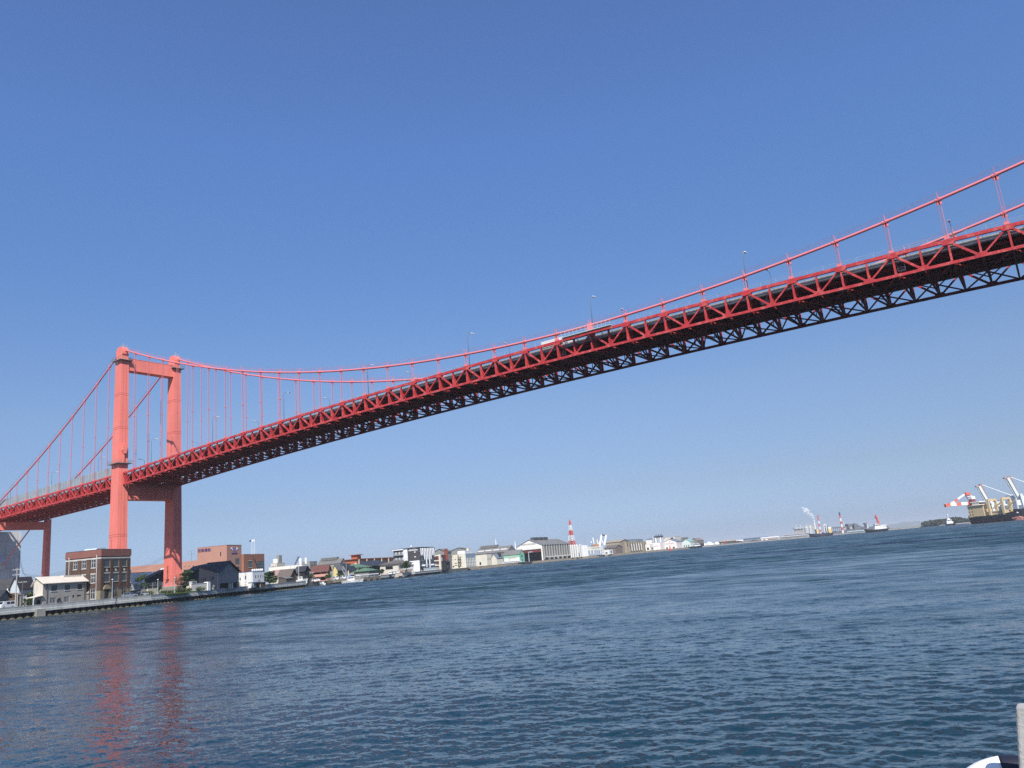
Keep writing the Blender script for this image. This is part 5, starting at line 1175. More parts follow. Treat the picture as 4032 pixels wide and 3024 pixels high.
# hotel
def hotel():
    L, C, R = zF(1975, 205), zG(650, 190), zG(1090, 167)
    D = 508; base = 2.6
    wl = []
    t = thing('hotel', 'modern charcoal and white hotel with tall white fins beside the water', 'hotel', (0, 0, 0))
    p = at(*C, D); qn = Q2.normalized(); il_ = Vector((-qn.y, qn.x, 0)); lr = abs(plan_hit(R, p, qn)); ll = abs(plan_hit(L, p, il_)); h = p.z-base
    t.location = (p.x, p.y, base); t.rotation_euler = (0, 0, math.atan2(qn.y, qn.x))
    yd, yw = ll*.44, ll*.60                     # charcoal panel, white pier, then balconies
    MB().box(.3, lr, .3, ll, 0, h-.3).build('core', mat('hotel_core', (.16, .17, .18), .8, .1, .5), t)
    MB().box(-.05, .3, 0, yd, h*.46, h).build('charcoal_panel', HOTELD, t)
    MB().box(-.05, .3, .0, yd*.9, 0, h*.46).build('lower_wall', HOTELW, t)
    MB().box(-.12, .3, yd, yw, 0, h).build('white_pier', HOTELW, t)
    MB().box(-.6, lr*.98, -.25, ll+.2, h, h+.28).build('roof_slab', HOTELD, t)
    MB().box(-.7, .3, yw, ll+.2, h*.955, h*1.0).build('top_band', HOTELW, t)
    for v in (.30, .52, .74):
        MB().box(-.9, .3, yw, ll, h*v-.2, h*v).build('balcony_slab', HOTELD, t); MB().box(-.92, -.86, yw, ll, h*v, h*v+1.0).build('balcony_rail', mat('rail_glass', (.3, .33, .34), .2, .1, 1, alpha=.5), t)
        for i in range(6):
            y = yw+(ll-yw)*(i+.15)/6; fr, pn = window_data((ll-yw)/6*.7, h*.15, 2, WFRAME, GLASS if i % 2 else mat('curtain', (.55, .55, .52), .8, .05, 1)); w_ = link('window', fr, t, (.2, y+(ll-yw)/6*.7, h*v+.1), -math.pi/2); link('pane', pn, w_)
    for y in (yd+.5, yw-.7):
        for v in (.55, .8): MB().box(-.14, -.121, y, y+.35, h*v, h*v+.5).build('slit_window', DGLASS, t)
    for v in (.60, .80): MB().box(-.08, -.051, yd*.28, yd*.42, h*v, h*v+.7).build('small_window', WFRAME, t)
    # block letters of the name, too small to read in the photograph
    for i in range(11): MB().box(-.12, -.052, yd*.10+i*yd*.075, yd*.10+i*yd*.075+yd*.05, h*.885, h*.885+.62).build('sign_letter', WHITE, t)
    for i in range(14): MB().box(-.12, -.052, yd*.2+i*yd*.045, yd*.2+i*yd*.045+yd*.03, h*.94, h*.94+.3).build('sign_letter', WHITE, t)
    # water front: glazing with hanging white fins
    for j, (v0, v1) in enumerate(((.02, .2), (.24, .40), (.44, .60), (.64, .80), (.83, .97))):
        for i in range(7):
            fr, pn = window_data(lr/7*.92, h*(v1-v0), 2, DFRAME, GREENGL if j != 3 else DGLASS); w_ = link('window', fr, t, (lr*i/7+lr/7*.04, .18, h*v0)); link('pane', pn, w_)
    for v in (.22, .42, .62, .815): MB().box(0, lr, -.5, .3, h*v, h*v+.25).build('floor_band', mat('band_grey', (.26, .29, .31), .6, .1, 1), t)
    for i, v0 in enumerate((.66, .66, .48, .02, .48, .02, .48, .66, .66)):
        u = .07+.105*i; rings = []
        for v, wd in ((v0, .22), (v0+(.97-v0)*.25, .42), (v0+(.97-v0)*.5, .30), (v0+(.97-v0)*.78, .42), (.97, .25)): rings.append([(u*lr-wd, -1.1, v*h), (u*lr+wd, -1.1, v*h), (u*lr+wd, -.55, v*h), (u*lr-wd, -.55, v*h)])
        MB().loft(rings).build('fin', HOTELW, t)
    for u in (.2, .85): MB().box(u*lr-.35, u*lr+.35, -1.4, -.7, 0, .24*h).build('column', HOTELW, t)
    for u0_, u1_ in ((.1, .32), (.68, .9)): MB().box(u0_*lr, u1_*lr, -2.4, -.5, .21*h, .27*h).build('canopy', HOTELW, t)
    MB().box(.02*lr, lr, -2.6, -2.4, 0, 1.7).build('terrace_screen', mat('screen_pale', (.45, .52, .56), .4, .1, 1), t)
    MB().box(lr*.92, lr+.3, -.6, .4, h*.88, h*.99).build('charcoal_corner', HOTELD, t); MB().box(lr*.92, lr+.4, -.7, .4, h*.82, h*.86).box(lr*.92, lr+.4, -.7, .4, h*.64, h*.68).build('white_band', HOTELW, t)
    MB().tube([(1, ll*.3, h+.2), (1, ll*.3, h+2.2)], .12, 6).build('mast', WHITE, t); MB().box(.3, 1.9, ll*.27, ll*.33, h+.9, h+1.7).build('aerial', WHITE, t)
hotel()
# red brick bank with cream frames, and its chimney
t = B2('brick_hall', 'dark red brick hall with cream columns right of the hotel', zG(1060, 430), zG(1262, 405), zG(1430, 400), 552, REDB, ('flat', IVORY), [(.18, .4, .6, .85, dict(bars=1, gm=WHITE)), (.6, .85, .5, .8, DW)], grid(3, .05, .9, ((.08, .25), (.38, .55), (.66, .82)), .6, bars=2, **DW))
lr, ll, h = t['lr'], t['ll'], t['h']
MB().box(-.8, .6, -.8, .6, 0, h+.4).build('corner_column', IVORY, t)
for v in (.3, .6, .93): MB().box(-.5, -.01, .6, ll, v*h, v*h+.7).build('cream_band', IVORY, t)
p = at(*zG(1465, 660), 565); t = thing('brick_chimney', 'tall square red-brown chimney right of the hotel', 'chimney', (p.x, p.y, 2.1)); hc = at(*zG(1450, 222), 565).z-2.1
MB().loft([[(s*x, s*y, z) for x, y in ((-1, -1), (1, -1), (1, 1), (-1, 1))] for z, s in ((0, 1.15), (hc*.5, 1.0), (hc, .92))]).build('shaft', mat('chimney_red', (.27, .085, .06), .85, .15, .5), t); MB().box(-1.05, 1.05, -1.05, 1.05, hc-1.2, hc-.8).build('collar', mat('chimney_red', (0,0,0)), t)
t = B2('dark_loading_shed', 'dark conveyor shed on the bank below the chimney', zG(1320, 640), zG(1450, 620), zG(1560, 690), 545, WOODD, ('gx', WOODD, .4, 1.2), [(.2, .7, .2, .7, DW)], [])
# ivory apartment block with blue-grey water front
t = B2('apartment_block', 'ivory apartment block with outside stairs and blue-grey windowed front', zG(1548, 390), zG(2008, 372), zH(218, 540), 655, IVORY, ('flat', GREYC), grid(6, .02, .98, ((.05, .16), (.28, .40), (.52, .64), (.78, .92)), .42, bars=1, **DW), [(.82, .9, .62, .67, dict(bars=1, **DW)), (.62, .7, .63, .68, dict(bars=1, **DW)), (.55, .72, .35, .40, dict(bars=1, **DW)), (.55, .72, .2, .25, dict(bars=1, **DW)), (.75, .85, .1, .2, dict(bars=1, **DW)), (.44, .50, .05, .95, dict(bars=1, **DW))])
lr, ll, h = t['lr'], t['ll'], t['h']
MB().box(.02, lr-.02, -.06, -.004, h*.70, h*.98).build('front_panel', mat('blue_grey_panel', (.28, .36, .42), .7, .08, .4), t)
MB().box(.02, lr-.02, -.05, -.002, 0, h*.045).build('front_plinth', GREYC, t)
for i in range(7): MB().box(lr*(i/6)-.25, lr*(i/6)+.25, -.35, -.06, 0, h*.7).build('rib', mat('pale_blue_rib', (.50, .54, .58), .7, .06, .4), t)
for j in range(3):
    z = h*(.12+.24*j); b = MB()
    for k in range(7): b.box(-1.6, -.02, ll*.40-k*ll*.022, ll*.40-k*ll*.022+ll*.03, z+k*.45, z+k*.45+.2)
    b.box(-1.6, -1.5, ll*.25, ll*.47, z+1.6, z+2.4); b.build('stair_flight', GREYC, t)
MB().box(lr*.1, lr*.9, ll*.1, ll*.55, h, h+2.6).build('roof_house', WHITE, t); MB().box(lr*.55, lr*.75, ll*.12, ll*.25, h+2.6, h+4.4).build('roof_tank', IVORY, t)
B2('grey_roof_works', 'grey factory roof behind the red brick hall', zG(1100, 340), zG(1410, 300), zG(1600, 330), 640, GREYC, ('gx', GREYR, .6, 2.2))
B2('far_grey_works', 'grey factory roof above the ivory apartment block', zG(1595, 275), zG(2060, 235), zG(2150, 240), 760, GREYC, ('gx', GREYR, .6, 2.0))

# little harbour: piers, walls, vehicles, boats
def slab(name, label, cat, x0, D0, x1, D1, z0, z1, dep, m, parts=None):
    a, b_ = gpos(x0, D0), gpos(x1, D1); d = b_-a
    t = thing(name, label, cat, (a.x, a.y, 0), math.atan2(d.y, d.x)); L = d.length; n = max(1, int(L/6))
    for i in range(n): MB().box(L*i/n+.02, L*(i+1)/n-.02, 0, dep, z0, z1).build('block', m, t)
    MB().box(0, L, -.12, dep, z1, z1+.18).build('capping', CONC, t); return t, L
PIERM = mat('pier_concrete', (.20, .165, .12), .9, .3, .6, streak=.3)
t, L = slab('landing_pier', 'brown concrete landing under the two white vans', 'pier', 1311, 444, 1352, 446, .7, 1.9, 9, PIERM)
for i in range(5): MB().box(L*i/4-.3, L*i/4+.3, .3, 1.2, -1.5, .7).build('leg', CONCD, t)
t, L = slab('seawall', 'stepped brown concrete seawall with white shed roof on top', 'seawall', 1420, 447, 1498, 462, -1.5, 2.0, 5, PIERM)
for i in range(3): MB().box(L*(.15+.3*i), L*(.27+.3*i), -.5, .0, .1, .9).build('recess_box', CONCD, t)
MB().box(L*.02, L*.95, .5, 3.5, 3.2, 3.75).build('shed_roof', WHITE, t)
for i in range(6): MB().box(L*.03+L*.18*i, L*.03+L*.18*i+.15, .8, .95, 2.1, 3.2).build('shed_post', WFRAME, t)
t, L = slab('seawall', 'grey seawall with red-tipped railing below the white cars', 'seawall', 1498, 462, 1557, 480, -1.5, 2.3, 3, CONC)
for i in range(14): MB().box(L*i/14, L*i/14+.12, .1, .2, 2.3, 3.2).build('rail_post', mat('rail_redwhite', (.45, .2, .15), .7, .2, 2), t)
MB().box(0, L, .12, .18, 3.1, 3.2).build('rail', WFRAME, t); MB().box(0, L, -.1, -.01, -1, .9).build('tide_band', CONCD, t)
t, L = slab('seawall', 'pale pinkish seawall left of the hotel terrace', 'seawall', 1557, 478, 1634, 487, -1.5, 2.6, 3, mat('pink_concrete', (.58, .50, .42), .85, .12, .4))
for i in range(2): MB().box(L*(.15+.45*i), L*(.32+.45*i), -.6, 0, .2, 1.0).build('recess_box', CONCD, t)
MB().box(0, L, -.1, -.01, -1, .45).build('tide_band', CONCD, t)
for i in range(12): MB().box(L*i/12, L*i/12+.14, .1, .24, 2.78, 3.9).build('rail_post', mat('cream_rail', (.5, .42, .3), .8, .1, 1), t)
MB().box(0, L, .12, .2, 3.75, 3.9).build('rail', mat('cream_rail', (0,0,0)), t)
t, L = slab('hotel_quay', 'grey quay platform with cream bollards in front of the hotel', 'quay', 1634, 482, 1739, 528, 1.3, 2.4, 14, CONC)
MB().box(.3, L-.3, .6, 12, -1.5, 1.3).build('shaded_piling', CONCD, t)  # solid dark box; the shade under the platform is in its colour
for i in range(13): MB().tube([(L*(i+.5)/13, .5, 2.55), (L*(i+.5)/13, .5, 3.3)], [.25, .18], 8).build('bollard', mat('cream_bollard', (.6, .5, .36), .8, .1, 1), t)
ax = math.atan2(Q2.y, Q2.x)
car('white van left of the pair parked on the brown landing', gpos(1322, 450, 2.1), ax+math.pi+.9, CARW, 'van')
car('white van right of the pair parked on the brown landing', gpos(1350, 453, 2.1), ax+math.pi+.9, CARW, 'van')
car('white car parked by the shrubs below the pink house', gpos(1243, 446, 2.15), ax+2.2, CARW)
car('white van leftmost of three behind the railed seawall', gpos(1540, 472, 2.2), ax+.2, CARW, 'van')
car('white van in the middle of three behind the railed seawall', gpos(1553, 480, 2.2), ax+.2, CARW, 'van')
car('white car rightmost of three behind the railed seawall', gpos(1567, 484, 2.6), ax+.4, CARW)

def boat(label, pos, rz, L, beam, free, hullm, cat='boat', cabin=(.0, .3, 1.6), mast=4.5, m2=None, group=None, name='fishing_boat', second=True):
    t = thing(name, label, cat, pos, rz, group)
    MB().loft(hull_rings(L, beam, .5, free)).build('hull', hullm, t)
    MB().box(-L*.46, L*.36, -beam*.36, beam*.36, free*.86, free*.94).build('deck', mat('deck_grey', (.35, .36, .34), .8, .1, 1), t)
    x0, x1 = (cabin[0]-cabin[1]/2)*L, (cabin[0]+cabin[1]/2)*L
    c = MB().prism([(x0, free*.9), (x1, free*.9), (x1-.35, free*.9+cabin[2]), (x0, free*.9+cabin[2])], 'y', -beam*.3, beam*.3).build('cabin', m2 or WHITE, t)
    for s in (-1, 1): MB().box(x0+.3, x1-.6, s*beam*.3-.02, s*beam*.3+.02, free*.9+cabin[2]*.5, free*.9+cabin[2]*.8).build('window', DGLASS, c)
    MB().box(x0-.25, x1-.1, -beam*.34, beam*.34, free*.9+cabin[2], free*.9+cabin[2]+.12).build('cabin_roof', WHITE, t)
    if mast:
        MB().tube([(x0-.4, 0, free), (x0-.4, 0, free+mast)], [.08, .05], 6).build('mast', WFRAME, t); MB().tube([(x0-.4, 0, free+mast*.25), (-L*.48, 0, free+mast*.7)], .05, 5).build('derrick', WFRAME, t)
    MB().tube([(x, s, free*1.02+.5) for x, s in ((L*.1, -beam*.42), (L*.35, -beam*.3), (L*.5, 0), (L*.35, beam*.3), (L*.1, beam*.42))], .03, 5).build('bow_rail', WFRAME, t)
    return t
rt = Vector((RT.x, RT.y, 0)).normalized(); ra = math.atan2(rt.y, rt.x)
b = boat('white fishing boat with bare mast moored below the green-roofed houses', gpos(1386, 438, 0), ra+.25, 11.0, 3.0, 1.25, WHITE, cabin=(-.05, .34, 2.0), mast=9.0)
MB().loft([[(-.12*11+s*1.6*math.cos(a), 1.0*s*math.sin(a), 2.6+z) for a in [k*math.pi/4 for k in range(8)]] for s, z in ((1, 0), (.8, .7), (.3, 1.1))]).build('blue_tarpaulin', mat('blue_tarp', (.06, .2, .5), .6, .2, 1), b)
boat('small white motorboat moored by the low shore below the pink house', gpos(1269, 441, 0), ra+2.2, 5.5, 2.0, .9, WHITE, cabin=(.0, .3, .9), mast=0)
b = boat('white working boat with tall frames hauled out behind the end of the quay', gpos(1172, 410, 2.3), ra+.3, 9.0, 2.6, 1.4, WHITE, cabin=(.15, .25, 1.6), mast=8.5)
for x in (-3.2, -1.2, .6): MB().bar((x, -.9, 1.4), (x, -.9, 9.0), .2, .2).bar((x, .9, 1.4), (x, .9, 8.2), .2, .2).bar((x, -.9, 8), (x, .9, 8), .15, .15).build('frame', GALV, b)
MB().box(-3, 3, -1, 1, -.9, -.4).build('cradle', WOODB, b)
# ------------------------------------------------------------------ shipyard and far shore
Q3 = gpos(2440, 1010)-gpos(1840, 640); Q3.normalize()
zI, zJ, zK, zL, zM, zN = Z(1800, 2000, .28933), Z(2120, 2030, .13562), Z(2380, 2080, .16275), Z(2700, 2050, .22604), Z(3100, 1990, .18083), Z(3600, 1860, .1953)
def B3(name, label, L, C, R, D, wall, roof=('flat', None), wr=(), wl=(), **k):
    k.setdefault('qd', Q3); return building(name, label, L, C, R, D, wall, roof, wr, wl, **k)
MINT = mat('mint_cladding', (.26, .55, .36), .7, .05, .2)
PALEPINK = mat('pink_white_plaster', (.78, .71, .67), .8, .04, .2)
YARDG = mat('yard_grey_cladding', (.20, .195, .18), .85, .15, .15, streak=.3)
TANM = mat('tan_cladding', (.34, .28, .20), .8, .08, .15)
BLUEROOF = mat('blue_grey_roof', (.16, .20, .25), .7, .08, .2)
HWHITE = mat('hangar_white', (.78, .75, .68), .7, .04, .2)
REDW = mat('signal_red', (.60, .09, .06), .6, .08, .3)
SWHITE = mat('signal_white', (.75, .75, .74), .6, .05, .3)
CRANEC = mat('crane_cream', (.66, .62, .50), .6, .06, .3)

B3('cream_depot', 'cream flat-roofed depot right of the ivory apartment block', zH(242, 640), zH(560, 612), zH(692, 594), 740, IVORY, ('flat', None), grid(3, .1, .9, ((.5, .65),), .4, bars=1, **DW), [(.55, .7, .1, .35, DW), (.25, .4, .5, .7, dict(bars=1, gm=CREAM))], base=2.2)
t = B3('grey_works_hall', 'long dark grey works hall with a row of white skylights', zH(232, 590), zH(1165, 525), zH(1412, 440), 835, YARDG, ('gy', GREYR, .5, 6.0), grid(4, .1, .9, ((.3, .6),), .2, bars=1, **DW), [], base=2.2)
lr, ll, h = t['lr'], t['ll'], t['h']; sl = 6.0/(lr/2)
for i in range(4):
    y0, y1 = ll*(.06+.24*i), ll*(.06+.24*i)+ll*.2; a, c = lr*.17, lr*.26
    MB().quad((a, y0, h+a*sl+.3), (a, y1, h+a*sl+.3), (c, y1, h+c*sl+.3), (c, y0, h+c*sl+.3)).build('skylight', mat('skylight_white', (.62, .58, .54), .5, .05, .2), t)
MB().box(lr*.40, lr*.60, ll*.42, ll*.95, h+5.6, h+8.2).build('roof_monitor', GREYR, t)
for u in (.15, .28): MB().tube([(u*lr, -1, 0), (u*lr, -1, h*.9)], .5, 8).build('vent_stack', GALV, t)
B3('blue_roof_house', 'white wall with blue-grey roof between the depot and the dark gabled hut', zH(700, 712), zH(852, 705), zH(880, 700), 770, IVORY, ('gx', BLUEROOF, .5, 3.6), [], [], base=2.2, cat='house', lenR=14)
B3('dark_hut', 'small dark hut with pointed gable left of the mint warehouse', zH(862, 700), zH(915, 695), zH(985, 690), 775, WOODD, ('gy', WOODD, .6, 4.0), [(.3, .7, .2, .7, dict(bars=1, gm=IVORY))], [], base=2.2, cat='hut')
t = B3('mint_warehouse', 'mint green and white waterfront warehouse with pointed gable', zH(1052, 650), zH(1512, 597), zH(1652, 597), 815, MINT, ('gy', GREYR, .5, 4.2), [(.25, .75, .55, .9, dict(bars=1, gm=mat('deep_mint', (.06, .28, .17), .7, .1, 1))), (.35, .75, .08, .42, dict(bars=1, gm=mat('teal_door', (.10, .32, .32), .7, .1, 1), name='door'))], [], base=2.2)
lr, ll, h = t['lr'], t['ll'], t['h']
MB().box(-.12, -.01, .4, ll*.62, h*.12, h*.62).build('white_cladding', HWHITE, t); MB().box(-.12, -.01, ll*.66, ll*.98, h*.12, h*.62).build('white_cladding', HWHITE, t)
MB().box(-.18, -.125, ll*.25, ll*.72, h*.56, h*.80).build('window_strip', mat('strip_grey', (.42, .45, .38), .6, .1, 1), t); MB().box(-.2, -.01, 0, ll, 0, h*.10).build('red_plinth', mat('plinth_red', (.22, .07, .06), .8, .1, 1), t)
for i in range(9): car(f'white yard van in front of the mint warehouse, number {"one two three four five six seven eight nine".split()[i]} from the left', gpos(1988+i*7.2, 742+i*9, 2.2), math.atan2(Q3.y, Q3.x)+1.4, CARW, 'van', 'white vans in front of the mint warehouse')
def hangar():
    t = B3('ship_hangar', 'huge ship hangar with white gable and open dark front', zI(815, 545), zI(1156, 500), zI(1532, 490), 893, YARDG, ('gx', GREYR, .8, 6.6), [], [(.06, .94, .005, .74, dict(name='opening'))], base=2.2)
    lr, ll, h = t['lr'], t['ll'], t['h']
    MB().quad((-.1, 0, h*.76), (-.1, ll, h*.76), (-.1, ll, h), (-.1, ll/2, h+6.5), (-.1, 0, h)).build('gable_face', HWHITE, t)
    for a, c in ((0, .055), (.945, 1)): MB().box(-.12, -.02, a*ll, c*ll, 0, h*.758).build('gable_post', HWHITE, t)
    DK = mat('hangar_shade', (.012, .012, .016), .9, .2, .5)  # near-black colour stands in for the shade inside the open hangar
    MB().box(lr*.5, lr*.5+.3, .3, ll-.3, 0, h*.98).build('inner_wall', DK, t)
    MB().box(.2, .9, ll*.07, ll*.93, h*.56, h*.70).build('lintel_beam', mat('dull_red_beam', (.16, .025, .02), .8, .15, .5), t)
    MB().box(1.2, 1.6, ll*.07, ll*.93, h*.70, h*.76).build('header', DK, t)
    for i in range(11): MB().box(-.22, -.105, ll*(.78-.052*i), ll*(.78-.052*i)+ll*.032, h*1.005+1.0, h*1.005+2.5).build('sign_letter', mat('letter_grey', (.28, .27, .25), .8, .1, 1), t)
    for i in range(11): MB().box(lr*(i+.35)/11, lr*(i+.35)/11+.9, -.9, -.01, h*.05, h).build('buttress', mat('rib_pale', (.38, .37, .34), .85, .1, .2), t)
    for i in range(11): MB().box(lr*(i+.72)/11, lr*(i+.72)/11+.8, -.08, -.004, h*.62, h*.82).build('slot_window', DGLASS, t)
    for i in range(3): MB().box(lr*(.12+.17*i), lr*(.24+.17*i), ll*.42, ll*.58, h+6.0, h+9.2).build('ridge_vent', mat('vent_dark', (.06, .06, .065), .8, .15, .5), t)
    for i in range(6): MB().prism([(-7, h*.16), (-.9, h*.22), (-.9, h*.24), (-7, h*.18)], 'x', lr*(.03+.16*i), lr*(.13+.16*i)).build('lean_to_roof', mat('lean_pale', (.42, .41, .38), .8, .1, .2), t)
    for i in range(7): MB().box(lr*(.03+.155*i), lr*(.03+.155*i)+.5, -7, -6.5, 0, h*.17).build('lean_to_post', GALV, t)
hangar()
p = at(*zH(1790, 740), 850); t = thing('jib_crane', 'slender grey jib post standing before the hangar door', 'crane', (p.x, p.y, 2.1)); zz = at(*zH(1785, 545), 850).z-2.1
MB().tube([(0, 0, 0), (0, 0, zz)], [.5, .35], 8).build('post', GALV, t); MB().bar((0, 0, zz), (4.5*rt.x, 4.5*rt.y, zz), .5, .7).build('jib', GALV, t)
for i, (px, tp) in enumerate((((836, 360), (832, 150)), ((1395, 400), (1390, 215)))):
    D = (860, 900)[i]; p = at(*zH(*px), D); zt_ = at(*zH(*tp), D).z; t = thing('white_mast', ['thin white mast rising behind the grey works hall', 'white mast rising left of the hangar gable'][i], 'mast', (p.x, p.y, 2.2))
    MB().tube([(0, 0, 0), (0, 0, (zt_-2.2)*.8), (0, 0, zt_-2.2)], [1.1, .7, .12], 6).build('pole', SWHITE, t); MB().box(-.8, .8, -.8, .8, 0, 1).build('base', CONC, t)
# white storage tanks
for i, (x0, x1, lab) in enumerate(((903, 1012, 'leftmost'), (1018, 1150, 'middle'), (1168, 1252, 'rightmost'))):
    D = 930+i*6; a, c = at(*zJ(x0, 900), D), at(*zJ(x1, 900), D); r = (a-c).length/2; m_ = (a+c)/2; zt_ = at(*zJ((x0+x1)/2, 850-i*6), D).z
    t = thing('storage_tank', f'tall white rounded storage tank, {lab} of three beside the hangar', 'tank', (m_.x, m_.y, 2.2), 0, 'white storage tanks'); hh = zt_-2.2
    MB().tube([(0, 0, 0), (0, 0, hh-1.5), (0, 0, hh-.4), (0, 0, hh)], [r, r, r*.93, r*.7], 20).build('shell', HWHITE, t); MB().box(r*.5, r*.5+.8, -r*1.05, -r*.8, 0, hh).build('ladder', GALV, t)
t = B3('narrow_silo_row', 'row of four narrow pale silos right of the white tanks', zJ(1245, 870), zJ(1262, 870), zJ(1385, 860), 950, SWHITE, ('flat', None), [], [], base=2.2, cat='silo', lenL=6)
for i in range(4): MB().tube([(t['lr']*(i+.5)/4, -.8, 0), (t['lr']*(i+.5)/4, -.8, t['h'])], t['lr']/9.5, 12).build('silo', SWHITE, t)
# red and white lattice tower
def lattice():
    D = 1010; top = at(*zJ(932, 145), D); base = at(*zJ(1003, 1100), D); t = thing('lattice_tower', 'tall red and white banded lattice tower behind the white tanks', 'tower', (base.x, base.y, 2.2))
    H = top.z-2.2; wdt = lambda f: 4.7*(1-f)**1.1+.55
    bands = [(0, .16), (.16, .30), (.30, .45), (.45, .60), (.60, .73), (.73, .88), (.88, 1.0)]
    for i, (f0, f1) in enumerate(bands):
        b = MB(); m_ = SWHITE if i % 2 else REDW; m_ = [SWHITE, SWHITE, REDW, SWHITE, REDW, SWHITE, REDW][i]
        n = 3
        for j in range(n):
            g0, g1 = f0+(f1-f0)*j/n, f0+(f1-f0)*(j+1)/n; w0, w1 = wdt(g0), wdt(g1); c0 = [(-w0, -w0), (w0, -w0), (w0, w0), (-w0, w0)]; c1 = [(-w1, -w1), (w1, -w1), (w1, w1), (-w1, w1)]
            for k in range(4):
                k2 = (k+1) % 4; b.bar((*c0[k], g0*H), (*c1[k], g1*H), .38, .38); b.bar((*c0[k], g0*H), (*c1[k2], g1*H), .28, .28); b.bar((*c0[k2], g0*H), (*c1[k], g1*H), .28, .28); b.bar((*c1[k], g1*H), (*c1[k2], g1*H), .3, .3)
        b.bar((0, 0, f0*H), (0, 0, f1*H), 1.1, 1.1)
        b.build('lattice_section', m_, t)
    for s in (-.5, .5): MB().bar((s, 0, H), (s, 0, H+2), .25, .25).build('antenna', REDW, t)
lattice()
# slipway crane
def slip_crane():
    D = 965; o = at(*zJ(1640, 1080), D); t = thing('slipway_crane', 'cream slipway crane with raised twin boom legs and lattice gantry', 'crane', (o.x, o.y, 2.2), ra)
    sc = (at(*zJ(1900, 900), D)-at(*zJ(1400, 900), D)).length/500
    X = lambda x: (x-1640)*sc; Zz = lambda y, x: (at(*zJ(x, y), D).z-2.2)
    def bar(x0, y0, x1, y1, w_, nm, m_=CRANEC, yy=0): MB().bar((X(x0), yy, Zz(y0, x0)), (X(x1), yy, Zz(y1, x1)), w_, w_).build(nm, m_, t)
    for yy in (-2, 2):
        bar(1395, 930, 1890, 895, .9, 'gantry_chord', yy=yy); bar(1395, 1000, 1890, 970, .9, 'gantry_chord', yy=yy)
        for i in range(6): x = 1400+i*80; bar(x, 1000-i*5, x+40, 925-i*5, .6, 'gantry_web', yy=yy); bar(x+40, 925-i*5, x+80, 995-i*5, .6, 'gantry_web', yy=yy)
        for x, y0 in ((1500, 1110), (1590, 1110), (1790, 1105), (1905, 1100)): bar(x+8, y0, x, 980, 1.2, 'leg', yy=yy)
    bar(1740, 690, 1765, 900, 1.3, 'mast'); bar(1740, 700, 1790, 880, .7, 'stay'); bar(1625, 640, 1640, 810, 1.2, 'mast', SWHITE)
    bar(1800, 885, 1900, 545, 2.4, 'boom_leg', SWHITE, 3); bar(1925, 860, 2010, 560, 2.2, 'boom_leg', SWHITE, -3)
    MB().bar((X(1900), 3, Zz(560, 1900)), (X(2015), -3, Zz(570, 2015)), 1.0, 1.4).build('boom_tie', DFRAME, t); bar(1890, 720, 1920, 820, 1.0, 'stay', SWHITE)
    MB().box(X(1570), X(1770), -3, 3, Zz(890, 1640), Zz(840, 1640)).build('rust_hood', mat('rust_orange', (.42, .20, .09), .85, .2, .2), t)
    MB().box(X(1565), X(1640), 4, 6, Zz(780, 1600), Zz(740, 1600)).build('machine_house', SWHITE, t)
slip_crane()
B3('tan_shed', 'tan shed with curved roof right of the slipway crane', zJ(1960, 800), zK(365, 325), zK(420, 320), 1075, TANM, ('gy', TANM, .8, 3.0, .6), [], [(.1, .9, .5, .6, dict(bars=1, **DW))], base=2.2, lenR=40)
B3('brown_shed', 'low brown roofed shed in front of the tan shed', zJ(1905, 930), zK(265, 470), zK(330, 460), 1040, mat('brown_cladding', (.19, .15, .12), .85, .12, .2), ('gy', mat('brown_roof', (.13, .11, .10), .85, .15, .2), .6, 3.5), [], [], base=2.2, lenR=30)
B3('white_site_office', 'white box office on the slipway edge below the crane', zJ(1850, 1005), zJ(2060, 990), zJ(2155, 985), 985, SWHITE, ('flat', None), [(.3, .7, .3, .7, DW)], [(.3, .6, .2, .5, DW)], base=2.2)
t = B3('ribbed_shed', 'concrete ribbed shed with white banners on its water front', zK(370, 335), zK(508, 335), zK(985, 318), 1095, TANM, ('flat', GREYC), grid(8, .02, .98, ((.55, .92),), .5, bars=1, **DW), grid(2, .2, .9, ((.75, .85),), .4, bars=1, **DW), base=2.2)
lr, ll, h = t['lr'], t['ll'], t['h']
for i in range(9): MB().box(lr*(i+.0)/8.2, lr*(i+.0)/8.2+1.6, -1.6, -.02, 0, h*.97).build('rib', mat('rib_tan', (.30, .26, .20), .85, .1, .2), t)
for i in range(5): MB().box(lr*(i+1.6)/8.2, lr*(i+1.6)/8.2+3.4, -2.1, -1.7, h*.12, h*.8).build('banner', HWHITE, t)
MB().box(-lr*.02, lr, ll*.4, ll*3, h*.8, h*1.25).build('rear_roof', BLUEROOF, t); MB().box(lr*.12, lr*.6, ll*.2, ll*.39, h*1.0, h*1.12).build('roof_lights', mat('pale_green_roof', (.30, .36, .33), .7, .1, .2), t)
B3('white_long_hall', 'long white walled hall with blue-grey roof behind the silo cluster', zK(985, 285), zK(1230, 262), zK(1260, 262), 1240, HWHITE, ('gy', BLUEROOF, .5, 2.5), [], [], base=2.2, lenR=60)
B3('small_white_works', 'low white works left of the pink-white office', zK(985, 400), zK(1095, 385), zK(1130, 385), 1170, HWHITE, ('flat', None), [(.2, .6, .1, .5, DW)], [(.3, .7, .1, .5, DW)], base=2.2, lenR=30)
t = B3('pink_office', 'square pink-white office with faint lettering beside the pink-white gabled warehouse', zK(1100, 365), zK(1345, 345), zK(1362, 345), 1185, PALEPINK, ('flat', None), [], [], base=2.2, lenR=30)
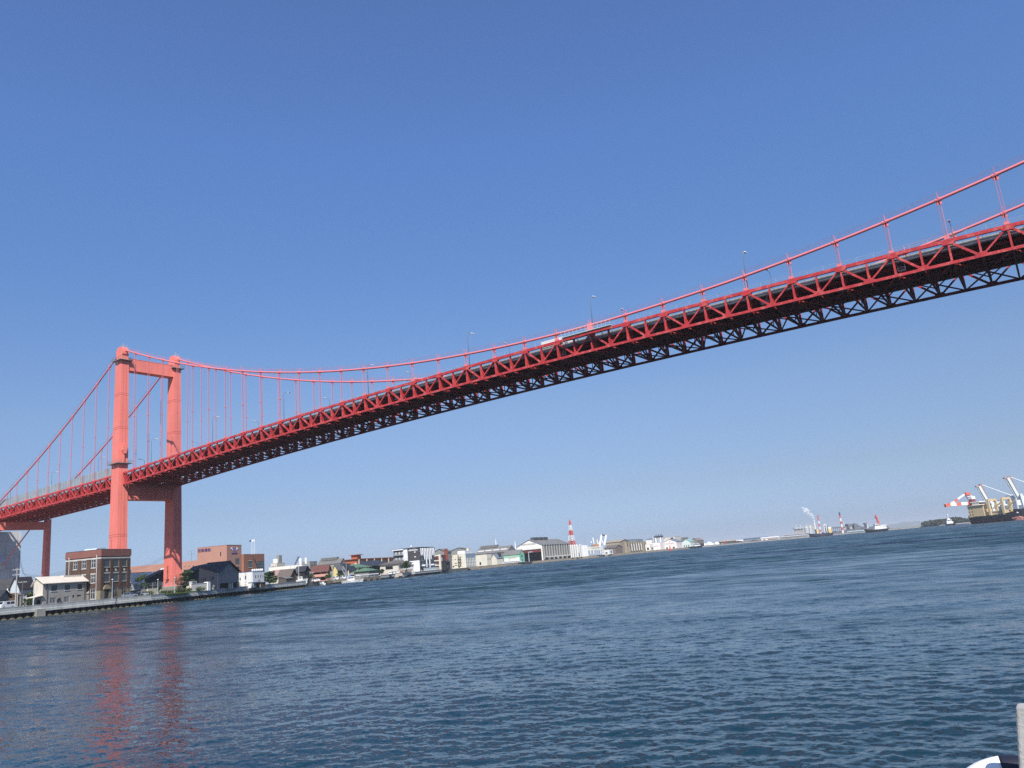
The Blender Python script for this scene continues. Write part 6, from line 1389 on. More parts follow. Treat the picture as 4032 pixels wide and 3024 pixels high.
for i in range(6): MB().box(-.2, -.02, t['ll']*(.78-.11*i), t['ll']*(.78-.11*i)+t['ll']*.07, t['h']*.52, t['h']*.66).build('sign_letter', mat('letter_faint', (.52, .44, .42), .8, .1, 1), t)
t = B3('pink_warehouse', 'pink-white gabled warehouse with faded sign and two dark doors at the water', zK(1422, 345), zK(1738, 318), zK(1870, 328), 1205, PALEPINK, ('gx', BLUEROOF, .6, 4.2), grid(2, .2, .9, ((.5, .7),), .2, bars=1, **DW), [(.18, .32, .02, .26, dict(bars=1, name='door', **DW)), (.70, .84, .02, .26, dict(bars=1, name='door', **DW))], base=2.2)
for i in range(6): MB().box(-.2, -.02, t['ll']*(.86-.125*i), t['ll']*(.86-.125*i)+t['ll']*.085, t['h']*.68, t['h']*.88).build('sign_letter', mat('letter_faint', (0,0,0)), t)
MB().box(-.2, -.02, t['ll']*.47, t['ll']*.53, t['h']*1.0, t['h']*1.17).build('red_emblem', mat('faded_red', (.55, .22, .2), .8, .1, 1), t)
def silo_cluster():
    D = 1235; o = at(*zK(1300, 330), D); t = thing('silo_cluster', 'cluster of pale silos topped with dark pipework behind the pink-white office', 'silo', (o.x, o.y, 2.2), ra)
    sc = 6.1/16.3*1.0; k = (at(*zK(1430, 300), D)-at(*zK(1160, 300), D)).length/270
    z1 = at(*zK(1300, 225), D).z-2.2; z2 = at(*zK(1300, 165), D).z-2.2
    for i in range(5): x = (1185+i*58-1300)*k; MB().tube([(x, 0, 0), (x, 0, z1), (x, 0, z1+1.5)], [25*k, 25*k, 8*k], 12).build('silo', SWHITE if i % 2 else GALV, t)
    for i in range(3):
        x = (1262+i*62-1300)*k; MB().tube([(x, 0, z1), (x, 0, z2), (x+2, 0, z2+1)], [.9, .7, .3], 6).build('pipe', DFRAME, t); MB().box(x-3, x+3, -2, 2, z1+.5, z1+2.5).build('hopper', DFRAME, t)
silo_cluster()
B3('brown_pipe_hall', 'cream hall with dark conveyor frame behind the pink-white warehouse', zK(1440, 225), zK(1700, 205), zK(1720, 205), 1290, CREAM, ('flat', mat('brown_coping', (.16, .10, .07), .8, .1, 1)), [], [(.15, .4, .2, .95, DW)], base=2.2, lenR=40)
B3('dark_far_hall', 'dark grey hall right of the pink-white warehouse roof', zK(1715, 240), zK(1890, 225), zK(1900, 225), 1330, YARDG, ('flat', GREYR), [], [], base=2.2, lenR=40)
B3('mint_gables', 'mint roofed sheds with small white gables near the shore bend', zK(1868, 330), zK(2075, 320), zK(2090, 320), 1290, mat('white_mint', (.60, .68, .62), .8, .05, .2), ('gx', mat('mint_roof', (.22, .40, .36), .7, .08, .2), .6, 4), [], grid(3, .1, .9, ((.1, .4),), .4, bars=1, **DW), base=2.2, lenR=30)
B3('brown_gable_hall', 'brown-grey hall with white gable trim at the end of the shipyard shore', zL(80, 352), zL(205, 345), zL(215, 345), 1380, mat('brown_grey', (.21, .18, .165), .85, .1, .1), ('gx', mat('brown_grey', (0,0,0)), .5, 4.5), [], [], base=2.2, lenR=50)
B3('dark_wharf_shed', 'low dark wharf shed beside the moored workboat', zL(165, 402), zL(275, 400), zL(285, 400), 1310, WOODD, ('flat', WOODD), [], [(.2, .8, .1, .6, dict(bars=3, gm=WHITE))], base=2.2, lenR=20)
# distant flat shore: sheds, domes, coal heaps
Q4 = gpos(3400, 1800)-gpos(3000, 1640); Q4.normalize()
def far_block(name, label, x0, x1, y0, D, m, dep=40, roofm=None, cat='building', h2=None, base=2.0):
    a, c = at(*y0(x0[0], x0[1]), D), at(*y0(x1[0], x1[1]), D); d = c-a; d.z = 0; L = d.length; zt_ = (a.z+c.z)/2; hh = zt_-base
    t = thing(name, label, cat, (a.x, a.y, base), math.atan2(d.y, d.x))
    MB().box(0, L, 0, dep, 0, hh).build('wall', m, t)
    MB().prism([(-1, hh), (dep/2, hh+(h2 or 2)), (dep+1, hh)], 'x', -1, L+1).build('roof', roofm or m, t)
    n = max(2, int(L/12))
    for i in range(n): MB().box(L*(i+.3)/n, L*(i+.3)/n+L/n*.4, -.3, -.01, 0, hh*.6).build('door', GREYC, t)
    return t
far_block('blue_grey_shed', 'long blue-grey shed on the distant flat shore left of the grain silos', (995, 325), (1420, 288), zL, 1850, BLUEROOF, 40, BLUEROOF)
far_block('white_quay_shed', 'long white quay shed in front of the blue-grey shed', (1312, 308), (1620, 288), zL, 1790, HWHITE, 30, HWHITE)
far_block('pink_quay_shed', 'low pinkish quay shed below the white quay shed', (1430, 325), (1610, 315), zL, 1730, mat('dusty_pink', (.40, .30, .26), .85, .1, .1), 20)
far_block('grey_quay_shed', 'long grey quay shed left of the dark cargo ship', (1650, 290), (2080, 262), zL, 1760, GREYC, 30, mat('pale_roof', (.42, .41, .40), .8, .08, .1))
far_block('far_grey_terminal', 'grey terminal roof running beneath the grain silos', (1700, 255), (2150, 225), zL, 1900, mat('haze_grey', (.36, .36, .36), .85, .1, .1), 40)
far_block('white_low_store', 'low white store at the bend of the distant shore', (890, 358), (1000, 348), zL, 1700, HWHITE, 20)
far_block('green_roof_sheds', 'pale sheds with grey-green roofs left of the tug', (1320, 582), (1690, 552), zM, 1700, HWHITE, 26, mat('grey_green_roof', (.34, .42, .41), .8, .08, .1))
far_block('white_pier_shed', 'white pier shed seen behind the tug', (2040, 448), (2150, 440), zM, 2050, HWHITE, 20)
for i, (x, y, r, lab) in enumerate(((320, 380, 4.5, 'leftmost'), (410, 375, 6.5, 'largest'), (545, 388, 5, 'rightmost'))):
    p = at(*zL(x, y+22), 1600); t = thing('storage_dome', f'white storage dome on the distant shore, {lab} of three', 'dome', (p.x, p.y, 2.0), 0, 'white storage domes')
    MB().tube([(0, 0, 0), (0, 0, r*.5), (0, 0, r*.85), (0, 0, r*1.05)], [r, r*.92, r*.6, r*.15], 14).build('shell', SWHITE, t); MB().box(-r*1.6, -r*.9, -4, 4, 0, r*.6).build('annex', SWHITE, t)
COAL = mat('coal', (.05, .05, .055), .95, .3, .05, bump=.2)
for i, (x0, x1, y, lab) in enumerate(((470, 600, 405, 'nearest the white domes'), (660, 800, 392, 'in the middle of the heaps'), (800, 1000, 382, 'right of the middle'), (1120, 1265, 362, 'below the blue-grey shed'))):
    D = 1690; a, c = at(*zL(x0, y), D), at(*zL(x1, y-8), D); L = (c-a).length; rg = random.Random(i); t = MB(); rings = []
    for k in range(9):
        f = k/8; hh = (at(*zL(x0, y-24), D).z-2)*math.sin(math.pi*min(max(f, .04), .96))**.7*rg.uniform(.8, 1.1); q = a.lerp(c, f); rings.append([(q.x-a.x, q.y-a.y-9, 0), (q.x-a.x, q.y-a.y-3, hh*.7), (q.x-a.x, q.y-a.y, hh), (q.x-a.x, q.y-a.y+9, 0)])
    o = t.loft(rings).build('coal_heap', COAL, loc=(a.x, a.y, 2.0)); tag(o, f'dark coal heap on the distant shore, {lab}', 'coal heap', 'coal heaps on the distant shore')
o = at(*zL(740, 360), 1800); t = thing('hip_roof_hall', 'hazy tan hall with hipped roof behind the coal heaps', 'building', (o.x, o.y, 2.0), ra)
hz = at(*zL(720, 332), 1800).z-2
MB().box(-18, 22, -5, 25, 0, hz*.6).build('wall', TANM, t); MB().loft([[(-21, -8, hz*.6), (25, -8, hz*.6), (25, 28, hz*.6), (-21, 28, hz*.6)], [(-8, 6, hz), (4, 6, hz), (4, 12, hz), (-8, 12, hz)]]).build('roof', mat('tan_roof', (.36, .30, .24), .85, .1, .1), t)

# ------------------------------------------------------------------ industrial works at right
def chimney(label, base_px, top_px, D, r, cap):
    a = at(*zM(*base_px), D); H = at(*zM(*top_px), D).z-2; t = thing('striped_chimney', label, 'chimney', (a.x, a.y, 2.0), 0, 'striped chimneys'); n = 7; cols = [SWHITE, REDW]
    for i in range(n):
        f0, f1 = i/n, (i+1)/n; m_ = cols[i % 2] if i < n-1 else cap
        MB().tube([(0, 0, H*f0), (0, 0, H*f1-.02)], [r*(1.25-.35*f0), r*(1.25-.35*f1)], 14).build('band', m_, t)
chimney('red and white striped chimney with dark tip, left of the pair', (722, 575), (658, 212), 2250, 1.75, REDW)
chimney('taller red and white striped chimney with black top, right of the pair', (1200, 535), (1135, 150), 2250, 2.1, mat('soot_black', (.04, .04, .045), .9, .1, 1))
def silos():
    D = 2150; a = at(*zM(440, 590), D); t = thing('grain_silos', 'group of hazy grey grain silos with gantry left of the striped chimneys', 'silo', (a.x, a.y, 2.0), ra); k = (at(*zM(540, 500), D)-at(*zM(140, 500), D)).length/400; z1 = at(*zM(440, 480), D).z-2
    SM = mat('silo_grey', (.44, .45, .45), .7, .1, .05)
    for x, r in ((430, 52), (522, 42)): MB().tube([((x-440)*k, 0, 0), ((x-440)*k, 0, z1), ((x-440)*k, 0, z1+3)], [r*k, r*k, r*.3*k], 18).build('silo', SM, t)
    for i in range(8): x = 165+i*27; MB().tube([((x-440)*k, 3, 0), ((x-440)*k, 3, z1*1.05-i % 3*2)], 12*k, 10).build('slim_silo', mat('slim_silo_tan', (.42, .38, .34), .8, .1, .05), t)
    MB().box((140-440)*k, (350-440)*k, -2, 6, z1*.96, z1*1.08).build('gantry', GALV, t); MB().box((340-440)*k, (570-440)*k, -1, 1, z1+3.2, z1+4.4).build('gantry', GALV, t)
    for x in (200, 290, 435): MB().box((x-440)*k-1.5, (x-440)*k+1.5, -1, 2, z1+3, z1+9).build('headhouse', GALV, t)
silos()
def flare():
    D = 2200; a = at(*zM(620, 560), D); H = at(*zM(580, 315), D).z-2; t = thing('flare_stack', 'white guyed flare stack giving off the white plume', 'stack', (a.x, a.y, 2.0), ra)
    MB().tube([(0, 0, 0), (0, 0, H)], [2.2, 1.2], 8).build('stack', SWHITE, t); MB().tube([(0, 0, H-2.5), (0, 0, H)], 2.4, 8).build('tip', SWHITE, t)
    for s in (-1, 1): MB().tube([(s*9+3, 0, 0), (s*.8, 0, H*.92)], .45, 5).build('leg', GALV, t)
    for f in (.25, .5, .75): MB().bar((-9*(1-f)+1, 0, f*H), (9*(1-f)+2, 0, f*H), .5, .5).build('brace', GALV, t)
    return a, H
fa, fh = flare()
def plume(name, label, D, pts, dens, col, seed):
    rg = random.Random(seed); bm = bmesh.new()
    for x, y, r in pts:
        c = at(*zM(x, y), D); r *= .5
        for j in range(5):
            mtx = Matrix.Translation(c+Vector((rg.uniform(-.6, .6)*r, rg.uniform(-.5, .5)*r, rg.uniform(-.6, .6)*r))) @ Matrix.Scale(r*rg.uniform(.55, .95), 4)
            bmesh.ops.create_icosphere(bm, subdivisions=2, radius=1, matrix=mtx)
    me = bpy.data.meshes.new(name); bm.to_mesh(me); bm.free()
    o = link(name, me); md = o.modifiers.new('merge', 'REMESH'); md.mode = 'VOXEL'; md.voxel_size = .7
    m = bpy.data.materials.new(name+'_volume'); m.use_nodes = True; n = m.node_tree; n.nodes.remove(n.nodes['Principled BSDF'])
    v = n.nodes.new('ShaderNodeVolumePrincipled'); v.inputs['Color'].default_value = (*col, 1); v.inputs['Density'].default_value = dens; v.inputs['Anisotropy'].default_value = .2
    n.links.new(v.outputs[0], n.nodes['Material Output'].inputs['Volume'])
    if dens > .1:                       # thick steam: a lumpy white body, slightly see-through
        n.nodes.remove(v); df = n.nodes.new('ShaderNodeBsdfDiffuse'); df.inputs[0].default_value = (.92, .93, .94, 1); tl_ = n.nodes.new('ShaderNodeBsdfTranslucent'); tl_.inputs[0].default_value = (.92, .93, .94, 1)
        tp = n.nodes.new('ShaderNodeBsdfTransparent'); m1 = n.nodes.new('ShaderNodeMixShader'); m1.inputs[0].default_value = .4; m2 = n.nodes.new('ShaderNodeMixShader')
        nz = n.nodes.new('ShaderNodeTexNoise'); nz.inputs['Scale'].default_value = .12; g_ = n.nodes.new('ShaderNodeNewGeometry'); n.links.new(g_.outputs['Position'], nz.inputs['Vector']); n.links.new(nz.outputs[0], m2.inputs[0])
        n.links.new(df.outputs[0], m1.inputs[1]); n.links.new(tl_.outputs[0], m1.inputs[2]); n.links.new(m1.outputs[0], m2.inputs[1]); n.links.new(tp.outputs[0], m2.inputs[2]); n.links.new(m2.outputs[0], n.nodes['Material Output'].inputs['Surface'])
    me.materials.append(m); tag(o, label, 'smoke')
    return o
plume('white_plume', 'white steam plume drifting left from the flare stack', 2200, [(578, 285, 4), (562, 262, 6), (540, 240, 7), (515, 218, 8), (490, 195, 8), (468, 165, 9), (440, 140, 9), (408, 115, 10), (380, 95, 9), (352, 72, 6), (328, 55, 4)], .30, (1, 1, 1), 2)
plume('dark_plume', 'faint brownish smoke drifting left from the left striped chimney', 2250, [(645, 205, 4), (625, 198, 5), (600, 190, 6), (575, 185, 6)], .004, (.35, .35, .38), 3)
def works():
    D = 2350; a = at(*zM(1400, 520), D); k = (at(*zM(1600, 480), D)-at(*zM(1200, 480), D)).length/400; t = thing('coal_works', 'dark hazy coal works with round store and sloping conveyors', 'works', (a.x, a.y, 2.0), ra)
    zz = lambda y, x: at(*zM(x, y), D).z-2; X = lambda x: (x-1400)*k
    WM = mat('works_grey', (.13, .14, .15), .85, .2, .05)
    MB().tube([(X(1390), 0, 0), (X(1390), 0, zz(440, 1390))], 32*k, 16).build('round_store', mat('round_store_pale', (.40, .42, .40), .8, .1, .05), t)
    MB().box(X(1310), X(1430), -5, 14, zz(450, 1360), zz(400, 1360)).build('headhouse', WM, t); MB().box(X(1310), X(1345), -8, 8, 0, zz(420, 1330)).build('tower', WM, t)
    MB().box(X(1440), X(1520), -10, 10, 0, zz(400, 1480)).build('mill', WM, t)
    for x0, y0, x1, y1 in ((1500, 410, 1690, 490), (1430, 420, 1510, 395), (905, 490, 1310, 470)): MB().bar((X(x0), 0, zz(y0, x0)), (X(x1), 0, zz(y1, x1)), 4, 3.5).build('conveyor', WM, t)
    for i in range(9): x = 930+i*45; MB().bar((X(x), 0, 0), (X(x), 0, zz(488-i*2, x)), 1.2, 1.2).build('trestle', WM, t)
    for i in range(5): x = 1540+i*30; MB().bar((X(x), 0, 0), (X(x), 0, zz(428+i*13, x)), 1, 1).build('trestle', WM, t)
    MB().bar((X(1240), 0, 0), (X(1228), 0, zz(355, 1228)), 3, 3).build('slim_tower', GALV, t); MB().box(X(1215), X(1250), -2, 2, zz(400, 1230), zz(385, 1230)).build('slim_tower_deck', GALV, t)
    for x, y in ((790, 455), (845, 440), (870, 470)): MB().bar((X(x), 3, 0), (X(x), 3, zz(y, x)), 2.5, 2.5).build('mast', WM, t)
    MB().tube([(X(800), 6, 0), (X(800), 6, zz(510, 800))], 25*k, 12).build('tank', WM, t)
    # long dark stockpile
    L0, L1 = X(700), X(2250); rings = []; rg = random.Random(9)
    for i in range(30): x = L0+(L1-L0)*i/29; hh = rg.uniform(5, 9) if i < 10 else rg.uniform(8, 13); rings.append([(x, -18, 0), (x, -5, hh*.8), (x, 4, hh), (x, 22, 0)])
    MB().loft(rings).build('stockpile', mat('stockpile_dark', (.085, .085, .09), .95, .2, .03), t)
    MB().loft([[(X(1762)+s*w_, d*8, z) for s, d in ((-1, -1), (1, -1), (1, 1), (-1, 1))] for w_, z in ((26*k, 0), (14*k, zz(400, 1760)))]).build('pale_tower', mat('pale_tower', (.45, .46, .46), .8, .1, .05), t); MB().box(X(1715), X(1765), -6, 6, zz(405, 1740), zz(375, 1740)).build('tower_head', WM, t)
works()
# ------------------------------------------------------------------ ships and port cranes at right
HULLB = mat('hull_black', (.022, .024, .032), .5, .15, .1)
HULLR = mat('boot_red', (.20, .045, .045), .7, .2, .1)
BUFF = mat('buff_paint', (.62, .47, .26), .6, .08, .1)
def cargo_far():
    D = 1620; a = at(*zM(475, 690), D); c = at(*zM(1005, 655), D); L = (c-a).length; m_ = (a+c)/2; t = thing('cargo_ship', 'small dark cargo ship with yellow deck cranes before the grain silos', 'ship', (m_.x, m_.y, 0), ra+math.pi)
    k = L/530; MB().loft(hull_rings(L, 14, 2, 5.5, .25, .8)).build('hull', mat('hull_navy', (.05, .06, .10), .6, .1, .1), t); MB().loft(hull_rings(L*.985, 14.2, 2, 1.8, .0, .8)).build('boot_top', mat('boot_dull', (.16, .08, .09), .7, .1, .1), t)
    YC = mat('crane_yellow', (.66, .50, .22), .6, .06, .1)
    for x, top in ((-L/2+.38*L*-1+L*.56, 0),): pass
    def lx(px): return (740-px)*k
    MB().box(lx(680), lx(635), -4, 4, 5, 14).build('crane_house', YC, t); MB().bar((lx(645), 0, 13), (lx(510), 0, 24), 1.3, 1.3).build('crane_jib', YC, t)
    MB().box(lx(975), lx(900), -6, 6, 5, 13).build('superstructure', YC, t); MB().box(lx(985), lx(915), -4, 4, 13, 16).build('bridge', SWHITE, t)
    for x in (840, 890): MB().bar((lx(x), 0, 5), (lx(x), 0, 22), 1.3, 1.3).build('derrick_post', SWHITE, t)
    MB().bar((lx(835), 0, 21.5), (lx(895), 0, 21.5), 1.3, 1.3).build('derrick_beam', SWHITE, t); MB().box(lx(500), lx(510), -1, 1, 8, 20).build('foremast', SWHITE, t)
cargo_far()
def tug():
    D = 1250; a, c = at(*zM(1705, 560), D), at(*zM(2180, 545), D); L = (c-a).length*1.12; m_ = (a+c)/2; t = thing('tugboat', 'black-hulled tug with white deckhouse and tall red mast', 'tugboat', (m_.x, m_.y, 0), ra+math.pi); k = L/475
    X = lambda px: (1942-px)*k; z = lambda y, x: at(*zM(x, y), D).z
    MB().loft(hull_rings(L, 9, 1.5, 3.6, .55, .6)).build('hull', HULLB, t)
    MB().prism([(X(2160), 3.0), (X(1890), 3.0), (X(1905), 7.2), (X(2060), 7.4), (X(2150), 5.6)], 'y', -3.2, 3.2).build('deckhouse', SWHITE, t)
    w_ = MB().prism([(X(2010), 7.0), (X(1910), 7.0), (X(1915), 11.0), (X(2000), 11.2)], 'y', -2.4, 2.4).build('wheelhouse', SWHITE, t)
    for s in (-1, 1): MB().box(X(2000), X(1920), s*2.41-.05, s*2.41+.05, 8.6, 10.1).build('window', DGLASS, w_)
    MB().bar((X(2020), 0, 10), (X(1985), 0, 24), 2.4, 2.4, (0, 1, 0), 1.4, 1.4).build('mast', REDW, t); MB().box(X(2002), X(1968), -1.5, 1.5, 19, 21.5).build('mast_platform', REDW, t)
    MB().tube([(L*.5*math.cos(q)*1.0, 4.6*math.sin(q), 2.4) for q in [i*math.pi/8-math.pi/2 for i in range(0, 9)]], .45, 6).build('fender', BLACK, t)
tug()
def pilot_boat():
    D = 1280; a, c = at(*zN(625, 1072), D), at(*zN(830, 1060), D); m_ = (a+c)/2; L = max(14, (c-a).length); t = thing('patrol_boat', 'white patrol boat with stacked cabins in front of the wooded shore', 'boat', (m_.x, m_.y, 0), ra+math.pi)
    MB().loft(hull_rings(L, 5, 1, 2.4, .4)).build('hull', HULLB, t); MB().box(-L*.28, L*.38, -2, 2, 2.2, 5.4).build('deckhouse', SWHITE, t); w_ = MB().box(-L*.16, L*.30, -1.7, 1.7, 5.4, 8.2).build('wheelhouse', SWHITE, t)
    for s in (-1, 1): MB().box(-L*.12, L*.26, s*1.71-.04, s*1.71+.04, 6.5, 7.6).build('window', DGLASS, w_)
    MB().box(-L*.05, L*.2, -1.2, 1.2, 8.2, 10).build('top_deck', SWHITE, t); MB().bar((L*.08, 0, 10), (L*.08, 0, 16), .8, .8).build('mast', SWHITE, t); MB().box(L*.02, L*.15, -1, 1, 14, 14.6).build('radar', SWHITE, t)
pilot_boat()
def workboat():
    boat('dark workboat with white wheelhouse moored at the bend of the shipyard shore', gpos(2730, 1215, 0), ra, 26, 6, 2.6, HULLB, cabin=(.2, .3, 4), mast=7, name='workboat')
workboat()
def barge():
    D = 900; a = gpos(2062, 828); t = thing('barge', 'dark moored barge at the foot of the mint warehouse', 'barge', (a.x, a.y, 0), ra+.1); MB().prism([(-9, 2.0), (9, 2.0), (7.5, -1), (-7.5, -1)], 'y', -3, 3).build('hull', HULLB, t); MB().box(-8, 8, -2.6, 2.6, 2.0, 2.3).build('deck', WOODB, t)
barge()
def buoy(label, px, D):
    p = gpos(px, D); t = thing('buoy', label, 'buoy', (p.x, p.y, 0), 0, 'red harbour buoys'); BR = mat('buoy_red', (.70, .07, .06), .5, .08, 1)
    MB().tube([(0, 0, -.8), (0, 0, .9), (0, 0, 1.3)], [1.8, 1.8, 1.0], 14).build('float', BR, t)
    for k in range(4): a = k*math.pi/2; MB().bar((1.2*math.cos(a), 1.2*math.sin(a), 1.0), (.4*math.cos(a), .4*math.sin(a), 5.2), .22, .22).build('frame_leg', BR, t)
    MB().tube([(0, 0, 5), (0, 0, 6.6)], [.7, .5], 8).build('lantern', BR, t); MB().box(-.9, .9, -.05, .05, 2.6, 4.4).build('reflector', BR, t)
buoy('red navigation buoy in front of the pink-white warehouse', 2638, 1090)
buoy('smaller-looking red buoy off the coal heaps on the distant shore', 2853, 1420)

def big_ship():
    D = 985; vw = at(3900, 2046, 1)-CAM; vw.z = 0; vw.normalize(); sd_ = Vector((vw.y, -vw.x, 0)); a = math.radians(32); dr = sd_*math.cos(a)-vw*math.sin(a)
    st = gpos(3818, D); L = 54.0; beam = 16; ctr = st+dr*(L/2+4); ctr.z = 0
    t = thing('freighter', 'black-hulled freighter with buff superstructure and salmon boot-topping moored at right', 'ship', ctr, math.atan2(dr.y, dr.x))
    MB().loft(hull_rings(L, beam, 3, 7.4, .55, .62, 16, .9)).build('hull', HULLB, t)
    MB().loft(hull_rings(L*.995, beam*1.004, 3, 2.0, .0, .62, 16, .9)).build('boot_top', HULLR, t)
    MB().prism([(L*.30, -1.0), (L*.485, -1.0), (L*.50, 2.5), (L*.44, 3.8), (L*.32, 3.2)], 'y', -beam*.28, beam*.28).build('bow_patch', mat('salmon', (.60, .25, .20), .7, .1, .1), t)
    c = MB().box(-L*.47, -L*.16, -beam*.46, beam*.46, 7.0, 18.5).build('superstructure', BUFF, t)
    for z in (9, 12, 15):
        for s in (-1, 1):
            for i in range(2): MB().box(-L*.45+i*3, -L*.45+i*3+.9, s*beam*.46-.05, s*beam*.46+.05, z, z+1.1).build('window', DGLASS, c)
        for i in range(4): MB().box(-L*.16-.02, -L*.16+.05, -6+i*3.4, -4.9+i*3.4, z, z+1.1).build('window', DGLASS, c)
    MB().box(-L*.49, -L*.14, -beam*.52, beam*.52, 18.5, 19.2).build('bridge_deck', BUFF, t); w_ = MB().box(-L*.40, -L*.26, -beam*.3, beam*.3, 18.2, 22).build('wheelhouse', SWHITE, t); MB().box(-L*.26-.0, -L*.26+.06, -beam*.28, beam*.28, 19.8, 21.2).build('window', DGLASS, w_)
    MB().box(-L*.42, -L*.24, -beam*.34, beam*.34, 22, 23).build('wheelhouse_roof', SWHITE, t); MB().box(-L*.46, -L*.40, -3, 3, 18.2, 26).build('funnel', HULLR, t); MB().box(-L*.465, -L*.395, -3.1, 3.1, 26, 29).build('funnel_top', SWHITE, t)
    for i in range(3): x = -L*.12+i*L*.14; MB().box(x-3.4, x+3.4, -beam*.34, beam*.34, 7.2, 10.4).build('hatch_coaming', BUFF, t); MB().box(x-3.6, x+3.6, -beam*.36, beam*.36, 10.4, 11.4).build('hatch_cover', BUFF, t)
    for x in (-L*.05, L*.22):
        for s in (-1, 1): MB().bar((x, s*6.5, 7), (x, s*6.5, 23), 2.2, 2.2).build('derrick_post', BUFF, t)
        MB().bar((x, -6.5, 23), (x, 6.5, 23), 2.0, 2.2).build('derrick_beam', BUFF, t); MB().bar((x, 0, 14), (x+10, 0, 20), 1.2, 1.2).build('derrick_boom', BUFF, t)
    MB().bar((L*.42, 0, 9), (L*.42, 0, 22), 1.0, 1.0).build('foremast', SWHITE, t); MB().box(L*.36, L*.47, -4, 4, 9.4, 11.2).build('forecastle', HULLB, t)
    for s in (-1, 1): MB().tube([(L*.43, s*3.4, 7.6), (L*.43, s*4.0, 7.0)], .9, 10).build('hawse_pipe', SWHITE, t)
    for i in range(4): MB().box(-L*.2+i*8, -L*.2+i*8+5, -beam*.5-.06, -beam*.5+.02, 6.2, 7.0).build('bulwark_port', DFRAME, t)
    MB().box(-L*.50, -L*.46, -beam*.40, beam*.40, 6.6, 9).build('stern_bulwark', mat('orange_red', (.55, .12, .07), .6, .1, 1), t)
big_ship()
def luffing_crane():
    D = 1120; o = at(*zN(1165, 640), D); t = thing('luffing_crane', 'red and white banded dockside crane with level jib pointing left', 'crane', (o.x, o.y, 2.0), ra)
    k = (at(*zN(1240, 640), D)-at(*zN(540, 690), D)).length/700; X = lambda x: (x-1165)*k; z = lambda y, x: at(*zN(x, y), D).z-2
    def seg(pts, mats, w_, nm, yy=0):
        for i in range(len(pts)-1): MB().bar((X(pts[i][0]), yy, z(pts[i][1], pts[i][0])), (X(pts[i+1][0]), yy, z(pts[i+1][1], pts[i+1][0])), w_, w_).build(nm, mats[i % len(mats)], t)
    OR = mat('crane_orange_red', (.68, .14, .07), .6, .06, .2)
    seg([(545, 685), (655, 660), (795, 655), (905, 640), (1050, 628), (1235, 612)], [OR, SWHITE], 3.6, 'jib')
    seg([(690, 640), (770, 600), (860, 545), (1030, 445), (1085, 415)], [SWHITE, OR, SWHITE, OR], 2.0, 'tie_rod'); seg([(1085, 415), (1160, 470), (1240, 525)], [OR, SWHITE], 2.2, 'back_stay'); seg([(1095, 440), (1125, 520), (1150, 590)], [SWHITE], 3.4, 'mast')
    MB().box(X(1050), X(1140), -3, 3, z(455, 1095), z(405, 1095)).build('mast_head', OR, t); MB().box(X(1085), X(1235), -4, 4, z(650, 1160), z(585, 1160)).build('machine_house', OR, t)
    for x in (1115, 1185): MB().bar((X(x), 0, 0), (X(x), 0, z(640, x)), 4, 4).build('leg', OR, t)
luffing_crane()
def gantry(label, foot, mid, top, D, nm='quay_crane'):
    o = at(*zN(*mid), D); t = thing(nm, label, 'crane', (o.x, o.y, 2.0), ra); z = lambda y, x: at(*zN(x, y), D).z-2
    k = (at(*zN(mid[0]+100, mid[1]), D)-o).length/100; X = lambda x: (x-mid[0])*k
    MB().bar((X(mid[0]), -3, z(mid[1], mid[0])), (X(top[0]), -3, z(top[1], top[0])), 3.4, 3).build('boom', mat('boom_grey_white', (.62, .66, .66), .6, .06, .1), t)
    b = MB()
    b.bar((X(mid[0])-2.9, -3, z(mid[1], mid[0])), (X(top[0])-2.9, -3, z(top[1], top[0])), 1.0, 1.0)
    b.build('boom_walkway', GALV, t)
    MB().box(X(top[0])-4, X(top[0])+4, -4, -1, z(top[1], top[0])-.5, z(top[1], top[0])+1).build('boom_tip', mat('tip_rust', (.40, .25, .20), .8, .1, .1), t)
    BS = mat('boom_grey_white', (0,0,0))
    for x, yy in ((X(mid[0])+2, -8), (X(mid[0])+2, 8), (X(mid[0])+24, -8), (X(mid[0])+24, 8)): MB().bar((x, yy, 0), (x-2, yy, z(mid[1], mid[0])+4), 3, 3).build('leg', BS, t)
    H = z(mid[1], mid[0]); MB().box(X(mid[0])-2, X(mid[0])+60, -5, 5, H-2, H+2).build('girder', BS, t); MB().bar((X(mid[0])+2, 0, H), (X(mid[0])-4, 0, H+26), 3, 3).build('a_frame', mat('frame_rust', (.28, .17, .14), .8, .15, .1), t); MB().bar((X(mid[0])-4, 0, H+26), (X(mid[0])+46, 0, H+2), .8, .8).build('stay', BS, t)
    MB().box(X(mid[0])+28, X(mid[0])+44, -5, 5, H+2, H+9).build('machine_house', SWHITE, t); MB().box(X(mid[0])+1, X(mid[0])+25, -9, -7, 8, 11).build('sill_beam', BS, t)
gantry('grey-white quay crane with raised boom behind the freighter superstructure', None, (1475, 640), (1330, 285), 1180)
gantry('taller grey-white quay crane with raised boom at the right edge', None, (2070, 520), (1910, 115), 1100)
a = at(*zN(1800, 700), 1200); t = thing('port_shed', 'pale blue-white port shed behind the bow of the freighter', 'building', (a.x, a.y, 2.0), ra); hh = at(*zN(1900, 690), 1200).z-2
MB().box(0, 130, 0, 40, 0, hh).build('wall', mat('pale_blue_wall', (.52, .62, .66), .7, .05, .1), t); MB().prism([(-1, hh), (20, hh+4), (41, hh)], 'x', -1, 131).build('roof', SWHITE, t)
for i in range(6): MB().box(6+i*20, 16+i*20, -.3, -.02, 0, hh*.5).build('door', GALV, t)
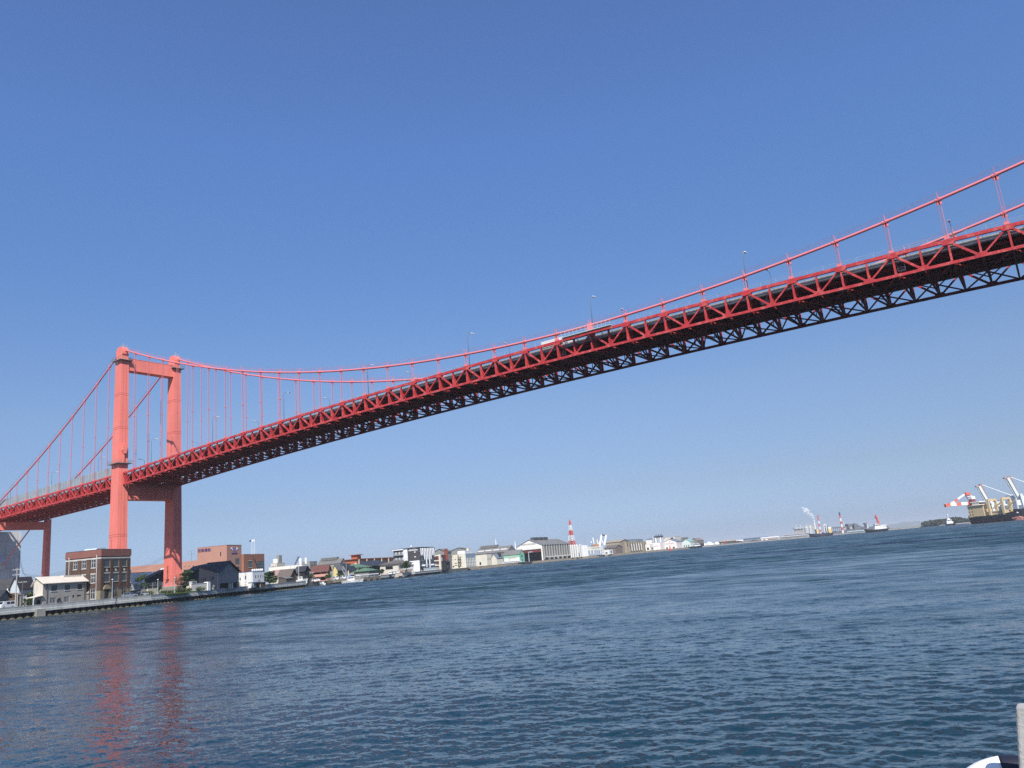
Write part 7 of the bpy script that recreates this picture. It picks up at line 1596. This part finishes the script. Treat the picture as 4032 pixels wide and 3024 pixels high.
def port_quay():
    a, b_ = gpos(3815, 1090), gpos(4400, 1060); d = b_-a; t = thing('port_quay', 'dark port quay wall behind the freighter', 'quay', (a.x, a.y, 0), math.atan2(d.y, d.x)); n = 14; L = d.length
    for i in range(n): MB().box(L*i/n+.05, L*(i+1)/n-.05, 0, 240, -2, 2.1).build('block', CONC, t)
    for i in range(n): MB().tube([(L*(i+.5)/n, -.4, -.5), (L*(i+.5)/n, -.4, 1.6)], .6, 8).build('fender', BLACK, t)
port_quay()
# wooded point and distant hill
def woods():
    rg = random.Random(3); b = MB(); bl = []
    for i in range(70):
        f = rg.random(); x = 205+f*990; D = rg.uniform(1795, 1850); p = at(*zN(x, 1000), D); hh = (9 if x < 260 else 12 if 680 < x < 900 else 10.5)*(1 if x < 1000 else .6); bl.append((p.x, p.y, 2+hh*.45, 9, 9, hh*.55))
    leaf_cloud(b, bl, 9000, 1.6, rg); o = b.build('woodland', mat('wood_green', (.06, .07, .04), .9, .3, .1), fix=False); tag(o, 'dark wooded point between the patrol boat and the freighter', 'woodland', kind='stuff')
    tr = MB()
    for x, y, z, *_ in bl: tr.tube([(x, y, 1.9), (x, y, z)], .4, 4)
woods()
def hill():
    rg = random.Random(8); b = MB(); rows = []; n = 60
    base = [(3180, 0), (3350, .3), (3450, .45), (3530, .75), (3560, 1.0), (3600, .85), (3650, .55), (3720, .42), (3850, .35), (4100, .2), (4300, 0)]
    for j, (dd, s) in enumerate(((0, 0), (250, .8), (420, 1), (900, .5), (1400, 0))):
        r = []
        for i in range(n+1):
            x = 3180+(4300-3180)*i/n; hgt = 0
            for (x0, h0), (x1, h1) in zip(base[:-1], base[1:]):
                if x0 <= x <= x1: hgt = h0+(h1-h0)*(x-x0)/(x1-x0)
            p = gpos(x, 11500+dd*2.5); r.append((p.x, p.y, s*hgt*88*(1+.12*rg.uniform(-1, 1))))
        rows.append(r)
    b.loft(rows, close=False, caps=False); o = b.build('hill', mat('hill_green', (.07, .085, .05), .95, .2, .01), smooth=True); tag(o, 'faint blue wooded hill on the horizon', 'hill', kind='structure')
hill()

# ------------------------------------------------------------------ pontoon with post and life ring by the camera
def front():
    d = MB().box(-1.6, 14, -9, 4.95, .55, 1.3); o = d.build('pontoon', mat('pontoon_deck', (.30, .30, .29), .9, .15, 2), loc=(CAM.x, CAM.y, 0)); tag(o, kind='structure')
    PM = mat('post_concrete', (.37, .36, .33), .9, .10, 3, bump=.004, bscale=60, patch=((.44, .43, .40), .5, 5))
    tl = at(3995, 2787, 4.4); bl = at(4011, 3024, 4.4); zt_ = tl.z
    t = thing('concrete_post', 'grey concrete post with rounded top at the lower right corner', 'post', (tl.x+.19, tl.y+.055, 1.3))
    h = zt_-1.3; s = (tl.x-bl.x)/(tl.z-bl.z)        # the side leans outwards towards the foot
    b = MB(); rings = []
    def sq(hw, z, r=.014):
        out = []
        for cx, cy, a0 in ((1, 1, 0), (-1, 1, 90), (-1, -1, 180), (1, -1, 270)):
            for k in range(4): a = math.radians(a0+k*30); out.append((cx*(hw-r)+r*math.cos(a), cy*(.055-r)+r*math.sin(a), z))
        return out
    for f in (0, .3, .6, .85): rings.append(sq(.19+s*h*(1-f), h*f))
    for k in range(5): a = k*math.pi/8; rings.append(sq(.19-.012*(1-math.cos(a)), h-.012+.012*math.sin(a)))
    b.loft(rings).build('shaft', PM, t, smooth=False)
    MB().box(-.36, .36, -.12, .12, -.02, .06).build('footing', PM, t)
    # life ring leaning behind the post
    ctr = at(4052, 3300, 4.78); n = (CAM-ctr).normalized(); n.z *= .2; n.normalize(); ux = Vector((0, 0, 1)).cross(n).normalized(); uz = n.cross(ux)
    lt = thing('life_ring', 'white life ring with black bands behind the concrete post', 'life ring', (ctr.x, ctr.y, 1.3)); o = Vector((ctr.x, ctr.y, 1.3))
    R, r = .300, .065; RW = mat('ring_white', (.78, .78, .76), .45, .05, 4); RB = mat('ring_black', (.018, .02, .035), .5, .1, 4)
    def arc(a0, a1, rr, m, nm, par, N=14):
        rings = []
        for i in range(N+1):
            a = math.radians(a0+(a1-a0)*i/N); c = ctr+(ux*math.cos(a)+uz*math.sin(a))*R; e = ux*math.cos(a)+uz*math.sin(a)
            rings.append([tuple(c+(e*math.cos(q)+n*math.sin(q))*rr-o) for q in [2*math.pi*k/16 for k in range(16)]])
        return MB().loft(rings).build(nm, m, par, smooth=True)
    for k in range(4): c0 = 85+90*k; arc(c0+14, c0+76, r, RW, 'float_section', lt); arc(c0-14, c0+14, r*1.03, RB, 'band', lt)
    zb = ctr.z-R-r; MB().box(ctr.x-o.x-.25, ctr.x-o.x+.25, ctr.y-o.y-.1, ctr.y-o.y+.1, 0, max(.03, zb-1.3)).build('rack', GALV, lt)
front()

# ------------------------------------------------------------------ sea air
def haze():
    b = MB().box(-9000, 6000, -3000, 14000, -4, 93); o = b.build('haze', None); tag(o, kind='stuff')
    m = bpy.data.materials.new('sea_haze'); m.use_nodes = True; n = m.node_tree; n.nodes.remove(n.nodes['Principled BSDF'])
    v = n.nodes.new('ShaderNodeVolumePrincipled'); v.inputs['Color'].default_value = (.86, .93, 1.0, 1); v.inputs['Density'].default_value = HAZE; v.inputs['Anisotropy'].default_value = .0
    n.links.new(v.outputs[0], n.nodes['Material Output'].inputs['Volume']); o.data.materials.append(m)
HAZE = 0.0001
haze()
